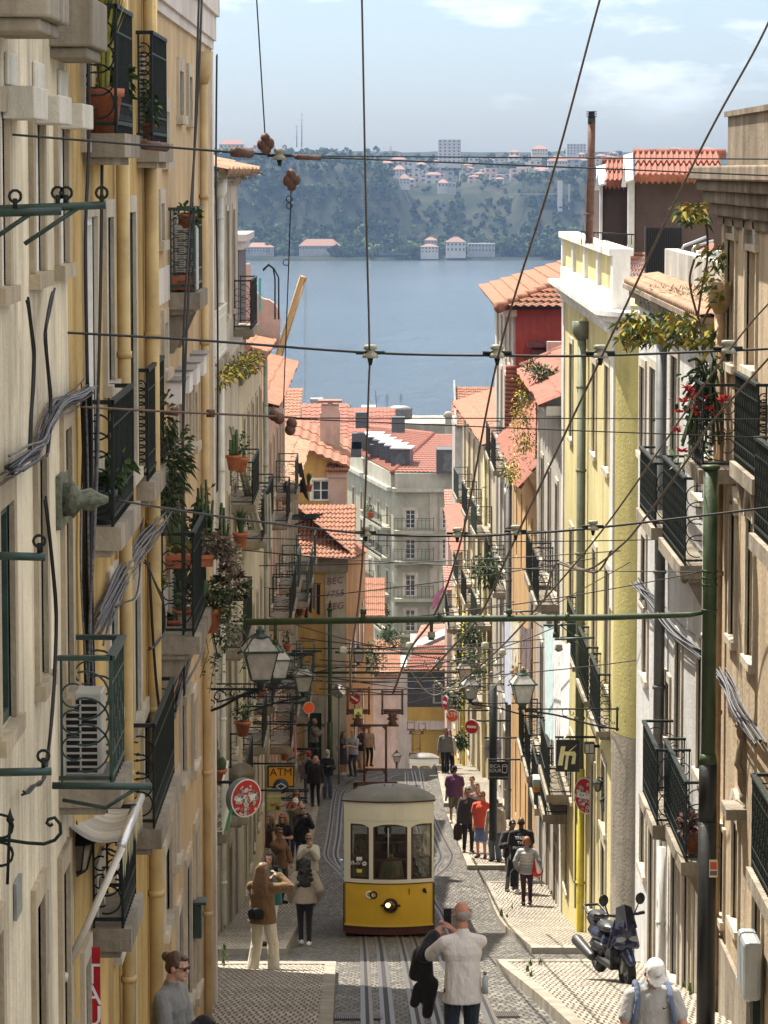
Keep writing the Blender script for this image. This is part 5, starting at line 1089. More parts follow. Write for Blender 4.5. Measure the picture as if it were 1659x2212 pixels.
for tx, vv in (('BEC', 1255), ('1755', 1283), ('ZEG', 1310)): text_mesh(tx, .36, frame4(P(724, vv, 127.9), (1, 0, .12), (.12, 0, 1)), .003, 'graffiti', GRAF, b11)
ws = rows(fr_, (76, 79.5, 83), [(-17.4, 2.2), (-14, 2.4), (-9.5, 2.5)], 1.0, 'nks')
c7 = shell('stained_house', 'stained white house with a weedy red roof next to the yellow house', fr_, 74.45, 87, -21, -5.3, GW, ws)
mb = MB(); tiles(mb, fr_.p(74.5, -5.1, .45), fr_.p(87, -5.1, .45), -fr_.N * 3.2 + Vector((0, 0, 1.6)), 34, 7, .07, .05); ridge(mb, fr_.p(87, -5.0, .4), fr_.p(87, -3.6, -2.7), .13); mb.build('roof', ROOFR, c7)
mb = MB(); fr_.box(mb, 74.5, 87.2, -5.32, -5.12, -.1, .35); mb.build('gutter', WTRIM, c7)
for a, z in ((75.4, -9.6), (79, -9.6), (75.4, -14.2), (79.5, -14.2), (83, -14.3)): balcony(c7, fr_, a, a + 2.6, z, .5, 1.0, 'l', bracket=False)
t = thing('roof_shrub', 'shaggy green shrub on the red roof eave beside the yellow house', 'weeds', P(1175, 810, 80)); mb = MB()
for u, v in ((1150, 795), (1165, 803), (1185, 815), (1200, 828), (1192, 818), (1175, 806)): bush(mb, P(u, v, 80), (.25, .4, .2), 130, .13, .02, 2, u, .1)
mb.build('foliage', GL[:2], t)
ws = rows(fr_, (89, 92.5, 96, 99.5), [(-19, 2.2), (-15.5, 2.6), (-11.3, 2.2)], .8, 'k', .0)
c8 = shell('orange_house', 'plain orange house with narrow dark windows and stepped roof edge', fr_, 87.05, 103, -24, -8.2, plaster('apricot render', (.62, .4, .19), (.3, .2, .1), .35, .06, .15), ws)
mb = MB(); tiles(mb, fr_.p(87.05, -8.05, .4), fr_.p(103, -8.05, .4), -fr_.N * 2.6 + Vector((0, 0, 3.2)), 40, 7, .07, .05); mb.build('roof', ROOFR, c8)
for k, (x0, x1, va, vb, y0, n) in enumerate(((1093, 1117, 960, 784, 102.6, 19), (1160, 1181, 985, 860, 86.8, 12))):
 mb = MB()
 for i in range(n): mb.tube([P(x0 - 4 + .2 * i, va + (vb - va) * i / n, y0), P(x1 + .2 * i, va + 1 + (vb - va) * i / n, y0)], .07, 8)
 mb.build('tile_verge', ROOFR, c8 if k == 0 else c7)
pipe(c8, fr_, 102.2, -24, -8.6, .09, .14, GP_, True); pipe(c8, fr_, 87.6, -24, -10, .06, .1, GP_)
t = thing('wall_creeper', 'yellow green creeper trailing down the stepped roof edge', 'plant', P(1135, 960, 86)); mb = MB(); random.seed(9)
for k in range(46):
 v = 810 + random.random() * 230; u = 1140 - (v - 810) * .09 + random.uniform(-12, 14) - (20 if v > 980 else 0); bush(mb, P(u, v, 86 + random.uniform(-.4, .1)), (.28, .2, .28), 26, .1, .02, 3, k, .3)
mb.build('foliage', [GL[1], GL[2], YFL], t)
RSID = M('red painted siding', (.30, .035, .022), .5, 0, .15, 3, .1)
c9 = thing('red_clad_house', 'tall white house with red metal side wall and hipped tile roof', 'building', (5, 104, -24)); d = 103.5
ws = rows(fr_, (104.8, 108.5, 112.2, 116), [(-20.3, 2.3), (-16.8, 2.5), (-12.8, 2.5), (-9, 2.5), (-5.9, 1.5)], 1.0, 'ngk')
mb = MB(); wall_mesh(mb, fr_, 103.05, 120, -26, zat(665, d), ws, .2, 8); mb.build('wall', GW, c9)
for wi in ws: window(c9, fr_, *wi[:5])
mb = MB(); z0, z1 = zat(840, d), zat(662, d); x0, x1 = P(1112, 700, d).x, 12
mb.para((x0, 102.95, z0), (x1 - x0, 0, 0), (0, .08, 0), (0, 0, z1 - z0))
for k in range(34): mb.para((x0 + .22 * k, 102.92, z0), (.05, 0, 0), (0, .03, 0), (0, 0, z1 - z0 - .003))
mb.build('side_cladding', RSID, c9)
mb = MB(); ex = XR - .5; z = zat(662, d)
A, B, Rg0, Rg1 = Vector((ex, 102.4, z)), Vector((ex, 120.5, z)), Vector((7.9, 106.5, z + 1.55)), Vector((7.9, 116, z + 1.55)); Cc = Vector((12.5, 102.4, z))
def tri_tiles(mb, e0, e1, apex0, apex1, ncol, nrow, amp):
 e0, e1, apex0, apex1 = map(Vector, (e0, e1, apex0, apex1)); nr = (e1 - e0).cross(apex0 - e0).normalized(); nr = -nr if nr.z < 0 else nr; seg = 4; m = ncol * seg
 for r in range(nrow):
  vs = []
  for q, hh in ((r / nrow - .01, .06), ((r + 1) / nrow, 0)):
   p0, p1 = e0.lerp(apex0, q), e1.lerp(apex1, q)
   for i in range(m + 1): vs.append(p0.lerp(p1, i / m) + nr * (hh + amp * (.5 - .5 * cos(2 * pi * i / seg))))
  mb.add(vs, [(i, i + 1, m + 2 + i, m + 1 + i) for i in range(m)], True)
tri_tiles(mb, A, Cc, Rg0, Rg0 + Vector((.3, 0, 0)), 38, 12, .07); tri_tiles(mb, B, A, Rg1, Rg0, 64, 12, .07); ridge(mb, A, Rg0, .16); ridge(mb, Rg0, Rg1, .16); mb.poly(A - Vector((0, 0, .05)), Cc - Vector((0, 0, .05)), Cc + Vector((0, 1, -.05)), A + Vector((0, 1, -.05))); mb.poly(A - Vector((0, 0, .06)), B - Vector((0, 0, .06)), B + Vector((1, 0, -.06)), A + Vector((1, 0, -.06)))
mb.build('roof', ROOF, c9)
mb = MB(); fr_.box(mb, 102.9, 120.2, z - .28, z - .06, -.1, .3); mb.build('cornice', WTRIM, c9)
mb = MB(); mb.para(P(1140, 750, 102), (2.2, 0, 0), (0, .8, 0), (0, 0, .12)); mb.para(P(1150, 800, 102.2), (1.6, 0, 0), (0, .6, 0), (0, 0, .62)); mb.build('dormer', M('dark maroon wood', (.09, .035, .035), .5), c9)
mb = MB(); q = P(1182, 800, 101.5); mb.para(q, (.42, 0, 0), (0, .5, 0), (0, 0, .85)); mb.build('chimney', PNK, c9)
mb = MB(); tiles(mb, P(1145, 800, 101), P(1180, 800, 101), P(1150, 765, 102.6) - P(1145, 800, 101), 1, 3, .02, .1); mb.build('dormer_roof', ROOFR, c9)
for a, zz in ((105, -9.2), (105, -13), (110.5, -13.1), (110.5, -9.3)): balcony(c9, fr_, a, a + 3.4, zz, .5, 1.0, 'l', bracket=False)
f5 = FRt(3.9, -.028, 120)
ws = rows(f5, (122, 125.5, 129, 132.5, 136, 139.5), [(-23.4, 2.2), (-19.4, 2.4), (-16, 2.4), (-12.7, 2.3)], 1.0, 'nsg')
c10 = shell('cream_terrace', 'long cream terrace house with plant hung balconies before the crest', f5, 120.05, 142, -28, -9.8, plaster('warm cream render', (.6, .52, .34), (.28, .23, .15), .5, .08, .3), ws)
mb = MB(); tiles(mb, f5.p(120, -9.6, .4), f5.p(142, -9.6, .4), -f5.N * 3 + Vector((0, 0, 1)), 54, 5, .07); mb.build('roof', ROOF, c10)
for a, zz in ((121.3, -12.9), (128, -12.9), (121.3, -16.2), (128.3, -16.3), (134.5, -16.3), (125, -19.6), (132, -19.7), (134.5, -12.9)): balcony(c10, f5, a, a + 3.2, zz, .6, 1.0, 'l', bracket=False, rmat=IRONG if a % 2 > .4 else IRON)
YPL = M('bright yellow pipe', (.6, .5, .06), .5)
pipe(c10, f5, 138.5, -28, -18, .07, .12, YPL); pipe(c10, f5, 124.3, -28, -10, .07, .1, M('pale yellow pipe', (.5, .44, .22), .5))
f6 = FRt(3.3, 0, 142)
ws = rows(f6, (144, 148, 152, 156), [(-25.6, 2.2), (-22.4, 2.3), (-19, 2.3)], 1.0, 'kgn')
c11 = shell('ochre_terrace', 'narrow ochre terrace house at the crest on the right', f6, 142.05, 162, -36, -16.2, OCHRE, ws); mb = MB(); tiles(mb, f6.p(142, -16, .4), f6.p(162, -16, .4), -f6.N * 3 + Vector((0, 0, 1.2)), 44, 5, .07); mb.build('roof', ROOFR, c11)
for a, zz in ((143.4, -19.3), (148, -19.4), (143.4, -22.6)): balcony(c11, f6, a, a + 3, zz, .6, 1.0, 'l', bracket=False)
t = thing('brown_tile_house', 'house whose brown red tile slope faces the camera near the river', 'building', P(1015, 925, 205)); d = 205
mb = MB(); p0, p1 = P(987, 921, d), P(1046, 921, d); tiles(mb, p0, p1 + Vector((2, 0, 0)), Vector((0, 4.5, zat(836, d + 4.5) - p0.z)), 26, 16, .05, .04); mb.build('roof', ROOF, t); mb = MB(); mb.para(p0 - Vector((.1, -.3, 26)), (4, 0, 0), (0, 9, 0), (0, 0, 26)); mb.build('wall', GW, t); mb = MB(); mb.para(p0 - Vector((.14, 0, 0)), (.12, 0, 0), (0, 4.6, 2.4), (0, 0, .12)); mb.build('verge', GP_, t)
PG = plaster('pale sage render', (.38, .38, .30), (.3, .3, .25), .4, .06, .15); d = 270
b12 = thing('sage_apartment_block', 'pale sage apartment block with curved corner and red mansard roof', 'building', P(890, 1400, d))
S_ = d / F; fa = FF(d)
def ax(u, dd=d): return P(u, 1200, dd).x
zt_, zb_ = zat(1062, d), -56
flr = [(1102, 1142), (1165, 1208), (1242, 1288), (1318, 1364)]
fx0, fx1 = ax(858), ax(1000)
ops = [(ax(876), ax(897), zat(b_, d), zat(a_, d)) for a_, b_ in flr] + [(ax(955), ax(970), zat(b_, d), zat(a_, d)) for a_, b_ in flr]
mb = MB(); wall_mesh(mb, fa, fx0, fx1 + 3, zb_, zt_, ops, .3, 14)
sd_ = Vector((ax(766, 290) - ax(846, 272), 18, 0)); n_ = Vector((sd_.y, -sd_.x, 0)).normalized()
fs_ = Fr((ax(846), d + 1.2, 0), sd_, (-sd_.y, sd_.x, 0)); Ls = sd_.length + 8
ops2 = [(k * 4.2 + 1.2, k * 4.2 + 2.3, zat(b_, d) - .0, zat(a_, d)) for k in range(5) for a_, b_ in flr]
wall_mesh(mb, fs_, 0, Ls, zb_, zt_, ops2, .3, 6)
c0, c1 = Vector((ax(846), d + 1.2, 0)), Vector((fx0, d, 0)); mid = Vector((ax(848), d + .2, 0)); vs = []
for i in range(7):
 q = i / 6; p = c0 * (1 - q) ** 2 + mid * 2 * q * (1 - q) + c1 * q * q; vs += [(p.x, p.y, zb_), (p.x, p.y, zt_)]
mb.add(vs, [(2 * i, 2 * i + 2, 2 * i + 3, 2 * i + 1) for i in range(6)], True); mb.build('wall', PG, b12)
for o in ops: window(b12, fa, *o, 'g', .3, .22, True, STONE)
for o in ops2: window(b12, fs_, *o, 'g', .3, .22, True, STONE, out=.06)
for a_, b_ in flr[:]:
 balcony(b12, fa, ax(851), ax(936), zat(b_ + 2, d), 1.0, 1.0, 'l', bracket=True, step=.3, th=.25, mat=PG)
 balcony(b12, fs_, 0.4, 8.6, zat(b_ + 2, d), .8, 1.0, 'l', bracket=False, step=.3, th=.2, mat=PG)
mb = MB(); fa.box(mb, ax(928), ax(945), zb_, zt_, -.02, .12); mb.build('pilaster', plaster('pale warm stone', (.45, .41, .34), (.3, .26, .2), .3, .05, .1), b12)
mb = MB(); fa.box(mb, fx0 - .4, fx1 + 3, zt_, zt_ + .3, -.5, .5); fs_.box(mb, -.6, Ls, zt_ + .002, zt_ + .302, -.5, .5); fa.box(mb, fx0 - .2, fx1 + 3, zt_ + .302, zat(1022, d), -.5, .15); fs_.box(mb, -.4, Ls, zt_ + .304, zat(1022, d) + .003, -.5, .15)
vs = []; mb.build('cornice', plaster('pale cornice', (.44, .43, .36), (.3, .3, .25), .3, .05, .1), b12)
ze = zat(1022, d) + .05; e0, e1, e2 = Vector((ax(766, 290), 290, ze)), Vector((ax(848), d + .5, ze)), Vector((fx1 + 3, d - .2, ze))
r0 = Vector((ax(800, 300), 305, zat(932, 300))); r1 = Vector((ax(935, 292), 292, zat(938, 292))); r2 = Vector((fx1 + 3, 292, zat(938, 292)))
def flat_tiles(mb, a, b, c, dd, nc, nr): tri_tiles(mb, a, b, dd, c, nc, nr, .05)
mb = MB(); flat_tiles(mb, e0, e1, r1, r0, 50, 22); flat_tiles(mb, e1, e2, r2, r1, 26, 18); ridge(mb, e1, r1, .22); ridge(mb, r0, r1, .2); mb.poly(r0, r1, r1 + Vector((0, 14, -1)), r0 + Vector((0, 14, -1))); mb.build('roof', ROOFR, b12)
DZ = M('dark zinc cladding', (.07, .07, .075), .5, .2, .1)
for k in range(6):
 q = e0.lerp(e1, .12 + .15 * k) + Vector((.3, .9, 0)); mb = MB(); mb.para(q, (1.5, -.35, 0), (.3, 2.6, 0), (0, 0, 1.55)); dm = mb.build('dormer', DZ, b12); mb = MB(); mb.para(q + Vector((-.1, -.15, 1.55)), (1.75, -.4, 0), (.3, 2.9, 0), (0, 0, .1)); mb.build('dormer_roof', M('pale grey zinc', (.42, .42, .42), .5, .1), dm); mb = MB(); mb.para(q + Vector((.35, -.13, .3)), (.8, -.18, 0), (0, .02, 0), (0, 0, 1.0)); mb.build('pane', GLASS, dm)
q = P(943, 1023, 269); mb = MB(); mb.para(q, (2.2, 0, 0), (0, 3, 0), (0, 0, 1.9)); dm = mb.build('dormer', DZ, b12); mb = MB(); mb.para(q + Vector((.5, -.03, .2)), (1.2, 0, 0), (0, .02, 0), (0, 0, 1.4)); mb.build('pane', GLASS, dm)
for u, v in ((857, 1003), (833, 997), (799, 995), (760, 970), (752, 988), (768, 925), (846, 935)):
 q = P(u, v, 283); mb = MB(); mb.para(q, (1.1, 0, 0), (0, 1.2, 0), (0, 0, 1.3)); mb.build('roof_box', DZ, b12)
b13 = thing('yellow_corner_shop', 'low yellow and white house closing the bottom of the street', 'building', P(920, 1660, 245)); d = 245; fb = FF(d)
def bx(u): return P(u, 1550, d).x
mb = MB(); fb.box(mb, bx(872), bx(1010), -60, zat(1528, d), -8, 0); mb.build('wall', plaster('sunny yellow render', (.62, .46, .12), (.35, .26, .08), .4, .05, .1), b13)
mb = MB(); fb.box(mb, bx(862), bx(880), -60, zat(1441, d), -6, .15); fb.box(mb, bx(872), bx(1010), zat(1575, d), zat(1557, d), -.1, .25); fb.box(mb, bx(880), bx(888), -60, zat(1575, d), -.1, .2); mb.build('white_trim', WTRIM, b13)
mb = MB(); fb.box(mb, bx(876), bx(1010), zat(1530, d), zat(1448, d), -7, -.2)
for k in range(14): fb.box(mb, bx(880 + 9 * k), bx(882 + 9 * k), zat(1530, d), zat(1450, d), -.2, -.14)
mb.build('grey_upper_wall', M('slate grey cladding', (.075, .08, .09), .6, 0, .1, 2), b13)
mb = MB(); fb.box(mb, bx(935), bx(957), zat(1520, d), zat(1478, d), -.2, -.08); w_ = mb.build('window', M('sage window frame', (.4, .42, .38), .5), b13); mb = MB(); fb.box(mb, bx(939), bx(953), zat(1517, d), zat(1481, d), -.1, -.06); mb.build('pane', GLASS, w_)
mb = MB(); tiles(mb, P(872, 1448, d - .5), P(1010, 1448, d - .5), P(900, 1395, d + 5) - P(872, 1448, d - .5), 26, 8, .1, .06); mb.build('roof', ROOFR, b13)
t = thing('pink_tile_house', 'house with pale red roof and grey metal strip above the slate wall', 'building', P(930, 1400, 252)); mb = MB(); mb.poly(P(888, 1400, 252), P(1000, 1400, 252), P(1000, 1345, 262), P(910, 1350, 262)); tiles(mb, P(885, 1398, 251.5), P(1000, 1398, 251.5), P(915, 1350, 260) - P(885, 1398, 251.5), 26, 6, .06); mb.build('roof', roofmat('pale red tiles', (.34, .15, .11), .1), t)
mb = MB(); mb.para(P(890, 1412, 250), P(985, 1370, 250) - P(890, 1412, 250), (0, 1.6, .3), (0, 0, .3)); mb.build('metal_strip', M('ribbed zinc', (.2, .23, .22), .5, .3), t); mb = MB(); mb.para(P(888, 1470, 252.3), (4.4, 0, 0), (0, 8, 0), (0, 0, zat(1400, 252) - zat(1470, 252))); mb.build('wall', PNK, t)
t = thing('salmon_house', 'small salmon house with weedy roof left of the slate wall', 'building', P(815, 1600, 190)); d = 190; mb = MB(); p0 = P(797, 1660, d); mb.para(p0 + Vector((0, 0, -12)), (P(862, 1600, d).x - p0.x, 0, 0), (0, 10, 0), (0, 0, zat(1455, d) - p0.z + 12)); mb.build('wall', PNK, t); mb = MB(); tiles(mb, P(793, 1457, d - .3), P(866, 1457, d - .3), (0, 4, 1.4), 16, 7, .07); mb.build('roof', ROOF, t)
t = thing('orange_eave_house', 'narrow orange house with broken tile eave behind the mustard house', 'building', P(800, 1420, 170)); d = 165; mb = MB(); p0 = P(783, 1640, d); mb.para(p0 + Vector((-2, 0, -8)), (P(806, 1600, d).x - p0.x + 2, 0, 0), (0, 12, 0), (0, 0, zat(1330, d) - p0.z + 8)); mb.build('wall', ORG, t); mb = MB(); tiles(mb, P(770, 1332, d - .3), P(832, 1332, d - .3), (0, 4, 1.4), 14, 6, .07); mb.build('roof', ROOF, t)
for u, v, dd, s, lab in ((820, 1310, 168, .5, 'bright green weeds on the broken orange eave'), (812, 1420, 160, .8, 'dark green creeper hanging beside the orange eave house'), (845, 1370, 180, .6, 'green bush on the roofline left of the sage block corner')):
 t = thing('roof_bush', lab, 'weeds', P(u, v, dd)); mb = MB(); bush(mb, P(u, v, dd), (s, s, s * 1.2), 420, .2, .05, 2, u); mb.build('foliage', GL[:2], t)
def block(name, lab, u0, u1, v0, d, mat, dp=10, roof=None, rise=0):
 t = thing(name, lab, 'building', P((u0 + u1) / 2, v0, d)); p0, p1 = P(u0, v0, d), P(u1, v0, d); mb = MB(); mb.para((p0.x, d, -61), (p1.x - p0.x, 0, 0), (0, dp, 0), (0, 0, p0.z + 61)); mb.build('wall', mat, t)
 if roof: mb = MB(); tiles(mb, p0 + Vector((-.2, -.4, .05)), p1 + Vector((.2, -.4, .05)), (0, dp * .6, rise), max(8, int((p1.x - p0.x) / .3)), 10, .05, .04); mb.build('roof', roof, t)
 return t
block('roof_house', 'red roofed house with white gable strip left of the pink chimney', 630, 745, 955, 230, PNK, 14, ROOFR, 2.0)
block('roof_house', 'long red roof sloping up behind the pink chimney to the sage block', 735, 850, 968, 305, GW, 14, ROOFR, 3.0)
block('roof_house', 'orange tiled house tucked against the pink balconies', 590, 642, 905, 210, ORG, 12, ROOF, 1.4)
block('flat_house', 'long flat beige building along the river edge skyline', 838, 1000, 915, 360, plaster('beige concrete', (.4, .36, .3), (.2, .18, .15), .5, .08, .2), 12)
block('flat_house', 'dim grey low roof at the left end of the river edge skyline', 600, 700, 905, 350, GW, 10)
block('flat_house', 'greenish plant room block left of centre on the river skyline', 780, 812, 880, 355, M('grey green panel', (.2, .22, .2), .6, 0, .1), 4)
block('flat_house', 'dark glazed plant room right of the greenish block', 812, 852, 886, 352, DZ, 5)
block('chimney_block', 'grey square chimney block left of the pink chimney top', 670, 697, 862, 300, M('grey cement', (.24, .23, .22), .8, 0, .1, 3), 2)
block('chimney_block', 'small white vent stack between red roofs', 675, 688, 925, 228, WTRIM, .6)
block('chimney_block', 'tall beige vent chimney at the right of the river skyline', 962, 976, 905, 330, plaster('beige concrete', (.4, .36, .3), (.2, .18, .15), .5, .08, .2), 1)
t = thing('vent_cowl', 'round cream cowl on top of the beige vent chimney', 'chimney', P(969, 905, 330)); mb = MB(); mb.lathe(P(969, 905, 330) + Vector((0, .5, 0)), [(.25, 0), (.3, .1), (.55, .2), (.35, .6), (.2, .7), (.01, .72)], 12); mb.build('cowl', plaster('beige concrete', (.4, .36, .3), (.2, .18, .15), .5, .08, .2), t)
t = thing('water_tank', 'broad grey round tank on the river edge skyline', 'tank', P(863, 895, 350)); mb = MB(); mb.lathe(P(863, 905, 350), [(1.3, 0), (1.3, 1.0), (1.5, 1.05), (.7, 1.35), (.01, 1.4)], 16); mb.build('drum', M('weathered zinc', (.3, .3, .29), .5, .2), t)
t = thing('church_finial', 'tiny green copper spire peeking over the red roofs', 'spire', P(757, 912, 380)); mb = MB(); mb.lathe(P(757, 912, 380), [(.7, 0), (.5, .7), (.12, 1.4), (.15, 1.5), (.01, 2.2)], 8); mb.build('spire', M('green copper', (.12, .25, .2), .6), t)
for u, lab in ((836, 'thin rooftop aerial nearest the long contact wire'), (815, 'tilted rooftop aerial with cross bars'), (866, 'tallest rooftop aerial right of the contact wire')):
 t = thing('roof_aerial', lab, 'aerial', P(u, 890, 350)); mb = MB(); p = P(u, 890, 350); mb.tube([p, P(u - (4 if u == 815 else 0), 850 if u != 815 else 845, 350)], .04, 4)
 for k in range(3): q = P(u, 856 + 5 * k, 350); mb.tube([q - Vector((.25, 0, 0)), q + Vector((.25, 0, 0))], .025, 3)
 mb.build('mast', GP_, t)
block('sloped_house', 'house with red tiled slope just right of the sage block', 985, 1046, 960, 240, PNK, 12, ROOFR, 2.4)
block('sloped_house', 'house with small salmon roof fragment under the right balconies', 968, 1000, 1112, 225, PNK, 8, roofmat('pale red tiles', (.34, .15, .11), .1), 1.2)
block('sloped_house', 'rosy wall and tile corner beside the flapping pink cloth', 966, 1000, 1275, 215, PNK, 8, roofmat('pale red tiles', (.34, .15, .11), .1), 1.0)
b14 = thing('recessed_house', 'plain recessed grey house between the sand house and the left side street', 'house', (-6, 45, -13)); mb = MB(); mb.para((-11, d3 + .05, -15), (8.35, 0, 0), (0, 9.2, 0), (0, 0, 15.6)); mb.build('wall', GW, b14)
# ================================================================ the funicular car
TC = M('cream tram enamel', (.72, .68, .54), .35, 0, .04, 2, 0, spec=.5, coat=.2); TY = M('yellow tram enamel', (.70, .42, .03), .32, 0, .05, 2.5, 0, spec=.5, coat=.25)
TB = M('dark brown tram wood', (.055, .022, .016), .4, 0, .2, 6); TR = M('grey tram roof canvas', (.16, .15, .13), .6, 0, .12, 3, .1); TS = M('maroon skirt', (.09, .028, .022), .5, 0, .15, 5)
m, gnt, bs, L = new_mat('tram glass'); gnt.nodes.remove(bs)
tr_ = gnt.nodes.new('ShaderNodeBsdfTransparent'); tr_.inputs['Color'].default_value = (.8, .84, .82, 1); gl = gnt.nodes.new('ShaderNodeBsdfGlossy'); gl.inputs['Roughness'].default_value = .03
fz = gnt.nodes.new('ShaderNodeFresnel'); fz.inputs['IOR'].default_value = 1.6; ms = gnt.nodes.new('ShaderNodeMixShader'); L.new(fz.outputs[0], ms.inputs[0]); L.new(tr_.outputs[0], ms.inputs[1]); L.new(gl.outputs[0], ms.inputs[2]); L.new(ms.outputs[0], gnt.nodes['Material Output'].inputs['Surface'])
TGL = m
DT = onground(840, 2024).y
def tramcar(name, label, uc, d0, detail=True):
 gz = G(d0); c = P(uc, 2000, d0); t = thing(name, label, 'tram', (c.x, d0, gz)); O = Vector((c.x, d0, gz))
 k = 71.0 / DT if detail else 1
 X = lambda u: (P(u, 1850, DT).x - P(840, 1850, DT).x); Z = lambda v: P(840, v, DT).z - G(DT)
 W = X(937) - X(743); bow = .2; LB = 8.2
 def fy(x): return bow * (2 * x / W) ** 2
 def front(mb, x0, x1, z0, z1, off=0, n=6, th=.03):
  a = [x0 + (x1 - x0) * i / n for i in range(n + 1)]
  vs = [(x, fy(x) - off, z) for x in a for z in (z0, z1)] + [(x, fy(x) - off + th, z) for x in a for z in (z0, z1)]; m_ = 2 * (n + 1)
  fs = [(2 * i, 2 * i + 2, 2 * i + 3, 2 * i + 1) for i in range(n)] + [(m_ + 2 * i, m_ + 2 * i + 1, m_ + 2 * i + 3, m_ + 2 * i + 2) for i in range(n)]
  fs += [(2 * i + 1, 2 * i + 3, m_ + 2 * i + 3, m_ + 2 * i + 1) for i in range(n)] + [(2 * i, m_ + 2 * i, m_ + 2 * i + 2, 2 * i + 2) for i in range(n)] + [(0, 1, m_ + 1, m_), (2 * n, m_ + 2 * n, m_ + 2 * n + 1, 2 * n + 1)]
  mb.add(vs, fs, False)
 zr, zh, zw1, zw0, zs, zy, zk = Z(1732), Z(1773), Z(1783), Z(1901), Z(1909), Z(2001), Z(2014)
 h = W / 2
 mb = MB(); front(mb, -h, h, zh, zr, .012, 12); front(mb, -h, h, zw1 + .02, zh, 0, 12); front(mb, -h, h, zs, zw0, .004, 12)
 xs = [-h, X(757), X(797), X(806), X(880), X(888), X(933), h]
 for i in (0, 2, 4, 6): front(mb, xs[i], xs[i + 1], zw0, zw1 + .02, 0, 3)
 for i in (1, 3, 5):     # arched heads: corner fillets
  a, b = xs[i], xs[i + 1]; n = 10; vs = []
  for j in range(n + 1):
   x = a + (b - a) * j / n; e = abs(2 * j / n - 1)
   if i == 1: e = max(0, j / n) ** 2 * 1.1 if True else e
   if i == 5: e = max(0, 1 - j / n) ** 2 * 1.1
   dz = .06 * e ** 2.2; vs += [(x, fy(x) - .002, zw1 + .02), (x, fy(x) - .002, zw1 + .018 - dz)]
  mb.add(vs, [(2 * j, 2 * j + 2, 2 * j + 3, 2 * j + 1) for j in range(n)])
 mb.build('cream_front', TC, t, True)
 mb = MB(); front(mb, -h, h, zy, zs - .012, .004, 14); mb.mi(1); front(mb, -h, h, zy - .015, zy + .02, .02, 14);
 for s in (-1, 1): front(mb, s * h - .022 * (s > 0), s * h + .022 * (s < 0), zy, zs - .02, .014, 1)
 mb.build('yellow_panel', [TY, M('yellow beading', (.66, .46, .08), .35, 0, .05)], t, True)
 mb = MB(); front(mb, -h, h, zs - .014, zs + .004, .016, 14); mb.build('dark_beading', TB, t, True)
 mb = MB(); front(mb, -h + .02, h - .02, zk - .06, zy - .016, -.02, 12); mb.build('skirt', TS, t, True)
 for i in (1, 3, 5):
  a, b = xs[i], xs[i + 1]; mb = MB(); f = .035
  front(mb, a, a + f, zw0, zw1, -.02, 1); front(mb, b - f, b, zw0, zw1, -.02, 1); front(mb, a + f, b - f, zw0, zw0 + f, -.02, 4); front(mb, a + f, b - f, zw1 - f * .8, zw1, -.02, 4)
  if i == 3: z1 = zw0 + (zw1 - zw0) * .36; front(mb, a + f, b - f, z1 - .025, z1 + .025, -.02, 4); z1 = zw0 + (zw1 - zw0) * .68; front(mb, a + f, b - f, z1 - .02, z1 + .02, -.03, 4)
  o = mb.build('window_frame', TB, t, True)
  mb = MB(); front(mb, a + f, b - f, zw0 + f, zw1 - f, -.035, 6, .006); mb.build('pane', TGL, o, True)
  if i == 3: mb = MB(); mb.tube([((a + b) / 2 - .04, -.01, zw0 + .45), ((a + b) / 2 - .04, -.01, zw1 - .05)], .012, 5); mb.build('wiper', ACW, o, True)
 mb = MB()
 for s in (-1, 1):
  for y0, y1, z0, z1, mi in ((bow, LB, zh, zr, 0), (bow, LB, zw0 - .02, zw0 + .02, 0)): mb.mi(mi).para((s * h - (.03 if s > 0 else 0), y0, z0), (.03, 0, 0), (0, y1 - y0, 0), (0, 0, z1 - z0))
  for j in range(8):
   y = bow + (LB - bow - .08) * j / 7; mb.mi(0).para((s * h - (.03 if s > 0 else 0), y, zw0 + .02), (.03, 0, 0), (0, .09, 0), (0, 0, zh - zw0 - .02))
  mb.mi(1).add([(s * h, bow, zk + .05), (s * h, LB, zk - .9), (s * h, LB, zw0 - .02), (s * h, bow, zw0 - .02)], [(0, 1, 2, 3)])
  mb.mi(2).para((s * (h + .02) - (.05 if s > 0 else 0), bow - .02, zk - .02), (.05, 0, 0), (0, .1, 0), (0, 0, zs - zk))
 mb.mi(0).para((-h, LB, zh), (W, 0, 0), (0, .03, 0), (0, 0, zr - zh)); mb.mi(1).para((-h, LB, zk - .9), (W, 0, 0), (0, .03, 0), (0, 0, zw0 - zk + .9)); mb.mi(2).para((-h + .04, bow, zk), (W - .08, 0, 0), (0, LB - bow, 0), (0, 0, .05))
 mb.build('body_sides', [TC, TY, TB], t, True)
 n, q = 16, 14; vs = []; ov = .035; top = Z(1703) - zr
 ys = [-.05, 0, .06, .14, .26, .42, .65, .95, 1.4, 2, 3, 4.5, 6, 7.4, LB + .1]
 for y in ys:
  k_ = min(1, ((y + .05) / .95)) ; k_ = sqrt(max(0, 1 - (1 - k_) ** 2))
  for i in range(n + 1):
   x = -1 + 2 * i / n; xx = x * (h + ov); yy = max(y, -1) + (fy(x * h) if y < 1.4 else fy(x * h) * max(0, 1 - (y - 1.4) / 4)); vs.append((xx, yy, zr + .012 + (top * .95) * k_ * (1 - abs(x) ** 2.6)))
 mb = MB(); mb.add(vs, [(j * (n + 1) + i, j * (n + 1) + i + 1, (j + 1) * (n + 1) + i + 1, (j + 1) * (n + 1) + i) for j in range(len(ys) - 1) for i in range(n)], True)
 mb.mi(1); front(mb, -h - ov, h + ov, zr - .02, zr + .016, .05, 12, .06); mb.build('roof', [TR, TB], t, True)
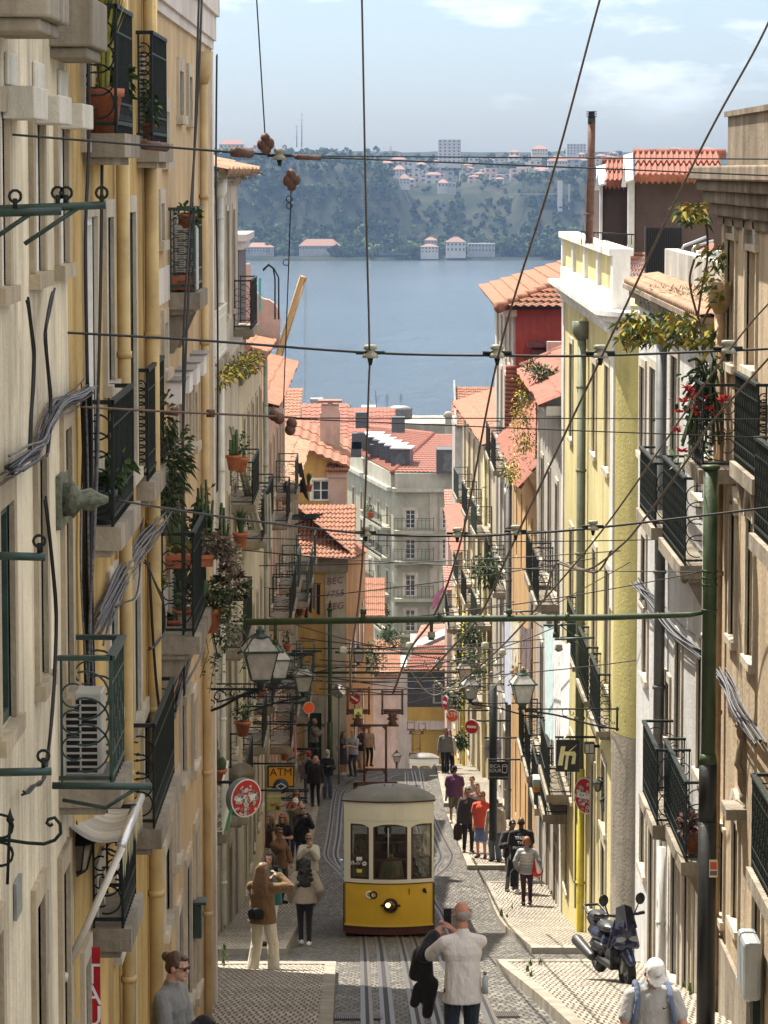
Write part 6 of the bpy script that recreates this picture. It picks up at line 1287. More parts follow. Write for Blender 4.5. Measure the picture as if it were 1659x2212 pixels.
 FX = lambda u: P(u, 1600, DT + 2.2).x - O.x; FZ = lambda v: P(840, v, DT + 2.2).z - G(DT); y = 2.2; mb = MB()
 mb.box(((FX(765) + FX(857)) / 2, y, FZ(1692)), (FX(857) - FX(765), .12, .085))
 for u in (767, 855): mb.box((FX(u), y, FZ(1704)), (.08, .12, .26))
 for u in (787, 834): mb.tube([(FX(u), y, FZ(1692)), (FX(u), y, FZ(1566))], .024, 6)
 for v, a, b in ((1567, 757, 861), (1662, 787, 834)): mb.tube([(FX(a), y, FZ(v)), (FX(b), y, FZ(v))], .026, 6)
 for u, s in ((787, 1), (834, -1)): mb.tube([(FX(u), y, FZ(1672)), (FX(u + 8 * s), y, FZ(1662))], .022, 5); mb.tube([(FX(u), y, FZ(1576)), (FX(u + 8 * s), y, FZ(1567))], .022, 5)
 mb.build('trolley_frame', RUST, t, True)
 for u, v0, v1, a, b in ((773, 1541, 1494, 748, 800), (848, 1541, 1500, 823, 872)):
  mb = MB(); mb.lathe((FX(u), y, FZ(1566)), [(.06, 0), (.1, .04), (.06, .08), (.12, .12), (.07, .17), (.1, .2), (.05, .24)], 10)
  for vv in (v0, v1): mb.tube([(FX(a), y, FZ(vv)), (FX(b), y, FZ(vv))], .018, 6); mb.tube([(FX(a), y + .35, FZ(vv)), (FX(b), y + .35, FZ(vv))], .018, 6)
  mb.tube([(FX(a + 6), y + .1, FZ(v0 - 3)), (FX(b - 6), y + .1, FZ(v0 - 3))], .045, 6)
  for uu in (a + 3, b - 3):
   for yy in (y, y + .35): mb.tube([(FX(uu), yy, FZ(v0 + 3)), (FX(uu), yy, FZ(v1 - 5))], .02, 5)
  mb.build('current_collector', RUST, t, True)
 mb = MB(); cx_ = X(841); mb.tube([(cx_ - .1, .5, zr + .25), (cx_, .2, zr + .1), (cx_ + .08, .5, zr + .25)], .012, 5); mb.box((cx_, .16, zr + .11), (.13, .04, .05)); mb.build('roof_hook', IRON, t, True)
 for ch in t.children:
  if ch.name.split('.')[0] in ('roof', 'body_sides'):
   for vv in ch.data.vertices: vv.co.z -= .178 * max(0, vv.co.y - .55)
 if not detail: return t
 ws = thing('warning_sign', 'yellow high voltage warning sign hung on the tram trolley frame', 'sign', (O.x + FX(774), d0 + y - .06, gz + FZ(1542))); mb = MB(); w_, h_ = FX(783) - FX(765), FZ(1530) - FZ(1553); mb.box((0, 0, 0), (w_, .012, h_)); mb.build('plate', M('pale yellow sign', (.68, .66, .2), .4, 0, .03), ws, True)
 mb = MB(); T3 = [(-.42, .0), (.42, 0), (0, .72)]
 for i in range(3):
  a, b = T3[i], T3[(i + 1) % 3]; mb.tube([(a[0] * w_ * .85, -.011, a[1] * h_ * .5 - .03), (b[0] * w_ * .85, -.011, b[1] * h_ * .5 - .03)], .007, 4)
 mb.tube([(.012, -.011, h_ * .22), (-.012, -.011, h_ * .1), (.012, -.011, h_ * .09), (-.006, -.011, -.015)], .006, 4); mb.build('symbol', IRON, ws, True)
 for i, s in enumerate(('NÃO TOCAR', 'PERIGO DE MORTE')): text_mesh(s, .026, Matrix.Translation(ws.location) @ frame4((0, -.008, -h_ * .24 - .045 * i), (1, 0, 0), (0, 0, 1)), .001, 'lettering', IRON, ws)
 def fr_pt(u, v, off): x = X(u); return Vector((x, fy(x) - off, Z(v)))
 R_ = Matrix.Rotation(pi / 2, 3, 'X')
 r = X(858.5) - X(843.5); mb = MB(); mb.lathe(fr_pt(843.5, 1955, 0), [(r * 1.02, 0), (r * 1.08, .05), (r, .09), (r * .86, .092), (r * .84, .05), (.001, .03)], 24, R_)
 for s in (-1, 1): mb.ell(fr_pt(843.5, 1955, .05) + Vector((s * r * 1.22, 0, 0)), (.035, .02, .025))
 o = mb.build('headlight', M('brass black rim', (.05, .035, .022), .35, .6, .2), t, True)
 mb = MB(); mb.lathe(fr_pt(843.5, 1955, .06), [(r * .86, 0), (r * .7, .025), (r * .4, .045), (.001, .05)], 20, R_); mm, n_, b_, l_ = new_mat('amber lens'); b_.inputs['Base Color'].default_value = (.16, .1, .05, 1); b_.inputs['Roughness'].default_value = .15; b_.inputs['Metallic'].default_value = .5; mb.build('lens', mm, o, True)
 mm, n_, b_, l_ = new_mat('lit lamp bulb'); b_.inputs['Base Color'].default_value = (.9, .8, .5, 1); b_.inputs['Emission Color'].default_value = (1, .78, .36, 1); b_.inputs['Emission Strength'].default_value = .9
 mb = MB(); mb.ell(fr_pt(838, 1953, .108), (.05, .016, .05)); mb.build('bulb', mm, o, True)
 rr = X(8.6 + 840) - X(840)
 for u, col, nm in ((797.6, WHITEP, 'white_ring'), (807, M('black enamel', (.015, .014, .014), .4), 'black_ring')):
  mb = MB(); mb.ring(fr_pt(u, 1933.5, .012 if nm[0] == 'w' else .018), rr * .8, rr * .22, (1, 0, 0), (0, 0, 1), 22, k=6); mb.build(nm, col, t, True)
 text_mesh('1', .17, Matrix.Translation(O) @ frame4(fr_pt(884, 1927, .012), (1, 0, 0), (0, 0, 1)), .004, 'number', IRON, t)
 mb = MB(); p = fr_pt(917, 1925, .0); mb.ell(p + Vector((0, -.04, 0)), (.035, .05, .045)); mb.cap(p, p + Vector((.03, -.09, -.03)), .028, .02); mb.build('coupling', IRON, t, True)
 mb = MB(); p = fr_pt(741, 1880, .05); mb.box(p + Vector((-.03, 0, 0)), (.045, .12, .36)); mb.build('mirror', M('pale blue mirror', (.45, .55, .65), .1, .5, .05), t, True)
 tx = text_mesh('WI-FI', .11, Matrix.Translation(O) @ frame4(fr_pt(771, 1867, -.02), (-1, .0, 0), (0, 0, 1)), .001, 'lettering', WHT, t)
 mb = MB(); mb.ring(fr_pt(787, 1867, .0), .03, .016, (1, 0, 0), (0, 0, 1), 14); mb.box(fr_pt(776, 1857, .0), (.11, .006, .07)); mb.mi(1).box(fr_pt(776, 1883, 0), (.1, .006, .07)); mb.build('window_stickers', [WHT, YFL], t, True)
 for yy in (1.5, 3.4):
  mb = MB(); mb.box((0, yy, zw0 - .1), (W * .8, .06, .7)); mb.box((0, yy + .3, zw0 - .4), (W * .8, .5, .06)); mb.build('bench', M('varnished bench wood', (.12, .06, .03), .4, 0, .2, 6), t, True)
 for x in (-.35, .38): mb = MB(); mb.tube([(x, 1.0, zk), (x, 1.0, zr - .05)], .018, 6); mb.build('grab_pole', TB, t, True)
 return t
TRAM = tramcar('funicular_tram', 'yellow and cream funicular tram facing the camera in mid street', 840, DT)
t2 = tramcar('funicular_tram', 'distant cream funicular tram showing only its roof over the crest', 840, 200, False)
d = 205.0; p = P(917, 1637, d); t2.location = Vector((p.x, d, p.z + .22 - (P(840, 1703, DT).z - G(DT)))); WM[t2.name] = Matrix.Translation(t2.location)
# ================================================================ people
SKIN = {'pale': M('pale skin', (.50, .29, .21), .5, 0, .08, 9), 'tan': M('tanned skin', (.36, .19, .125), .5, 0, .08, 9), 'brown': M('brown skin', (.11, .055, .035), .5, 0, .08, 9), 'red': M('ruddy skin', (.5, .235, .165), .5, 0, .08, 9)}
HAIR = {'brown': M('brown hair', (.075, .042, .024), .5, 0, .3, 50, .3), 'light': M('light brown hair', (.17, .10, .055), .5, 0, .3, 50, .3), 'black': M('black hair', (.012, .01, .01), .45, 0, .3, 50, .3), 'blond': M('blond hair', (.38, .26, .13), .5, 0, .25, 50, .3), 'grey': M('grey hair', (.3, .28, .25), .6, 0, .2, 50, .3), 'ginger': M('ginger hair', (.3, .13, .05), .6, 0, .25, 40, .3), 'pink': M('dusty pink hair', (.5, .27, .26), .6, 0, .15, 40, .2)}
_cl = {}
def cloth(name, col, var=.1):
 if name in _mc: return _mc[name]
 m, nt, bs, L = new_mat('fabric ' + name); bs.inputs['Roughness'].default_value = .85; bs.inputs['Specular IOR Level'].default_value = .2
 bs.inputs['Sheen Weight'].default_value = .15
 a = noise(nt, pos(nt, (1, 1, .55)), 7, 3, .5)
 L.new(ramp(nt, a, .3, .7, tuple(c * (1 - var) for c in col), tuple(min(1, c * (1 + var)) for c in col)), bs.inputs['Base Color'])
 bump(nt, noise(nt, pos(nt, (1, 1, .5)), 9, 3, .55), .9, .05, bs)
 _mc[name] = m; return m
BLACKC = cloth('black', (.016, .015, .016)); SHOE = M('dark shoe', (.03, .028, .026), .5); WSHOE = M('white trainer', (.6, .58, .54), .55)
SHADES = M('dark sunglass lens', (.006, .006, .006), .15); PHONE = M('black phone', (.012, .012, .014), .2)
def ik(S, T, a, b, hint):
 S, T, hint = Vector(S), Vector(T), Vector(hint); v = T - S; L_ = v.length
 if L_ > (a + b) * .995: T = S + v * ((a + b) * .995 / L_); v = T - S; L_ = v.length
 x = (a * a - b * b + L_ * L_) / (2 * L_); h = sqrt(max(0, a * a - x * x)); u = v / L_; hp = (hint - u * hint.dot(u)).normalized()
 return S + u * x + hp * h, T
def head_d(u, v, H, base=.0, lo=20, hi=175):
 d = lo;
 while d < hi:
  if P(u, v, d).z - (G(d) + base + H) < 0: break
  d += .05
 return d
PE = {}
def person(label, u, vh, H=1.72, d=None, yaw=0.0, skin='pale', hair=('short', 'brown'), top=('black', BLACKC), sleeve='long', hem=.86, loose=.02, bottom='trousers', bmat=None, flare=.0, shoes=None,
           hands=None, hints=None, feet=((-.1, 0), (.1, 0)), lean=0.0, side=0.0, hpitch=0.0, hyaw=0.0, shades=False, vox=.016, base=.13, wide=1.0, face=True, glasses=False, beard=False, group=None, name='person', zoff=0, hands5=True, fit=False):
 if d is None: d = head_d(u, vh, H, base)
 gz = G(d) + base + zoff
 if fit: gz = P(u, vh, d).z - H
 p0 = Vector((P(u, vh, d).x, d, gz)); k = H / 1.785
 rot = Matrix.Rotation(yaw, 3, 'Z')
 t = thing('person', label, 'person', p0, 0, group, rot); W = WM[t.name]
 Lm = Matrix.Rotation(-lean, 3, 'X') @ Matrix.Rotation(side, 3, 'Y'); hipc = Vector((0, 0, .93))
 def U(x, y, z): return hipc + Lm @ (Vector((x * wide if abs(x) > .05 else x, y, z)) - hipc)
 hands = hands or ((-.25, .04, .82), (.25, .04, .82)); hints = hints or ((-.5, -1, -.2), (.5, -1, -.2))
 S = [U(-.172, 0, 1.385), U(.172, 0, 1.385)]; E, T = [None] * 2, [None] * 2
 for i in (0, 1): E[i], T[i] = ik(S[i], hands[i], .29, .265, hints[i])
 K, A, HP = [None] * 2, [None] * 2, [Vector((-.09, 0, .92)), Vector((.09, 0, .92))]
 for i in (0, 1):
  A[i] = Vector((feet[i][0], feet[i][1], .085 if len(feet[i]) < 3 else feet[i][2])); K[i], A[i] = ik(HP[i], A[i], .43, .43, (0, 1, 0))
 hb = U(0, .01, 1.51); HM = Lm @ Matrix.Rotation(hyaw, 3, 'Z') @ Matrix.Rotation(-hpitch, 3, 'X'); Hc = hb + HM @ Vector((0, .015, .135))
 hp = lambda x, y, z: Hc + HM @ Vector((x, y, z)); q = HM.copy()
 b = MB()
 b.ell(U(0, 0, .96), (.15, .1, .12), 12, 8, Lm); b.ell(U(0, 0, 1.12), (.13, .092, .17), 12, 8, Lm); b.ell(U(0, 0, 1.29), (.165, .105, .17), 12, 8, Lm); b.cap(S[0], S[1], .055, .055); b.cap(U(0, 0, 1.4), hb + Vector((0, 0, .03)), .062, .052); b.cap(hb, hp(0, 0, -.05), .052, .05)
 b.ell(Hc + HM @ Vector((0, -.005, .02)), (.074, .094, .1), 14, 10, q); b.ell(hp(0, .03, -.055), (.054, .062, .06), 12, 8, q); b.ell(hp(0, .095, -.02), (.014, .02, .026), 8, 6, q); b.ell(hp(0, .085, -.092), (.025, .02, .018), 8, 6, q)
 for s in (-1, 1): b.ell(hp(s * .077, -.005, -.015), (.014, .022, .034), 8, 6, q); b.ell(hp(s * .032, .076, .022), (.024, .016, .01), 8, 6, q)
 for i in (0, 1):
  s = (-1, 1)[i]; b.cap(S[i], E[i], .05, .04); b.cap(E[i], T[i], .04, .028)
  f = (T[i] - E[i]).normalized(); lat = f.cross(Vector((0, 0, 1)))
  lat = (Vector((1, 0, 0)) if lat.length < .2 else lat.normalized()); nr = lat.cross(f).normalized(); pc = T[i] + f * .045; b.ell(pc, (.036, .018, .05), 8, 6, Matrix((lat, nr, f)).transposed())
  if hands5:
   for j, (o, L_) in enumerate(((-.027, .058), (-.009, .068), (.009, .064), (.027, .05))):
    r0 = T[i] + f * .082 + lat * o; m_ = r0 + f * L_ * .55 - nr * .008; b.cap(r0 - f * .02, m_, .0095, .0088, 6); b.cap(m_, m_ + f * L_ * .4 - nr * .028, .0088, .0075, 6)
   b.cap(T[i] + f * .02 - lat * .028 * s, T[i] + f * .065 - lat * .055 * s - nr * .012, .011, .0085, 6)
  b.cap(HP[i], K[i], .08, .053); b.cap(K[i], A[i], .052, .036)
  fd = Vector((s * .18, 1, 0)).normalized(); b.cap(A[i] + Vector((0, 0, -.045)) - fd * .04, A[i] + Vector((0, 0, -.05)) + fd * .13, .036, .03)
 SM = Matrix.Diagonal((k, k, k))
 def fin(mb, nm, mat, vx, sm=3, parent=None):
  mb.v = [tuple(SM @ Vector(v)) for v in mb.v]; o = mb.build(nm, mat, parent or t, True)
  return solid(o, vx, sm) if vx else o
 body = fin(b, 'body', SKIN[skin], vox * .62 if hands5 else vox, 2)
 if top:
  c = MB(); L_ = loose
  c.ell(U(0, 0, 1.12), (.135 + L_, .1 + L_, .2), 14, 8, Lm); c.ell(U(0, 0, 1.28), (.17 + L_, .11 + L_, .18), 14, 8, Lm); [c.cap(U(0, 0, 1.41), S[i], .07 + L_ * .4, .05 + L_ * .7) for i in (0, 1)]; c.cap(U(0, -.005, 1.40), U(0, 0, 1.47), .085, .068)
  n = 14; vs = []
  for z, rx, ry in ((1.2, .145 + L_, .105 + L_), (1.0, .155 + L_ * 1.3, .115 + L_ * 1.3), (hem, .165 + L_ * 1.4, .125 + L_ * 1.4)):
   vs += [U(0, 0, 0) * 0 + (U(rx * cos(2 * pi * i / n) / (wide if abs(rx * cos(2 * pi * i / n)) > .05 else 1) * wide, ry * sin(2 * pi * i / n), z)) for i in range(n)]
  c.add(vs, [(j * n + i, j * n + (i + 1) % n, (j + 1) * n + (i + 1) % n, (j + 1) * n + i) for j in range(2) for i in range(n)] + [tuple(range(n))[::-1], tuple(range(2 * n, 3 * n))])
  for i in (0, 1):
   r0, r1, r2 = .051 + L_ * .7, .043 + L_ * .85, .034 + L_ * .8
   if sleeve == 'long': c.cap(S[i], E[i], r0, r1); c.cap(E[i], E[i].lerp(T[i], .93), r1, r2)
   elif sleeve == 'short': c.cap(S[i], S[i].lerp(E[i], .62), r0, r1 + .008)
   elif sleeve == 'mid': c.cap(S[i], S[i].lerp(E[i], .86), r0, r1 + .008)
  fin(c, 'top', top[1], vox, 3)
 bm = bmat or cloth('dark denim', (.03, .04, .06))
 c = MB()
 if bottom in ('trousers', 'shorts'):
  c.ell(U(0, 0, .98), (.158, .112, .1), 12, 8); c.ell(Vector((0, -.01, .9)), (.155, .115, .1), 12, 8)
  for i in (0, 1):
   if bottom == 'shorts': c.cap(HP[i], HP[i].lerp(K[i], .95), .1, .088)
   else: c.cap(HP[i], K[i], .097, .067 + flare * .5); c.cap(K[i], A[i] + Vector((0, 0, .0)), .067 + flare * .5, .05 + flare)
 elif bottom == 'skirt':
  c.lathe((0, 0, 0), [(.12, 1.0), (.17, .9), (.2, .6), (.22, .45), (.001, .45)], 14); c.ell((0, 0, .97), (.15, .11, .1))
 fin(c, {'trousers': 'trousers', 'shorts': 'shorts', 'skirt': 'skirt'}[bottom], bm, vox, 3)
 for i in (0, 1):
  s = (-1, 1)[i]; c = MB(); fd = Vector((s * .18, 1, 0)).normalized(); c.cap(A[i] + Vector((0, 0, -.04)) - fd * .045, A[i] + Vector((0, 0, -.045)) + fd * .145, .05, .04); c.cap(A[i] + Vector((0, 0, -.02)), A[i] + Vector((0, 0, .01)), .048, .044); fin(c, 'shoe', shoes or SHOE, vox, 1)
 st, hc = hair; c = MB(); hmm = HAIR.get(hc, hc)
 if st in ('short', 'long', 'bun', 'curly', 'pony'):
  c.ell(hp(0, -.022, .037), (.081, .094, .09), 14, 10, q); c.ell(hp(0, -.05, -.01), (.074, .062, .08), 12, 8, q)
  for s in (-1, 1): c.ell(hp(s * .068, -.012, .025), (.02, .05, .05), 8, 6, q)
  c.ell(hp(0, .055, .09), (.055, .035, .022), 10, 6, q)
 if st == 'long':
  bk = Lm @ Vector((0, -.09, -.36))
  for x in (-.055, -.02, .02, .055): c.cap(hp(x, -.055, .02), hp(x, -.05, .02) + bk * .55 + Vector((x * .5, 0, 0)), .045, .045); c.cap(hp(x, -.05, .02) + bk * .55 + Vector((x * .5, 0, 0)), hp(x, -.03, .02) + bk * (1 + .15 * abs(x)) + Vector((x, 0, 0)), .045, .022)
  for s in (-1, 1): c.cap(hp(s * .075, .0, .03), hp(s * .09, .01, -.2), .026, .026)
 if st == 'curly':
  rd = random.Random(3); c.cap(hp(0, -.07, .04), hp(0, -.11, -.38), .1, .115)
  for _ in range(110): z = rd.uniform(-.42, .08); c.ell(hp(rd.uniform(-.13, .13) * (1.1 if z < -.1 else .75), -.08 + rd.uniform(-.06, .03) - (.05 if z < -.1 else 0), z), (.034, .034, .04), 7, 5)
  for s in (-1, 1):
   for z in (.02, -.06, -.14, -.22): c.ell(hp(s * .095, -.01, z), (.04, .045, .055), 7, 5)
 if st in ('bun', 'pony'): c.ell(hp(0, -.12, .045 if st == 'bun' else .0), (.042, .045, .045), 10, 7, q)
 if st == 'pony': c.cap(hp(0, -.13, -.0), hp(0, -.14, -.14), .035, .02)
 if st == 'bald': c.ell(hp(0, -.028, -.005), (.079, .079, .066), 14, 10, q)
 if st == 'bob':
  c.ell(hp(0, -.02, .035), (.095, .108, .1), 14, 10, q); [c.ell(hp(s * .08, -.02, -.03), (.035, .06, .07), 8, 6, q) for s in (-1, 1)]; c.ell(hp(0, -.075, -.03), (.075, .05, .08), 10, 7, q)
 if st in ('cap', 'capback'):
  c.ell(hp(0, -.012, .05), (.085, .103, .085), 14, 10, q)
  sg = 1 if st == 'cap' else -1; vs = []
  for rr_ in (.3, 1.0):
   for i in range(9): a = pi * (i / 8); vs.append(hp(.088 * cos(a) * (.95 + .0 * rr_), sg * (.07 + (.115 * sin(a)) * rr_ - .03), .05 - .03 * rr_ * sin(a)))
  c.add(vs + [v + HM @ Vector((0, 0, -.012)) for v in vs], [(i, i + 1, 10 + i, 9 + i) for i in range(8)] + [(18 + i, 27 + i, 28 + i, 19 + i) for i in range(8)] + [(9 + i, 10 + i, 28 + i, 27 + i) for i in range(8)] + [(0, 9, 27, 18), (8, 26, 35, 17)] + [(i, 18 + i, 19 + i, i + 1) for i in range(8)])
 if st == 'scarf': c.ell(hp(0, -.02, .02), (.1, .112, .125), 14, 10, q); c.ell(hp(0, .0, -.13), (.1, .1, .07), 12, 8, q)
 if c.v: fin(c, 'cap' if st.startswith('cap') else ('headscarf' if st == 'scarf' else 'hair'), hmm, vox * .8, 1)
 if st in ('cap', 'capback') :
  c = MB(); c.ell(hp(0, -.04, -.02), (.078, .066, .06), 12, 8, q); fin(c, 'hair', HAIR['brown'], vox, 1)
 if beard: c = MB(); c.ell(hp(0, .045, -.085), (.05, .05, .038), 10, 8, q); fin(c, 'beard', HAIR['black'], vox * .8, 1)
 if face:
  c = MB(); [c.ell(hp(s * .031, .082, .006), (.011, .006, .006), 8, 5, q) for s in (-1, 1)]; fin(c, 'eyes', M('eye', (.03, .02, .018), .2), 0)
  c = MB(); c.ell(hp(0, .093, -.062), (.022, .008, .006), 8, 5, q); fin(c, 'mouth', M('lips', (.33, .11, .09), .5), 0)
 if shades or glasses:
  c = MB()
  for s in (-1, 1): c.ell(hp(s * .034, .091, .008), (.029, .008, .02), 10, 6, q); c.tube([hp(s * .06, .085, .012), hp(s * .08, .0, .01)], .004, 4)
  c.tube([hp(-.012, .097, .012), hp(.012, .097, .012)], .004, 4); fin(c, 'sunglasses' if shades else 'spectacles', SHADES, 0)
 R3 = rot.to_4x4(); toW = lambda v: p0 + rot @ (Vector(v) * k)
 PE[label] = dict(t=t, S=S, E=E, T=T, toW=toW, hp=hp, rot=rot, k=k, U=U)
 return PE[label]
def phone(label, Pp, i, mat=PHONE, off=(0, .02, .07), tilt=0):
 T = Pp['T'][i]; c = Pp['toW'](T + Vector(off)); t = thing('phone', label, 'phone', c, 0, None, Pp['rot'] @ Matrix.Rotation(tilt, 3, 'X')); mb = MB(); mb.box((0, 0, 0), (.075, .012, .155)); mb.build('case', mat, t, True, .004)
 mb = MB(); mb.box((.018, .008, .055), (.026, .005, .03)); mb.build('lens', SHADES, t, True); return t
def bag(label, c, dims, mat, strap=None, rot=0, name='bag', vox=.014):
 t = thing(name, label, 'bag', c, rot); mb = MB(); a, b_, h = dims
 mb.ell((0, 0, h * .5), (a / 2, b_ / 2, h * .55), 12, 8); mb.box((0, 0, h * .45), (a * .86, b_ * .7, h * .8)); solid(mb.build('pouch', mat, t, True), vox, 3)
 if strap: mb = MB(); mb.tube([Vector(s) for s in strap], .012, 5); mb.build('strap', mat, t)
 return t
PH = ((-.05, .30, 1.42), (.06, .30, 1.42)); PHH = ((-.6, -.1, -1), (.6, -.1, -1))
A = person('bald man in white shirt photographing the tram with a jacket over his arm', 1000, 1944, 1.8, 32.0, .12, 'red', ('bald', 'grey'), ('w', cloth('white linen', (.70, .66, .64), .05)), 'mid', .80, .018, 'trousers', cloth('dark denim', (.03, .04, .06)), hands=((-.2, .36, 1.37), (-.05, .36, 1.42)), hints=((-.7, -.1, -1), (.5, .1, -1)), vox=.011, base=.02, fit=True, hpitch=.12, hyaw=.12)
phone('phone held up by the bald man in white', A, 1, off=(-.04, .05, .12))
t = thing('jacket', 'black jacket draped over the forearm of the man in the white shirt', 'jacket', A['toW'](A['E'][0])); mb = MB(); e, h_ = A['E'][0], A['T'][0]; w_ = A['toW']
mb.cap(w_(e + Vector((-.02, .03, .02))), w_(e.lerp(h_, .85) + Vector((-.02, 0, .02))), .085 * 1.03, .07); mb.cap(w_(e + Vector((-.06, .1, .0))), w_(e + Vector((-.1, .14, -.2))), .08, .07)
mb.cap(w_(e + Vector((-.02, .14, -.1))), w_(e + Vector((.02, .2, -.42))), .09, .075); mb.cap(w_(e + Vector((.06, .16, -.3))), w_(e + Vector((.02, .2, -.6))), .07, .055); mb.cap(w_(e + Vector((-.06, .2, -.35))), w_(e + Vector((-.1, .22, -.5))), .06, .05); solid(mb.build('fabric', BLACKC, t), .014, 4)
t = thing('water_bottle', 'clear water bottle in the back pocket of the man in white', 'bottle', A['toW'](Vector((.2, -.09, .9)))); mb = MB(); mb.lathe((0, 0, 0), [(.03, 0), (.031, .13), (.014, .17), (.014, .185)], 12); mb.build('bottle_body', M('pale plastic', (.45, .5, .52), .15), t, True); mb = MB(); mb.tube([(0, 0, .185), (0, 0, .21)], .017, 10); mb.build('bottle_cap', GREYP, t, True)
B = person('man in white cap and grey shirt looking down at a card', 1408, 2046, 1.74, 27.6, pi + .1, 'tan', ('cap', cloth('white cap', (.62, .6, .57), .04)), ('g', cloth('pale grey jersey', (.33, .32, .3), .06)), 'short', .78, .02, 'trousers', cloth('grey shorts', (.2, .2, .2)), hands=((-.09, .30, 1.02), (.09, .28, 1.0)), hints=((-1, -.5, -.3), (1, -.5, -.3)), vox=.011, base=.1, fit=True, wide=1.06, hpitch=.7, lean=.06, face=True)
for s in (-1, 1):
 t = thing('backpack_strap', 'blue backpack strap on the ' + ('right' if s > 0 else 'left') + ' shoulder of the man in the white cap seen from inside', 'strap', B['toW'](Vector((s * .12, .1, 1.3)))); mb = MB(); mb.tube([B['toW'](Vector(p)) for p in ((s * .13, -.16, 1.36), (s * .13, -.06, 1.475), (s * .135, .04, 1.475), (s * .14, .13, 1.36), (s * .17, .15, 1.2), (s * .2, .08, 1.1))], .024, 6); mb.build('webbing', cloth('slate blue', (.1, .13, .2)), t)
 t['label'] = 'blue backpack strap by the ' + ('printed chest mark' if s < 0 else 'bare collar side') + ' of the man in the white cap'
t = thing('backpack', 'dark blue backpack on the back of the man in the white cap', 'backpack', B['toW'](Vector((0, -.25, 1.0)))); mb = MB(); mb.ell(B['toW'](Vector((0, -.23, 1.2))), (.16, .11, .24)); solid(mb.build('pouch', cloth('slate blue', (.1, .13, .2)), t), .015, 2)
def swoosh(parent, M4, s, mat, nm='printed_mark'):
 up = [(0, .35), (.12, .18), (.3, .12), (.6, .3), (1, .55)]; lo = [(0, .35), (.02, .12), (.2, 0), (.45, .1), (1, .55)]; n = 10; vs = []
 def ev(tb, x):
  for (a, ya), (b_, yb) in zip(tb, tb[1:]):
   if x <= b_ + 1e-9: return ya + (yb - ya) * (x - a) / max(1e-9, b_ - a)
 for i in range(n + 1):
  x = i / n; vs += [M4 @ Vector(((x - .5) * s, (ev(up, x) - .3) * s, 0)), M4 @ Vector(((x - .5) * s, (ev(lo, x) - .3) * s, 0))]
 mb = MB(); mb.add(vs, [(2 * i, 2 * i + 1, 2 * i + 3, 2 * i + 2) for i in range(n)]); return mb.build(nm, mat, parent)
swoosh(B['t'], frame4(B['toW'](Vector((-.1, .162, 1.31))), (1, 0, 0), (0, .1, 1)), .075, BLACKC)
hpz = B['hp'](-.02, .088, .085); swoosh(B['t'], frame4(B['toW'](hpz) + Vector((0, -.012, .012)), (1, 0, .1), (0, .55, .8)), .07, BLACKC)
t = thing('card', 'small white card held by the man in the white cap', 'card', B['toW'](B['T'][0])); mb = MB(); mb.box(B['toW'](Vector((0, .4, .98))), (.11, .07, .008)); mb.build('paper', WHT, t)
t = thing('water_bottle', 'clear water bottle in the hand of the man in the white cap', 'bottle', B['toW'](Vector((-.05, .38, 1.0)))); mb = MB(); mb.lathe((0, 0, 0), [(.03, 0), (.031, .1), (.014, .14), (.014, .15)], 12); mb.build('bottle_body', TGL, t, True); mb = MB(); mb.tube([(0, 0, .15), (0, 0, .175)], .017, 10); mb.build('bottle_cap', M('navy cap', (.02, .03, .07), .4), t, True)
Cc = person('woman in grey sweatshirt with sunglasses leaning by the ochre house door', 357, 2046, 1.63, 26.0, -pi * .62, 'pale', ('bun', 'brown'), ('gs', cloth('mid grey fleece', (.17, .165, .16), .08)), 'long', .8, .028, 'trousers', cloth('black trousers', (.02, .02, .022)), hands=((-.04, .28, 1.02), (.12, .32, 1.0)), hints=((-1, -.6, -.5), (1, -.6, -.5)), vox=.011, shades=True, hpitch=.15, lean=.1, fit=True)
bag('black bag held against the side of the woman in the grey sweatshirt', Cc['toW'](Vector((.02, .36, .9))), (.22, .14, .3), cloth('black nylon', (.014, .014, .015)), None, .3)
D_ = person('woman with long brown hair in brown jacket and cream trousers filming', 566, 1876, 1.70, onground(572, 2112).y, -.35, 'pale', ('long', 'light'), ('bj', cloth('brown suede', (.15, .085, .035))), 'long', .84, .045, 'trousers', cloth('cream canvas', (.60, .54, .42), .05), flare=.045, hands=((.02, .26, 1.45), (.16, .28, 1.52)), hints=((-.6, .3, -1), (1, .1, -.6)), feet=((-.16, -.02), (.17, .05)), vox=.013, base=.02, wide=1.02)
phone('phone raised by the woman in cream trousers', D_, 1, off=(-.06, .03, .06)); bag('black belt bag at the hip of the woman in cream trousers', D_['toW'](Vector((-.02, -.2, .92))), (.26, .1, .17), cloth('black nylon', (.014, .014, .015)))
person('woman with long black curls in a beige bomber jacket walking away', 658, 1858, 1.66, onground(655, 2042).y, .05, 'tan', ('curly', 'black'), ('bb', cloth('beige satin', (.27, .22, .17), .08)), 'long', .86, .06, 'trousers', BLACKC, hands=((-.27, .05, .95), (.27, .1, .95)), shoes=WSHOE, feet=((-.07, .08), (.08, -.08)), vox=.013, base=.0, face=False)
E_ = person('woman in white jumper with sunglasses drinking and filming', 667, 1798, 1.68, None, pi, 'pale', ('bun', 'blond'), ('ws', cloth('white knit', (.66, .62, .55), .05)), 'long', .84, .06, 'trousers', cloth('pale jeans', (.22, .28, .33)), hands=PH, hints=PHH, shades=True, base=.02, vox=.013)
t = thing('drinks_cup', 'tall beige iced drink cup held by the woman in the white jumper', 'cup', E_['toW'](E_['T'][0])); mb = MB(); mb.lathe((0, 0, 0), [(.03, 0), (.042, .15), (.043, .16), (.001, .17)], 12); mb.build('cup_body', M('milky plastic', (.55, .45, .32), .4), t, True)
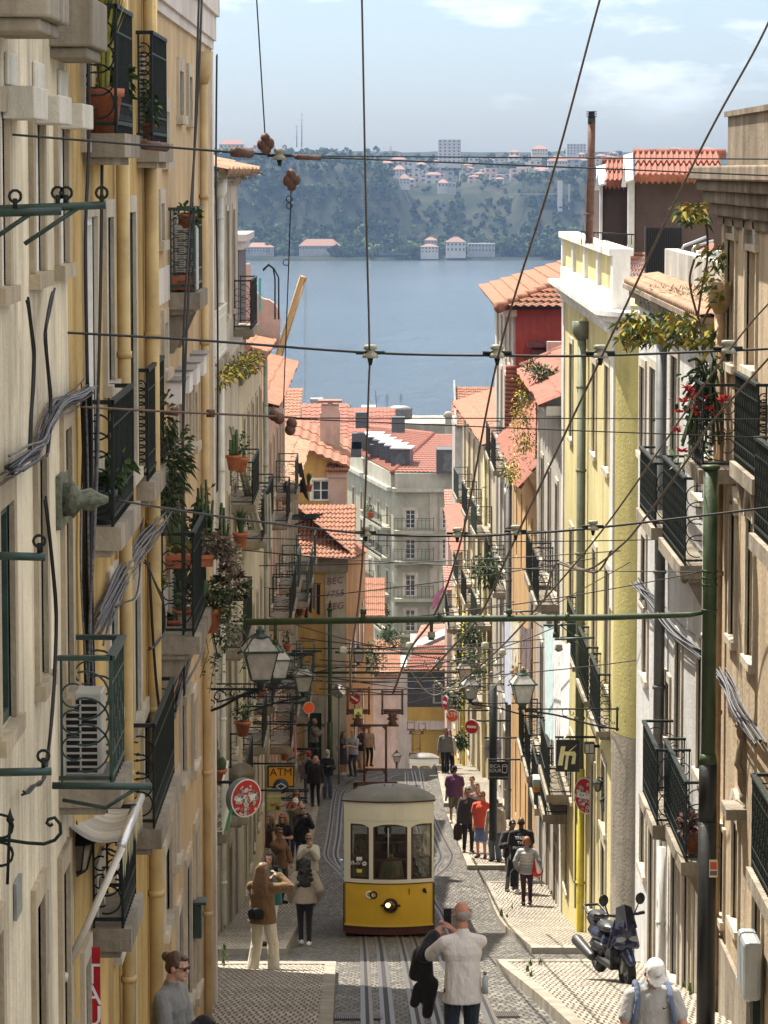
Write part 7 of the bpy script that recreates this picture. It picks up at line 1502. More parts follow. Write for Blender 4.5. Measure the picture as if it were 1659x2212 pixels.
F_ = person('woman with long black hair in green jacket holding a phone up', 584, 1838, 1.66, None, pi - .45, 'tan', ('long', 'black'), ('gr', cloth('bottle green', (.02, .10, .075))), 'long', .8, .045, 'trousers', cloth('white jeans', (.6, .58, .55)), hands=PH, hints=PHH, vox=.014)
phone('phone held by the woman in the green jacket', F_, 1)
person('man in brown jacket with glasses resting his chin on his hand', 601, 1785, 1.78, None, pi + .9, 'tan', ('short', 'brown'), ('br', cloth('brown corduroy', (.17, .09, .04))), 'long', .82, .04, 'trousers', cloth('dark denim', (.03, .04, .06)), hands=((-.2, .2, .95), (.05, .17, 1.5)), hints=((-1, -.5, -.4), (1, .4, -1)), glasses=True, vox=.014)
person('smiling woman with glasses and ginger blond hair in black top', 611, 1754, 1.66, None, pi - .3, 'pale', ('long', 'ginger'), ('bk', BLACKC), 'short', .86, .02, 'trousers', cloth('tan trousers', (.2, .11, .045)), glasses=True, hands=((-.12, .28, 1.15), (.12, .3, 1.1)), hints=PHH, vox=.014)
person('woman with bare shoulders and light hair half hidden at the wall', 584, 1758, 1.66, None, pi - 1.1, 'pale', ('long', 'light'), ('dk', cloth('dark brown top', (.05, .03, .025))), 'none', .9, .015, 'trousers', cloth('white jeans', (.6, .58, .55)), vox=.015)
G_ = person('bald man with sunglasses and black jacket holding a phone', 651, 1733, 1.78, None, pi + .35, 'pale', ('bald', 'grey'), ('bk', BLACKC), 'long', .82, .05, 'trousers', cloth('dark denim', (.03, .04, .06)), hands=PH, hints=PHH, shades=True, vox=.014)
phone('phone held by the bald man in sunglasses', G_, 0)
H_ = person('person in white cap stretching a phone over the crowd', 638, 1722, 1.68, None, pi + .2, 'pale', ('cap', cloth('white cap', (.62, .6, .57), .04)), ('bl', cloth('olive shirt', (.1, .1, .06))), 'short', .84, .03, 'trousers', cloth('dark denim', (.03, .04, .06)), hands=((-.25, .1, .9), (-.08, .42, 1.6)), hints=((-.5, -1, -.2), (1, .2, -.5)), vox=.015)
phone('white phone stretched out over the crowd', H_, 1, M('white phone', (.6, .6, .6), .3))
person('woman with sunglasses and maroon top clapping her hands', 640, 1705, 1.67, None, pi + .1, 'tan', ('long', 'brown'), ('mr', cloth('maroon', (.14, .015, .02))), 'short', .84, .03, 'trousers', cloth('dark denim', (.03, .04, .06)), hands=((.1, .26, 1.4), (.14, .25, 1.43)), hints=PHH, shades=True, vox=.015)
I_ = person('man in grey top with red cap and black backpack seen from behind', 667, 1621, 1.74, None, .1, 'tan', ('cap', cloth('red cap', (.4, .02, .02))), ('gy', cloth('mid grey fleece', (.17, .165, .16), .08)), 'long', .84, .03, 'trousers', cloth('blue jeans', (.07, .095, .14)), vox=.018, face=False)
bag('black backpack on the man with the red cap', I_['toW'](Vector((0, -.24, 1.0))), (.32, .22, .48), BLACKC, name='backpack', vox=.02)
person('person with pinkish hair in black beside the backpack man', 682, 1632, 1.66, None, .2, 'pale', ('bob', 'pink'), ('bk', BLACKC), 'long', .82, .04, 'trousers', BLACKC, vox=.018, face=False)
J_ = person('woman with pale headscarf black jacket and loose jeans using a phone', 707, 1619, 1.66, None, pi + .1, 'tan', ('scarf', cloth('pale patterned scarf', (.45, .42, .34), .3)), ('bk', BLACKC), 'long', .84, .05, 'trousers', cloth('blue jeans', (.07, .095, .14)), flare=.03, hands=((-.05, .28, 1.2), (.06, .28, 1.2)), hints=PHH, vox=.018, base=.02)
phone('phone in the hands of the woman with the pale headscarf', J_, 1)
person('bald bearded man in grey camouflage jacket by the dark green door', 678, 1586, 1.74, 127, -pi / 2 - .2, 'tan', ('bald', 'brown'), ('cm', cloth('grey camouflage', (.2, .18, .14), .5)), 'long', .84, .05, 'trousers', BLACKC, hands=((-.05, .36, 1.3), (.06, .36, 1.25)), hints=PHH, beard=True, vox=.018, base=.5)
t = thing('stone_step', 'worn stone step before the dark green door', 'step', (P(672, 1690, 127).x, 127.2, G(127.2))); mb = MB(); mb.box((0, 0, .2), (1.5, 1.1, .62)); mb.build('block', STONED, t, True, .02)
K_ = person('woman in dark patterned dress with a pink shoulder bag', 741, 1578, 1.68, None, -pi / 2 - .5, 'pale', ('long', 'brown'), ('dd', cloth('dark print dress', (.045, .04, .045), .5)), 'short', .84, .03, 'skirt', cloth('dark print dress', (.045, .04, .045), .5), hands=((-.05, .35, 1.3), (.08, .33, 1.3)), hints=PHH, shoes=WSHOE, vox=.018)
bag('pale pink shoulder bag of the woman in the dark dress', K_['toW'](Vector((.0, -.22, .95))), (.2, .12, .26), cloth('pale pink', (.5, .33, .3)), None, 0, vox=.02)
person('man in pale shirt with a camera bag by the bend', 763, 1575, 1.78, None, pi - .5, 'pale', ('short', 'light'), ('ps', cloth('pale check shirt', (.33, .34, .36), .2)), 'short', .84, .03, 'trousers', cloth('dark denim', (.03, .04, .06)), hands=((-.05, .3, 1.2), (.1, .3, 1.15)), hints=PHH, vox=.018)
person('man in black shirt and beige shorts by the bend', 781, 1567, 1.8, None, pi - 1.2, 'pale', ('short', 'brown'), ('bk2', cloth('navy black', (.025, .02, .03))), 'short', .84, .04, 'shorts', cloth('beige shorts', (.36, .3, .23)), hands=((-.05, .3, 1.2), (.1, .3, 1.15)), hints=PHH, vox=.018)
person('woman with pale top half hidden behind the trolley frame', 797, 1590, 1.64, 134, pi + .4, 'pale', ('short', 'black'), ('pt', cloth('pale apricot top', (.45, .3, .22))), 'short', .84, .03, 'trousers', BLACKC, vox=.02)
person('woman in white blouse and black wide trousers at the crest', 970, 1575, 1.68, None, pi + .3, 'pale', ('long', 'brown'), ('wb', cloth('white blouse', (.66, .62, .55), .05)), 'long', .95, .05, 'trousers', BLACKC, flare=.05, vox=.018, hands=((-.24, .04, .85), (.1, .25, 1.15)), feet=((-.12, .06), (.12, -.06)))
person('man with dark hair in grey behind the woman at the crest', 962, 1571, 1.76, None, pi, 'tan', ('short', 'black'), ('gs', cloth('mid grey fleece', (.17, .165, .16), .08)), 'long', .84, .04, 'trousers', BLACKC, vox=.018)
person('man in purple shirt camouflage shorts and black cap walking away', 982, 1653, 1.78, None, 0, 'tan', ('cap', BLACKC), ('pu', cloth('dark purple', (.10, .04, .10))), 'short', .84, .05, 'shorts', cloth('camouflage cotton', (.16, .15, .1), .6), shoes=WSHOE, feet=((-.1, .12), (.1, -.1)), wide=1.1, vox=.016, face=False)
person('young woman in grey shirt with backpack behind the men', 1020, 1675, 1.64, None, pi, 'pale', ('bun', 'black'), ('lg', cloth('pale grey jersey', (.33, .32, .3), .06)), 'short', .84, .03, 'trousers', BLACKC, vox=.016)
L_ = person('man in charcoal jacket carrying a black carrier bag', 1011, 1699, 1.78, None, pi + .1, 'tan', ('short', 'black'), ('cj', cloth('charcoal jacket', (.04, .035, .035))), 'long', .8, .05, 'trousers', cloth('black trousers', (.02, .02, .022)), vox=.014)
bag('black carrier bag hanging from the hand of the man in charcoal', L_['toW'](L_['T'][1] + Vector((.03, 0, -.5))), (.26, .1, .46), cloth('dark brown plastic', (.035, .025, .025)), [L_['toW'](L_['T'][1]), L_['toW'](L_['T'][1] + Vector((.03, 0, -.12)))])
person('man in orange red shirt blue shorts and sunglasses', 1042, 1707, 1.80, None, pi - .3, 'red', ('short', 'brown'), ('or', cloth('orange red cotton', (.62, .085, .045), .06)), 'short', .82, .045, 'shorts', cloth('sky blue shorts', (.13, .19, .36)), hands=((-.2, .14, .88), (.2, .14, .88)), shades=True, vox=.014, wide=1.08, feet=((-.1, .08), (.12, -.04)))
person('woman in beige sweatshirt and flared jeans at the wall', 1071, 1724, 1.66, None, pi - .4, 'pale', ('short', 'brown'), ('bs', cloth('beige fleece', (.42, .34, .26))), 'long', .84, .06, 'trousers', cloth('faded flared jeans', (.10, .13, .16)), flare=.04, vox=.015)
person('person in pale trousers hidden behind the man in orange red', 1030, 1715, 1.66, 93.5, pi, 'pale', ('short', 'brown'), ('bt', cloth('dusky pink top', (.3, .2, .19))), 'long', .84, .03, 'trousers', cloth('beige trousers', (.42, .36, .27)), vox=.018)
M_ = person('bearded man in dark jacket looking down at his phone', 1104, 1766, 1.76, None, pi + .35, 'tan', ('short', 'black'), ('dj', cloth('dark grey jacket', (.03, .028, .028))), 'long', .84, .04, 'trousers', cloth('grey trousers', (.14, .13, .13)), hands=((.0, .3, 1.22), (.12, .28, 1.2)), hints=PHH, beard=True, hpitch=.45, vox=.014)
phone('phone looked at by the bearded man', M_, 0)
N_ = person('man in black slogan shirt and maroon shorts walking away', 1126, 1764, 1.82, None, .1, 'brown', ('bald', 'black'), ('bt', BLACKC), 'short', .78, .05, 'shorts', cloth('dark maroon', (.07, .025, .03)), shoes=WSHOE, feet=((-.1, -.1), (.1, .14)), wide=1.18, vox=.013, face=False)
for i, s in enumerate(('TRUST', 'THE', 'PROCESS')):
 text_mesh(s, .095, frame4(N_['toW'](Vector((-.03, -.172 + .002 * i, 1.32 - .115 * i))), N_['rot'] @ Vector((1, 0, 0)), Vector((0, 0, 1))), .01, 'lettering', WHT, N_['t'])
t = thing('jacket', 'black jacket hanging from the hand of the man in the slogan shirt', 'jacket', N_['toW'](N_['T'][0])); mb = MB(); q_ = N_['T'][0]; mb.cap(N_['toW'](q_ + Vector((0, 0, -.02))), N_['toW'](q_ + Vector((.02, 0, -.38))), .06, .12); mb.cap(N_['toW'](q_ + Vector((.05, 0, -.2))), N_['toW'](q_ + Vector((.1, 0, -.42))), .07, .08); solid(mb.build('fabric', BLACKC, t), .018, 3)
O_ = person('elderly woman with ginger hair in a quilted pale grey vest', 1138, 1806, 1.58, None, -.05, 'pale', ('bob', 'ginger'), ('gs2', cloth('grey sleeves', (.25, .25, .26))), 'long', .84, .03, 'trousers', cloth('dark burgundy', (.05, .015, .022)), feet=((-.08, -.05), (.09, .08)), hands=((-.26, .05, .95), (.3, .06, .95)), vox=.013, wide=1.08, face=False)
c = MB();
for z in (.86, .94, 1.02, 1.1, 1.18, 1.26, 1.34):
 n = 16; R = (.2, .15) if z < 1.1 else (.205, .15); c.ell((0, 0, z * O_['k']), (R[0] * O_['k'] * 1.05, R[1] * O_['k'] * 1.05, .062), n, 6)
c.cap(Vector((-.15, 0, 1.38)) * O_['k'], Vector((.15, 0, 1.38)) * O_['k'], .08, .08); solid(c.build('quilted_vest', M('pale grey nylon', (.46, .44, .43), .5, 0, .06, 9), O_['t'], True), .013, 1)
t = thing('plastic_bag', 'red and white plastic shopping bag on the arm of the elderly woman', 'bag', O_['toW'](Vector((.3, 0, .8)))); mb = MB(); mb.mi(0); mb.ell(O_['toW'](Vector((.26, -.05, .88))), (.15, .1, .13)); mb.cap(O_['toW'](Vector((.22, -.08, 1.25))), O_['toW'](Vector((.25, -.06, .9))), .02, .11); solid(mb.build('sack', M('red plastic', (.55, .02, .02), .35), t), .016, 3); mb = MB(); mb.cap(O_['toW'](Vector((.225, -.12, 1.22))), O_['toW'](Vector((.31, -.125, .92))), .02, .075); solid(mb.build('white_panel', M('white plastic', (.75, .7, .7), .35), t), .016, 3)
bag('black tote hanging at the left side of the elderly woman', O_['toW'](Vector((-.32, .02, .45))), (.2, .12, .42), BLACKC)
for u, v, dd, lab, hr, tp, yw in ((777, 1812, 1.0, 'grey haired passenger at the left tram window', ('curly', 'light'), cloth('beige fleece', (.42, .34, .26)), .2), (845, 1822, .9, 'passenger in a beige top behind the middle tram window', ('short', 'brown'), cloth('sand top', (.3, .25, .17)), .4), (905, 1812, 1.2, 'passenger behind the right tram window', ('short', 'brown'), cloth('dark grey jacket', (.03, .028, .028)), 0), (838, 1780, 1.9, 'standing passenger in black reaching up inside the tram', ('short', 'black'), BLACKC, .3)):
 d = DT + dd; H = 1.66; zf = P(u, v, d).z - H; person(lab, u, v, H, d, yw, 'pale', hr, ('x', tp), 'long', .84, .03, vox=.02, base=0, zoff=zf - G(d), face=False, hands=((-.25, .1, 1.7), (.25, .04, .82)) if 'reach' in lab else None)
# ================================================================ lamps, signs, wires, washing
m, lnt, bs, L = new_mat('frosted lamp glass'); bs.inputs['Roughness'].default_value = .5; bs.inputs['Base Color'].default_value = (.48, .46, .41, 1)
L.new(ramp(lnt, noise(lnt, pos(lnt), 9, 5), .35, .75, (.55, .53, .48), (.3, .28, .24)), bs.inputs['Base Color']); bs.inputs['Transmission Weight'].default_value = .25
LAMPG = m
def lantern(label, u, v0, v1, d, wall, far=False, yaw=.12, group=None, bz=None):
 """classic four sided street lantern; v0 finial top, v1 base; wall = x of the wall it is bracketed to"""
 top, bot = P(u, v0, d), P(u, v1, d); h = top.z - bot.z; w = h * .62; t = thing('street_lantern', label, 'street lamp', bot, yaw, group); mb = MB()
 def ringq(r, z): return [Vector((sx * r, sy * r, z)) for sx, sy in ((-1, -1), (1, -1), (1, 1), (-1, 1))]
 a, b_, c, e = ringq(w * .27, h * .06), ringq(w * .46, h * .56), ringq(w * .52, h * .58), ringq(w * .22, h * .82); r = h * .014
 for q0, q1 in ((a, b_), (c, e)):
  for i in range(4): mb.tube([q0[i], q1[i]], r, 4); mb.tube([q0[i], q0[(i + 1) % 4]], r * 1.2, 4); mb.tube([q1[i], q1[(i + 1) % 4]], r * 1.4, 4)
 mb.add(c + [v + Vector((0, 0, -h * .03)) for v in c], [(0, 1, 2, 3), (0, 4, 5, 1), (1, 5, 6, 2), (2, 6, 7, 3), (3, 7, 4, 0)])
 mb.lathe((0, 0, 0), [(w * .3, h * .8), (w * .26, h * .84), (w * .12, h * .88), (w * .15, h * .92), (w * .07, h * .95), (w * .05, h), (.001, h)], 10)
 mb.lathe((0, 0, 0), [(w * .1, -h * .12), (w * .14, -h * .02), (w * .3, h * .04), (.001, h * .06)], 8)
 for s in (-1, 1): mb.tube([(s * w * .5, 0, h * .57), (s * w * .66, 0, h * .52)], r * 1.6, 5)
 mb.build('frame', IRONG, t, True)
 g = MB(); s_ = .97
 for q0, q1 in ((a, b_), (c, e)):
  for i in range(4): j = (i + 1) % 4; g.poly(q0[i] * 1, q0[j], q1[j], q1[i])
 g.v = [(x * s_, y * s_, z) for x, y, z in g.v]; g.build('glass', LAMPG, t, True)
 if wall is not None:
  s = 1 if wall > bot.x else -1; mb = MB(); z = bot.z - h * .12; y = d; L_ = abs(wall - bot.x); hh = min(L_ * .42, h * .55)
  q = lambda f, g_: Vector((bot.x + s * L_ * f, y, z - hh * g_))
  mb.tube([q(-.05, 0), q(1, 0)], h * .022, 6); mb.tube(dense([q(.02, .08), q(.35, .3), q(.7, .75), q(1, 1)], 6), h * .026, 6); mb.tube([q(.98, -.1), q(.98, 1.08)], h * .03, 6)
  for f, g_, R in ((.12, .2, .11), (.45, .16, .13), (.72, .3, .16), (.88, .62, .1)):
   mb.ring(q(f, g_), hh * R * 1.5, h * .014, (1, 0, 0), (0, 0, 1), 12, 0, 5.2); mb.ring(q(f + .06, g_ + .05), hh * R * .7, h * .013, (1, 0, 0), (0, 0, 1), 10, 2, 7)
  mb.tube([q(0, 0), bot + Vector((0, 0, -h * .1))], h * .04, 6); mb.build('bracket', IRON, t)
 return t
lantern('large frosted lantern on a scrolled bracket at the corner of the sand house', 563, 1352, 1474, 38.2, -2.03)
lantern('second frosted lantern peeping out behind the large corner lantern', 603, 1390, 1468, 61.6, -3.2)
lantern('lantern on the left wall above the orange disc', 655, 1430, 1497, 73, -3.2)
lantern('dark lantern in front of the mustard house front', 774, 1393, 1432, 122, -3.2)
lantern('lantern with scrolled bracket below the maroon washing on the right', 1129, 1442, 1522, 56, 3.9)
lantern('lantern on the right wall above the round no entry sign', 1016, 1454, 1512, 83, 3.9)
lantern('lantern just behind and above the one over the no entry sign', 1003, 1423, 1471, 96, 3.9)
lantern('small lantern hood among the wires right of the long beam', 948, 1418, 1445, 135, 3.5)
lantern('tiny lantern beyond the crest left of the yellow shop', 857, 1620, 1648, 175, None); mb = MB(); p = P(857, 1648, 175); mb.tube([p, Vector((p.x, 175, G(175)))], .06, 6); mb.build('post', IRONG, bpy.data.objects['street_lantern.008'])
for u, v0, v1, lab in ((1291, 1680, 1712, 'small black lattice lantern under the right stickered sign bracket'), (1309, 1716, 1756, 'small black lattice lantern lowest on the yellow house')):
 lantern_small(lab, P(u, v1, 60), (v1 - v0) / 1.0 * 60 / F, fr_.p(60, zat(v0 + 2, 60), .0))
t = thing('square_floodlight', 'boxy wall floodlight with two panes beside the black hanging sign', 'floodlight', P(1273, 1627, 61)); mb = MB(); mb.box((0, 0, .1), (.18, .16, .2)); mb.box((.14, .05, .12), (.14, .05, .05)); mb.build('lamp_case', IRON, t, True); mb = MB(); [mb.box((s * .04, -.085, .1), (.07, .01, .16)) for s in (-1, 1)]; mb.build('pane', LAMPG, t, True)
REDS = M('sign red', (.42, .015, .022), .4, 0, .06, 6); SWH = M('sign white', (.72, .7, .68), .45, 0, .05, 6); GBK = M('grey sign back', (.16, .17, .17), .5)
STK = [M('sticker ' + n, c, .5, 0, .25, 20) for n, c in (('pale', (.6, .58, .55)), ('black', (.03, .03, .035)), ('cream', (.5, .46, .36)), ('rust', (.35, .1, .06)), ('slate', (.2, .24, .3)))]
def round_sign(label, u, v, rpx, d, yaw, wall, stickers=0, bar=True, th=.06, face=None, cat='road sign', seed=1, post=None):
 c = P(u, v, d); R = rpx * d / F; t = thing('round_sign', label, cat, c, yaw); RX = Matrix.Rotation(pi / 2, 3, 'X')
 mb = MB(); mb.lathe((0, 0, 0), [(R * .98, -th), (R, -th), (R, 0), (R * .985, .012), (.001, .012)], 32, RX, False); mb.build('sign_back', GBK, t, True)
 mb = MB(); mb.lathe((0, 0, 0), [(R * .99, .013), (.001, .014)], 32, RX, False); mb.build('sign_rim', SWH, t, True)
 mb = MB(); mb.lathe((0, 0, 0), [(R * .92, .016), (.001, .017)], 32, RX, False); mb.build('sign_face', face or REDS, t, True)
 if bar: mb = MB(); mb.box((0, -.02, 0), (R * 1.35, .006, R * .34)); mb.build('white_bar', SWH, t, True)
 if stickers:
  rd = random.Random(seed); k = 0
  for i in range(stickers):
   a, r = rd.uniform(0, 6.28), sqrt(rd.random()) * R * .8; x, z = r * cos(a), r * sin(a) - R * .08
   if z > R * .45 and rd.random() < .75: continue
   mb = MB(); k += 1; yy = -.0235 - .0012 * (k % 9); w_, h_ = R * rd.uniform(.1, .26), R * rd.uniform(.07, .2); q = rd.uniform(-.7, .7); rot = Matrix.Rotation(q, 3, 'Y')
   if rd.random() < .3: mb.lathe((x, yy, z), [(w_ * .5, 0), (.001, .001)], 12, RX, False)
   else: mb.box((x, yy, z), (w_, .001, h_), rot)
   mb.mi(1).box((x, yy - .0008, z), (w_ * .55, .0008, h_ * .4), rot); a_, b_ = rd.sample(range(5), 2); mb.build('sticker', [STK[a_ if rd.random() < .5 else 0], STK[b_]], t, True)
 if wall is not None: mb = MB(); s = 1 if wall > c.x else -1; mb.tube([c + Vector((s * R * .5, .05, R * .8)), Vector((wall, d + .05, c.z + R * .8))], .03, 6); mb.tube([c + Vector((s * R * .4, .05, R * .85)), c + Vector((s * R * .4, .05, 0))], .025, 6); mb.build('arm', IRON, t)
 if post: mb = MB(); mb.tube([c + Vector((0, .06, -R)), c + Vector((0, .06, -post))], .03, 6); mb.build('post', GBK, t)
 return t
round_sign('stickered round no entry sign on the left wall', 531, 1724, 43, 62, .72, -3.2, 60, True, .14, seed=3)
round_sign('stickered round no entry sign on the yellow house', 1266, 1719, 41, 64, -.95, 3.9, 60, True, .05, seed=8)
round_sign('clean round no entry sign with three stickers on the right', 1019, 1570, 16, 100, -.35, 3.75, 4, True, seed=4)
round_sign('faded tilted no entry sign behind the trolley frame', 766, 1509, 14, 131, 0, None, 5, False, seed=5, post=4.5);
mb = MB(); R = 14 * 131 / F; c = P(766, 1509, 131); mb.box(c - Vector((0, .035, 0)), (R * 1.3, .01, R * .3), Matrix.Rotation(.6, 3, 'Y')); ob = bpy.data.objects['round_sign.003']; mb.build('white_bar', SWH, ob)
round_sign('round sign seen edge on near the slate wall', 962, 1518, 16, 128, -1.15, 3.65, 3, True, seed=6)
OR_ = M('orange sign', (.72, .11, .03), .4, 0, .05)
round_sign('plain orange disc sign by the dark green door', 667, 1529, 13, 100, .3, -3.2, 0, False, face=OR_, cat='shop sign')
t = round_sign('orange round ATM sign on the right', 977, 1546, 14, 122, -.2, 3.85, 0, False, face=OR_, cat='shop sign'); text_mesh('ATM', .24, WM[t.name] @ frame4((0.0, -.02, .03), (1, 0, 0), (0, 0, 1)), .003, 'lettering', SWH, t)
t = thing('traffic_mirror', 'round convex traffic mirror in front of the mustard house', 'mirror', P(732, 1494, 122)); mb = MB(); mb.lathe((0, 0, 0), [(.24, -.03), (.25, 0), (.2, .04), (.1, .065), (.001, .07)], 20, Matrix.Rotation(pi / 2, 3, 'X')); mb.build('mirror_face', M('mirror', (.8, .82, .82), .05, 1, .02), t, True); mb = MB(); mb.tube([(0, .06, -.1), (0, .06, -3.5)], .03, 6); mb.build('post', GBK, t, True)
def plate_sign(name, label, u0, u1, v0, v1, d, mat, wall=None, th=.05, yaw=0, rim=None, armz=0):
 a, b_ = P(u0, v1, d), P(u1, v0, d); w_, h_ = b_.x - a.x, b_.z - a.z; c = Vector(((a.x + b_.x) / 2, d, a.z)); t = thing(name, label, 'shop sign', c, yaw)
 mb = MB(); mb.box((0, 0, h_ / 2), (w_, th, h_)); mb.build('panel', mat, t, True, .006)
 if rim: mb = MB(); [mb.box((x, 0, z), s) for x, z, s in ((0, h_ - .008, (w_ * 1.02, th + .01, .03)), (0, .008, (w_ * 1.02, th + .01, .03)), (-w_ / 2, h_ / 2, (.03, th + .012, h_)), (w_ / 2, h_ / 2, (.03, th + .012, h_)))]; mb.build('frame', rim, t, True)
 if wall is not None: s = 1 if wall > c.x else -1; mb = MB(); mb.tube([Vector((c.x - s * w_ * .55, d, b_.z + .05)), Vector((wall, d, b_.z + .05))], .022, 6); [mb.tube([Vector((c.x + k * w_ * .4, d, b_.z)), Vector((c.x + k * w_ * .4, d, b_.z + .05))], .01, 4) for k in (-1, 1)]; mb.build('arm', IRON, t)
 return t, w_, h_, (lambda x, z, off=.003: WM[t.name] @ frame4((x * w_ / 2, -th / 2 - off, h_ / 2 + z * h_ / 2), (1, 0, 0), (0, 0, 1)))
t, w_, h_, fm = plate_sign('atm_sign', 'orange yellow ATM sign with a dark round emblem on the left', 579, 634, 1654, 1699, 80, M('amber sign', (.70, .30, .015), .4, 0, .04), -3.2, .14, .1, IRON); text_mesh('ATM', h_ * .52, fm(0, .4), .003, 'lettering', BLACKC, t)
mb = MB(); RX = Matrix.Rotation(pi / 2, 3, 'X'); o = WM[t.name] @ Vector((0, -.1, .03)); mb.lathe(o, [(h_ * .36, 0), (h_ * .36, .03), (.001, .035)], 20, RX); mb.mi(1); q = o - Vector((0, .045, 0));
for s in (1, -1): mb.tube([q + Vector((-h_ * .24, 0, s * .0)), q + Vector((0, 0, s * h_ * .14)), q + Vector((h_ * .24, 0, 0))], .014, 4)
mb.build('emblem', [M('navy emblem', (.03, .04, .07), .4), SWH], t)
t, w_, h_, fm = plate_sign('beer_sign', 'small olive green hanging sign reading CERVEJA below the ATM sign', 577, 607, 1712, 1751, 76, M('olive sign', (.36, .36, .09), .5, 0, .08), -3.2, .04, .1); text_mesh('CERVEJA', h_ * .2, fm(0, .62), .002, 'lettering', SWH, t); text_mesh('DUQUEZA', h_ * .19, fm(0, .12), .002, 'lettering', STK[2], t); mb = MB(); mb.box(WM[t.name] @ Vector((-.02, -.024, h_ * .32)), (w_ * .6, .004, h_ * .14)); mb.mi(1).box(WM[t.name] @ Vector((.08, -.026, h_ * .16)), (w_ * .26, .004, h_ * .2)); mb.mi(2).box(WM[t.name] @ Vector((0, 0, h_ * 1.12)), (w_ * .98, .03, h_ * .2)); mb.build('pictures', [STK[3], STK[1], GBK], t)
t, w_, h_, fm = plate_sign('choclo_sign', 'pale mauve square sign with a large letter C on the right', 1047, 1083, 1598, 1637, 86, M('mauve grey sign', (.42, .38, .38), .5, 0, .04), 3.9, .05, -.05); text_mesh('C', h_ * .95, fm(0, .02), .002, 'letter', M('slate letter', (.2, .23, .28), .4), t); text_mesh('CHOCLO', h_ * .24, fm(0, .05, .008), .002, 'lettering', M('dim brown letter', (.16, .14, .13), .5), t)
t, w_, h_, fm = plate_sign('bica_sour_sign', 'black square BICA SOUR bar sign with a cup picture', 1057, 1098, 1645, 1684, 84, M('black sign', (.014, .013, .013), .4), 3.9, .05, -.05); text_mesh('BICA', h_ * .27, fm(-.4, .5), .002, 'lettering', SWH, t); text_mesh('SOUR', h_ * .27, fm(-.38, .0), .002, 'lettering', SWH, t); text_mesh('Pisco & Cocktail Bar', h_ * .13, fm(0, -.72), .001, 'lettering', STK[0], t)
mb = MB(); o = lambda x, z: WM[t.name] @ Vector((x * w_ / 2, -.03, h_ / 2 + z * h_ / 2)); mb.ring(o(.62, .58), h_ * .13, .012, (1, 0, 0), (0, 0, .45), 14); mb.tube([o(.36, .55), o(.4, -.1)], .01, 4); mb.tube([o(.88, .55), o(.84, -.1)], .01, 4); mb.ring(o(.62, -.12), h_ * .12, .014, (1, 0, 0), (0, 0, .4), 12, pi, 2 * pi); mb.build('cup_picture', SWH, t)
t, w_, h_, fm = plate_sign('k_sign', 'black hanging sign with a slanted cream letter K logo on the right', 1201, 1252, 1598, 1667, 62, M('black sign', (.014, .013, .013), .4), 3.9, .04, -.06); KM = M('cream yellow logo', (.66, .6, .32), .4, 0, .1, 8); mb = MB()
def kq(*pts): mb.add([fm(0, 0) @ Vector((x * w_ / 2, z * h_ / 2, 0)) for x, z in pts], [tuple(range(len(pts)))])
kq((-.85, -.6), (-.45, -.6), (-.2, .6), (-.58, .6)); kq((-.3, .05), (-.28, .28), (.6, .28), (.7, .12), (.62, .0)); kq((.3, -.5), (.62, -.5), (.72, .14), (.42, .05)); kq((-.28, -.86), (-.06, -.86), (.1, .05), (-.14, .05)); kq((.05, .3), (.22, .3), (.82, .74), (.74, .7)); mb.build('logo', KM, t)
t = thing('litter_bin', 'green wall bin with a yellow notice and pale lid on the right', 'bin', P(1163, 1737, 74)); mb = MB(); mb.box((0, 0, .2), (.2, .24, .4)); mb.build('bin_body', IRONG, t, True, .02); mb = MB(); mb.box((0, -.02, .52), (.26, .3, .2), Matrix.Rotation(.25, 3, 'X')); mb.build('lid', M('pale green lid', (.3, .38, .34), .4), t, True, .02); mb = MB(); mb.box((0, -.16, .36), (.25, .01, .13)); mb.mi(1); [mb.box((0, -.168, .385 - .05 * k), (.19, .006, .022)) for k in (0, 1)]; mb.build('notice', [M('amber sign', (.70, .30, .015), .4, 0, .04), STK[3]], t, True)
t = thing('marble_plaque', 'white marble plaque beside the dark green door', 'plaque', P(671, 1512, 127.9)); mb = MB(); mb.box((0, 0, .12), (.4, .04, .26)); mb.build('slab', STONE, t, True); mb = MB(); [mb.box((0, -.022, .2 - .05 * k), (.3, .004, .012)) for k in range(4)]; mb.build('lines', GREYP, t, True)
t = thing('satellite_dish', 'grey satellite dish on the lemon side wall below the flower pots', 'dish', f2.p(66, zat(1672, 66), .35)); mb = MB(); mb.lathe((0, 0, 0), [(.3, .1), (.22, .05), (.1, .01), (.001, 0)], 18, Matrix.Rotation(1.9, 3, 'X') @ Matrix.Rotation(.4, 3, 'Y')); mb.build('reflector', M('brown grey dish', (.2, .17, .13), .6), t, True); mb = MB(); mb.tube([(0, 0, 0), (-.35, .05, -.05)], .02, 5); mb.tube([(0, 0, -.1), (.2, -.2, -.2)], .014, 4); mb.build('arm', IRON, t, True)
t = thing('slim_green_pole', 'slim green pole with two beams in front of the mustard house', 'pole', P(713, 1655, 120)); d = 120; mb = MB(); mb.tube([P(713, 1660, d), P(713, 1312, d)], .075, 10); mb.tube([P(713, 1312, d), P(713, 1296, d)], [.075, .01], 8); mb.tube([P(713, 1318, d), P(713, 1314, d)], .11, 8); mb.tube([P(713, 1665, d), P(713, 1560, d)], .11, 10); mb.build('shaft', POLE, t)
mb = MB(); mb.tube([P(676, 1453, d), P(1052, 1452, d)], .045, 8); mb.tube([P(724, 1409, d), P(965, 1412, d)], .04, 8); mb.build('beam', POLE, t)
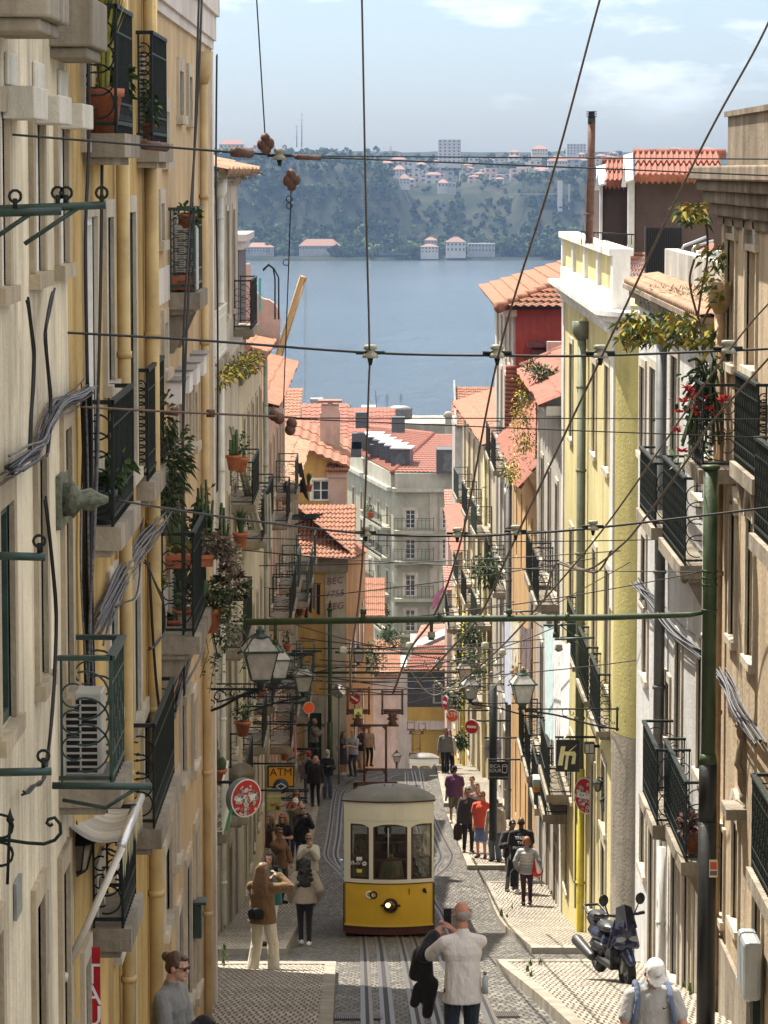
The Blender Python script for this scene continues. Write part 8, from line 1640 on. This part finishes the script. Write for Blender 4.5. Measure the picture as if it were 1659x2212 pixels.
t = thing('dark_green_post', 'dark green post under the right hand hanging signs', 'pole', P(1063, 1815, 86)); mb = MB(); mb.tube([P(1065, 1815, 86), P(1065, 1480, 86)], .1, 10); mb.build('shaft', M('black green post', (.015, .022, .017), .5), t)
def pxr(d, px): return px * d / F / 2
def wire(label, pts, px, mat=CABLE, sag=0, name='overhead_wire', group='overhead wires', k=8):
 q = [P(u, v, d) for u, v, d in pts]; q = dense(q, k) if len(q) > 2 else [q[0].lerp(q[1], i / 12) - Vector((0, 0, sag * 4 * (i / 12) * (1 - i / 12))) for i in range(13)]
 r = [max(.004, pxr(p.y, px)) for p in q]; mb = MB(); mb.tube(q, r, 6)
 t = thing(name, label, 'wire', q[len(q) // 2], 0, group); mb.build('wire', mat, t); return t, q
def insul(t, u, v, d, s=1.0, mat=CERAM):
 c = P(u, v, d); k = 15 * s * d / F; mb = MB(); mb.lathe(c, [(k * .8, k * 1.2), (k * 1.0, k * 1.15), (k * 1.0, k * .55), (k * .7, k * .45), (k * .7, k * .1), (k * 1.05, -.1 * k), (k * 1.25, -k * .75), (k * .9, -k * .8), (.001, -k * .8)], 14); mb.build('insulator', mat, t)
 mb = MB(); mb.tube([c - Vector((0, 0, k * .8)), c - Vector((0, 0, k * 1.9))], [k * .5, k * .25], 8); mb.tube([c - Vector((k * 2.2, 0, 0)), c + Vector((k * 2.2, 0, 0))], k * .28, 6); mb.build('clamp', IRON, t)
wire('bronze contact wire hanging straight down the middle of the picture', [(780, -80, 13.3), (783, 60, 14.6), (790, 420, 19.2), (798, 757, 24), (796, 850, 25.6), (786, 1150, 32), (776, 1290, 36), (760, 1410, 46), (757, 1480, 62), (765, 1500, 74)], 5, WIREB, 0, 'contact_wire', 'contact wires')
wire('bronze contact wire slanting from the top centre right to the tram', [(1320, -80, 13.2), (1290, 20, 14.2), (1190, 390, 19), (1075, 775, 24), (998, 1159, 32), (940, 1325, 36.4), (885, 1405, 46), (858, 1475, 62), (848, 1500, 74)], 5, WIREB, 0, 'contact_wire', 'contact wires')
wire('bronze contact wire slanting in from the upper right corner', [(1700, -50, 13.6), (1640, 90, 15), (1500, 350, 18.5), (1299, 772, 24), (1118, 1153, 32), (1036, 1330, 36.4), (980, 1395, 46), (930, 1450, 66), (900, 1478, 90)], 5, WIREB, 0, 'contact_wire', 'contact wires')
wire('contact wire entering at mid right and dropping left of the white house', [(1720, 600, 21), (1575, 757, 24), (1315, 1127, 32), (1180, 1290, 36.4), (1080, 1400, 46), (1000, 1470, 66)], 4, WIREB, 0, 'contact_wire', 'contact wires')
t, _ = wire('topmost span wire with a turnbuckle crossing from the cream house', [(-20, 287, 18.4), (440, 324, 19.6), (560, 332, 20), (600, 336, 20)], 5, CABLE, 0, 'span_wire', None)
for a, b_, r in (((310, 313), (358, 318), .028), ((505, 328), (540, 331), .03), ((640, 339), (690, 341), .016)): mb = MB(); mb.tube([P(*a, 19.5), P(*b_, 19.7)], r, 8); mb.build('turnbuckle', RUST, t)
insul(t, 604, 336, 20, .8)
for u, v in ((573, 300), (582, 310), (566, 312), (575, 322), (629, 378), (638, 388), (621, 390), (630, 400)):
 mb = MB(); mb.ell(P(u, v, 20), (.03, .03, .036), 8, 6); mb.build('bell_insulator', RUST, t)
wire('upper of the twin thin wires running to the tan house cornice', [(600, 336, 20), (1100, 340, 22), (1700, 344, 24)], 3, CABLE, 0, 'span_wire', None); wire('lower of the twin thin wires running to the tan house cornice', [(600, 337, 20), (1100, 356, 22), (1700, 381, 24)], 3.4, CABLE, 0, 'span_wire', None)
wire('thin wire dropping from the top edge to the bell insulators', [(552, -40, 20), (573, 300, 20)], 2, CABLE, 0, 'drop_wire', None)
t, _ = wire('thin wire hanging below the bell insulators with small iron rings', [(629, 400, 20), (624, 560, 20.5), (612, 880, 22)], 2.4, CABLE, 0, 'drop_wire', None)
for v in (430, 445, 567): mb = MB(); mb.ring(P(625 if v < 500 else 618, v, 20.2), .018, .004, (1, 0, 0), (0, 0, 1), 10); mb.build('ring', IRON, t)
t, _ = wire('heavy black span wire with four porcelain insulators', [(-20, 710, 21.5), (400, 733, 22.6), (800, 762, 24), (1075, 768, 24), (1300, 768, 24), (1700, 752, 24)], 5.5, CABLE, 0, 'span_wire', None)
for u in (800, 1074, 1297, 1573): insul(t, u, 762 if u < 1500 else 752, 24, .95)
t, _ = wire('rusty span wire with strain insulators above the mustard gable', [(175, 879, 22), (380, 890, 25), (600, 900, 28), (640, 903, 28)], 5, RUST, 0, 'span_wire', None)
for u, v in ((592, 897), (603, 904), (630, 915), (627, 928)): mb = MB(); mb.ell(P(u, v, 28), (.045, .045, .05), 8, 6); mb.build('bell_insulator', RUST, t)
for u, v in ((377, 889), (455, 893)): mb = MB(); mb.tube([P(u - 9, v, 26), P(u + 9, v, 26)], .03, 6); mb.build('strain_insulator', RUST, t)
wire('upper thin span wire continuing right above the sage block', [(640, 903, 28), (1240, 904, 30), (1700, 906, 32)], 2.6, CABLE, 0, 'span_wire', None); wire('lower thin span wire continuing right across the yellow house', [(640, 905, 28), (1240, 930, 30), (1700, 947, 32)], 2.6, CABLE, 0, 'span_wire', None)
t, _ = wire('black span wire from the bronze wall boss to the green pole side', [(255, 1081, 22), (500, 1119, 27), (790, 1153, 32), (1000, 1158, 32), (1116, 1153, 32), (1290, 1140, 32), (1700, 1092, 32)], 5, CABLE, 0, 'span_wire', None)
for u, v in ((790, 1150), (988, 1152), (1114, 1147), (1281, 1137)): insul(t, u, v, 32, .7)
rd = random.Random(4)
spans = [((520, 1188, 40), (1560, 1235, 36)), ((560, 1222, 60), (1340, 1190, 56)), ((700, 1345, 48), (1530, 1232, 36)), ((660, 1290, 75), (1290, 1205, 62)), ((470, 1160, 38), (1440, 1165, 48)), ((640, 1400, 80), (1230, 1375, 70)), ((600, 1455, 66), (1385, 1425, 54)), ((650, 1378, 70), (1250, 1392, 66)),
         ((690, 1425, 95), (1120, 1415, 90)), ((680, 1440, 100), (1180, 1430, 84)), ((665, 1470, 90), (1150, 1455, 88)), ((690, 1488, 105), (1100, 1478, 100)), ((655, 1500, 85), (1060, 1490, 100)), ((700, 1400, 110), (1060, 1398, 104)), ((720, 1465, 118), (1040, 1500, 110)), ((640, 1350, 72), (1120, 1440, 92)), ((600, 1430, 62), (880, 1500, 72)), ((560, 1420, 60), (860, 1470, 80)), ((880, 1440, 60), (1250, 1330, 60)), ((760, 1340, 50), (1110, 1300, 60)), ((880, 1520, 110), (1110, 1440, 86)), ((900, 1500, 100), (1080, 1420, 80))]
for a, b_ in spans:
 t, q = wire('one of the thin dark wires tangled above the tram', [a, b_], 2.3, CABLE, rd.uniform(.03, .2), 'overhead_wire', 'tangle of thin wires above the tram')
for u, v, d in ((742, 1405, 60), (885, 1395, 60), (1048, 1395, 60), (1085, 1410, 62), (932, 1372, 36), (1207, 1400, 36)):
 t = thing('wire_insulator', 'small pale insulator strung among the wires above the tram', 'insulator', P(u, v, d), 0, 'insulators among the wires'); mb = MB(); k = 8 * d / F; mb.lathe((0, 0, 0), [(k * .6, k), (k, k * .8), (k, 0), (k * 1.2, -k * .4), (k * .4, -k), (.001, -k)], 10); mb.build('bell', CERAM, t, True)
for pts, lab in (([(1000, 1440, 60), (1020, 1480, 60), (1050, 1500, 60), (1080, 1470, 60), (1120, 1440, 60)], 'looping pale feeder cable left of the right hand lanterns'), ([(880, 1440, 62), (930, 1500, 62), (985, 1480, 62), (1010, 1455, 62)], 'pale feeder cable looping in front of the slate wall'), ([(915, 1425, 70), (940, 1470, 70), (965, 1490, 70), (1000, 1485, 70), (1040, 1465, 70)], 'pale feeder cable loop nearest the orange ATM disc'), ([(1205, 1216, 44), (1270, 1230, 42), (1340, 1180, 40), (1385, 1130, 38), (1480, 1000, 36), (1540, 910, 34), (1700, 730, 31)], 'twisted brown cable climbing to the right edge past the red flowers'), ([(1175, 1300, 50), (1200, 1220, 46), (1240, 1225, 45), (1290, 1235, 44), (1320, 1190, 43)], 'twisted cable looping across the yellow house front'), ([(1360, 1215, 50), (1200, 1305, 60), (1120, 1345, 66)], 'thin straight feeder sloping left from the white house')):
 wire(lab, pts, 2.3 if 'twisted' not in lab else 5, M('pale cable', (.17, .155, .13), .6) if 'pale' in lab else WIREB, 0, 'feeder_cable', None)
rd = random.Random(8); t = thing('insulator_cluster', 'cluster of small pale insulators where the feeder cables meet', 'insulator', P(1040, 1460, 80)); mb = MB()
for _ in range(18): mb.ell(P(rd.uniform(930, 1130), rd.uniform(1430, 1500), rd.uniform(70, 95)), (.055, .055, .05), 6, 4)
setp(mb.build('bells', CERAM, t), kind='stuff')
t = thing('crane_jib', 'slanting orange lattice crane jib over the river on the left', 'crane', P(622, 705, 330)); mb = MB(); a, b_ = P(592, 802, 330), P(655, 598, 330); w_ = .28
mb.tube([a, b_], .27, 4)
for o in (-w_, w_): mb.tube([a + Vector((o, 0, 0)), b_ + Vector((o, 0, 0))], .09, 5)
for i in range(12): p0, p1 = a.lerp(b_, i / 12), a.lerp(b_, (i + 1) / 12); mb.tube([p0 + Vector((-w_, 0, 0)), p1 + Vector((w_, 0, 0))], .07, 4); mb.tube([p0 + Vector((w_, 0, 0)), p1 + Vector((-w_, 0, 0))], .07, 4)
mb.tube([b_ + Vector((-.3, 0, 0)), P(663, 602, 330)], .16, 6); mb.build('jib', M('crane orange', (.42, .25, .09), .6), t)
mb = MB(); mb.tube([P(661, 602, 330), P(661, 860, 330)], .025, 4); mb.tube([P(657, 602, 330), P(658, 860, 330)], .025, 4); mb.build('hoist_rope', GREYP, t)
def hang(label, q, mat, name='washing', folds=6, depth=.05, group=None):
 """hanging cloth between two top points and two bottom points (u, v, d)"""
 a, b_, c, e = [P(*x) for x in q]; t = thing(name, label, 'washing', (a + b_) / 2, 0, group); n, m_ = folds * 4, 6; vs = []
 for j in range(m_ + 1):
  for i in range(n + 1):
   x, y = i / n, j / m_; p = (a.lerp(b_, x)).lerp(e.lerp(c, x), y); vs.append(p + Vector((0, depth * sin(2 * pi * folds * x + y) * (.3 + .7 * y), .02 * sin(9 * x))))
 mb = MB(); mb.add(vs, [(j * (n + 1) + i, j * (n + 1) + i + 1, (j + 1) * (n + 1) + i + 1, (j + 1) * (n + 1) + i) for j in range(m_) for i in range(n)], True); mb.build('fabric', mat, t); return t
for lab, a, d in (('clothesline arm holding the aqua sheet on the right', (1174, 1351), 65.5), ('clothesline arm holding the creased white sheet on the right', (1198, 1381), 62.4), ('clothesline arm holding the checked cloth on the right', (1088, 1322), 83)):
 p = P(a[0], a[1], d); arm(lab, [p, Vector((3.92, d, p.z + .03))], [p.lerp(Vector((3.92, d, p.z)), .4), Vector((3.92, d, p.z - .4))])
p = P(694, 1260, 118); arm('clothesline arm carrying the row of clothes on the grimy house', [p, Vector((-3.2, 118, p.z))])
WS = cloth('white sheet', (.72, .71, .7), .05)
hang('pale aqua sheet hanging on the right facade', [(1176, 1352, 66), (1196, 1358, 64), (1198, 1604, 64), (1178, 1585, 66)], cloth('pale aqua', (.45, .62, .64), .05), folds=3)
hang('long white sheet hanging down to the black K sign', [(1195, 1376, 64), (1212, 1380, 63), (1213, 1664, 63), (1197, 1655, 64)], WS, folds=4)
hang('second white sheet with creases beside the long one', [(1211, 1385, 62.6), (1232, 1392, 61), (1228, 1585, 61), (1212, 1600, 62.6)], WS, folds=4)
hang('blue and white checked cloth among the right washing', [(1090, 1322, 84), (1107, 1326, 82), (1105, 1525, 82), (1090, 1515, 84)], cloth('blue check', (.38, .42, .55), .3), folds=3)
hang('cream cloth beside the checked cloth', [(1103, 1330, 80), (1122, 1338, 79), (1120, 1442, 79), (1103, 1435, 80)], cloth('cream cotton', (.62, .56, .42), .06), folds=3)
hang('maroon shirt hanging beside the cream cloth', [(1124, 1352, 78), (1150, 1360, 77), (1147, 1448, 77), (1127, 1440, 78)], cloth('maroon wash', (.07, .012, .018), .1), folds=2)
hang('long white awning strip swept down across the lemon house', [(494, 922, 70), (505, 922, 70), (568, 1146, 74), (545, 1146, 74)], cloth('greyish canvas', (.5, .49, .42), .06), 'drape', 2, .08)
hang('narrow white drape hanging next to the awning strip', [(571, 1068, 78), (585, 1066, 78), (588, 1180, 78), (574, 1240, 78)], cloth('greyish canvas', (.5, .49, .42), .06), 'drape', 2, .06)
for k, (u, c, v1) in enumerate(((634, 'white sheet', 1315), (643, 'navy black', 1330), (652, 'slate blue', 1322), (661, 'navy black', 1338), (670, 'navy black', 1325), (679, 'mid grey fleece', 1318), (688, 'navy black', 1330))):
 hang('dark and pale clothes pegged in a row on the grimy house' , [(u - 4, 1262, 118), (u + 4, 1262, 118), (u + 4, v1, 118), (u - 4, v1 - 4, 118)], _mc.get(c) or WS, 'washing', 1, .05, 'row of clothes on the grimy house')
hang('limp black tights hanging by the mustard gable', [(643, 1000, 112), (652, 1000, 112), (668, 1086, 112), (650, 1060, 112)], BLACKC, 'washing', 1, .05)
hang('black dress hanging by the mustard gable', [(640, 1010, 113), (652, 1012, 113), (654, 1065, 113), (636, 1062, 113)], BLACKC, 'washing', 1, .05)
PKC = cloth('bright pink', (.7, .2, .5)); hang('upper pink strip of cloth blowing at the right balconies', [(957, 1268, 150), (962, 1274, 150), (938, 1300, 150), (933, 1296, 150)], PKC, 'cloth_strip', 1, .03); hang('lower pink strip of cloth blowing at the right balconies', [(948, 1290, 150), (954, 1294, 150), (936, 1317, 150), (931, 1312, 150)], PKC, 'cloth_strip', 1, .03)
hang('green ribbon hanging below the left stickered sign', [(497, 1745, 61), (502, 1748, 61), (492, 1794, 61), (487, 1792, 61)], cloth('green ribbon', (.02, .25, .1)), 'ribbon', 1, .02)
hang('pink and white barrier tape hanging on the left wall', [(633, 1560, 95), (638, 1562, 95), (642, 1640, 95), (636, 1630, 95)], cloth('pink tape', (.6, .25, .25)), 'ribbon', 1, .03)
for i, (u, v, d, kind, lab, pm) in enumerate(((505, 1016, 66.5, 'column', 'tall column cactus in a clay pot below the awning strip', None), (520, 1020, 68, 'bush', 'small clay pot next to the column cactus', None), (520, 1183, 66.8, 'blade', 'scroll fronted clay pot with thin leaves on the lemon balcony', None), (525, 1590, 68, 'bush', 'red square planter on the lower lemon balcony', TERRA), (472, 1695, 63, 'cactus', 'potted cactus behind the white scroll railing', None), (800, 1120, 150, 'bush', 'pot on the little balcony of the mustard house', None))):
 potted('potted_plant', lab, P(u, v, d), .15, .3, kind, pm, .5, 120, seed=40 + i)
for u, v, d, s, lab in ((1050, 1235, 100, .5, 'hanging fern basket on the right balconies'), (1010, 1420, 118, .7, 'leafy balcony plants in the middle of the right row'), (985, 1500, 130, .6, 'bushy plants by the orange ATM disc'), (1010, 1365, 112, .5, 'creeping green plant on an upper right balcony'), (990, 1600, 135, .35, 'small green plant on a low balcony at the crest')):
 t = thing('balcony_plant', lab, 'plant', P(u, v, d)); mb = MB(); bush(mb, P(u, v, d), (s, s, s * 1.1), 380, .16, .04, 2, u, .4); mb.build('foliage', GL[:2], t)
rd = random.Random(17)
for i in range(16):
 d = rd.uniform(78, 123); z = rd.choice((-8.5, -12.6, -13.2, -16.2)) - (d - 80) * .09; t = thing('drying_rack', 'dark clothes drying rack sticking out from the crowded left balconies', 'drying rack', (-3.2, d, z), 0, 'drying racks on the left balconies'); mb = MB()
 for k in range(4): mb.tube([(-.05, .14 * k, 0), (1.05, .14 * k, rd.uniform(-.03, .03))], .016, 4)
 for x in (.5, 1.02): mb.tube([(x, 0, 0), (x, .42, 0)], .018, 4)
 mb.tube([(0, .2, -.35), (.9, .2, 0)], .014, 4); mb.build('bars', IRON, t, True)
for i in range(14):
 d = rd.uniform(77, 124); z = rd.choice((-8.3, -12.5, -12.9, -16)) - (d - 80) * .075; potted('balcony_pot', 'small potted plant among the crowded left balconies', (-3.2 + rd.uniform(.2, .5), d, z), .13, .25, rd.choice(('bush', 'bush', 'blade')), None, .45, 90, 'pots on the far left balconies', 60 + i)
GRASS = [leafmat('weed blade', (.07, .11, .02), (.14, .19, .05)), GL[1]]
for i, (u, v, lab) in enumerate(((1205, 1965, 'weeds at the foot of the wall beside the elderly woman'), (1178, 1925, 'weeds at the wall beyond the elderly woman'), (1096, 1995, 'grass at the kerb of the right pavement'), (1160, 2130, 'grass along the near right kerb'), (470, 2052, 'weeds at the corner of the left side street'), (478, 2105, 'weeds at the foot of the near sand house corner'), (1515, 2185, 'weeds at the foot of the white house door'), (462, 2160, 'grass in the joint below the sand drainpipe'), (1062, 1840, 'weeds by the wall near the men'))):
 p = onground(u, v); t = thing('wall_weeds', lab, 'weeds', p); mb = MB(); random.seed(i)
 for k in range(9): blades(mb, p + Vector((random.uniform(-.15, .15), random.uniform(-1.2, 1.2), .1)), 10, .11, .06, .01)
 mb.build('foliage', GRASS, t)
SCB = M('dark blue scooter paint', (.012, .018, .055), .25, .2, .1, 3, spec=.6, coat=.4); SCK = M('black scooter plastic', (.02, .02, .022), .42, 0, .15, 5); SEAT = M('black vinyl seat', (.03, .03, .032), .32, 0, .15, 5); CHR = M('grey metal', (.3, .3, .3), .35, .7, .1)
sp = onground(1322, 2140); sp = Vector((sp.x, sp.y, G(sp.y) + .135)); sc_ = thing('parked_scooter', 'dark blue motor scooter parked on the right pavement facing the camera', 'scooter', sp, -pi + .26)
sc_.scale = (.92, .92, .92); SX = 1.0
def wheel(y, r, w_):
 mb = MB(); mb.ring((0, y, r), r - w_ * .5, w_ * .55, (0, 1, 0), (0, 0, 1), 24, k=8); wl_ = mb.build('wheel', M('tyre rubber', (.015, .015, .015), .7), sc_, True)
 mb = MB(); mb.ring((0, y, r), r * .62, .018, (0, 1, 0), (0, 0, 1), 18, k=5)
 for i in range(5): a = 2 * pi * i / 5; mb.tube([(0, y, r), (0, y + r * .62 * cos(a), r + r * .62 * sin(a))], .016, 5)
 mb.lathe((-.04, y, r), [(.05, 0), (.05, .08)], 10, Matrix.Rotation(pi / 2, 3, 'Y')); mb.build('rim', CHR, wl_, True)
wheel(.68, .27, .11); wheel(-.58, .27, .13)
def sol(nm, mat, fn, vox=.014, sm=2): mb = MB(); fn(mb); return solid(mb.build(nm, mat, sc_, True), vox, sm)
sol('front_fairing', SCB, lambda m: (m.ell((0, .56, .82), (.19, .13, .24)), m.ell((0, .62, .68), (.2, .13, .1)), m.cap((-.2, .5, .62), (-.12, .52, 1.0), .05, .04), m.cap((.2, .5, .62), (.12, .52, 1.0), .05, .04), m.cap((0, .66, .56), (0, .78, .5), .06, .03)))
sol('front_mudguard', SCB, lambda m: (m.cap((0, .5, .5), (0, .7, .57), .08, .085), m.cap((0, .7, .57), (0, .9, .46), .085, .06)))
sol('leg_shield', SCK, lambda m: (m.box((0, .42, .6), (.36, .06, .5)), m.box((0, .1, .3), (.34, .62, .09)), m.cap((0, .4, .45), (0, .05, .4), .12, .13)))
sol('body_panel', SCB, lambda m: (m.ell((0, -.48, .62), (.18, .42, .13)), m.cap((0, -.1, .55), (0, -.95, .74), .13, .08)))
sol('side_panel', SCK, lambda m: (m.ell((0, -.35, .45), (.2, .42, .13)), m.ell((0, -.5, .32), (.17, .26, .12))))
sol('seat', SEAT, lambda m: (m.ell((0, -.2, .77), (.16, .3, .085)), m.ell((0, -.65, .84), (.15, .26, .075))))
sol('exhaust', M('dark exhaust cover', (.05, .048, .046), .4, .3, .1), lambda m: (m.cap((.2, -.35, .3), (.24, -.92, .42), .07, .09),))
sol('rear_rack', SCK, lambda m: (m.cap((-.14, -.7, .86), (-.12, -.98, .93), .022, .022), m.cap((.14, -.7, .86), (.12, -.98, .93), .022, .022), m.cap((-.12, -.98, .93), (.12, -.98, .93), .022, .022)))
mb = MB(); mb.add([(-.17, .62, .92), (.17, .62, .92), (.12, .5, 1.2), (-.12, .5, 1.2), (0, .69, .9), (0, .53, 1.25)], [(0, 4, 5, 3), (4, 1, 2, 5)]); mb.build('windscreen', M('smoked screen', (.02, .02, .024), .12, 0, .1, 2, spec=.7), sc_, True)
mb = MB(); mb.ell((-.09, .665, .76), (.085, .045, .05)); mb.build('headlight', M('clear lamp', (.3, .32, .33), .1), sc_, True); mb = MB(); mb.ell((.09, .665, .76), (.085, .045, .05)); mb.build('headlight', M('clear lamp', (.3, .32, .33), .1), sc_, True)
mb = MB(); mb.tube([(-.36, .3, 1.06), (-.2, .4, 1.07), (0, .44, 1.05), (.2, .4, 1.07), (.36, .3, 1.06)], .022, 7); mb.tube([(-.38, .29, 1.06), (-.24, .37, 1.065)], .028, 7); mb.tube([(.38, .29, 1.06), (.24, .37, 1.065)], .028, 7); mb.build('handlebar', SCK, sc_, True)
for s in (-1, 1): mb = MB(); mb.tube([(s * .2, .4, 1.08), (s * .26, .42, 1.24)], .01, 5); mb.ell((s * .28, .42, 1.3), (.075, .025, .09)); mb.build('wing_mirror', SCK, sc_, True)
mb = MB(); mb.tube([(0, .5, .6), (-.08, .68, .27)], .03, 6); mb.tube([(0, .5, .6), (.08, .68, .27)], .03, 6); mb.build('fork', CHR, sc_, True); mb = MB(); mb.tube([(-.05, -.1, .25), (-.2, -.02, .02)], .014, 5); mb.tube([(-.2, -.02, .02), (-.24, .02, .01)], .02, 5); mb.build('side_stand', IRON, sc_, True)
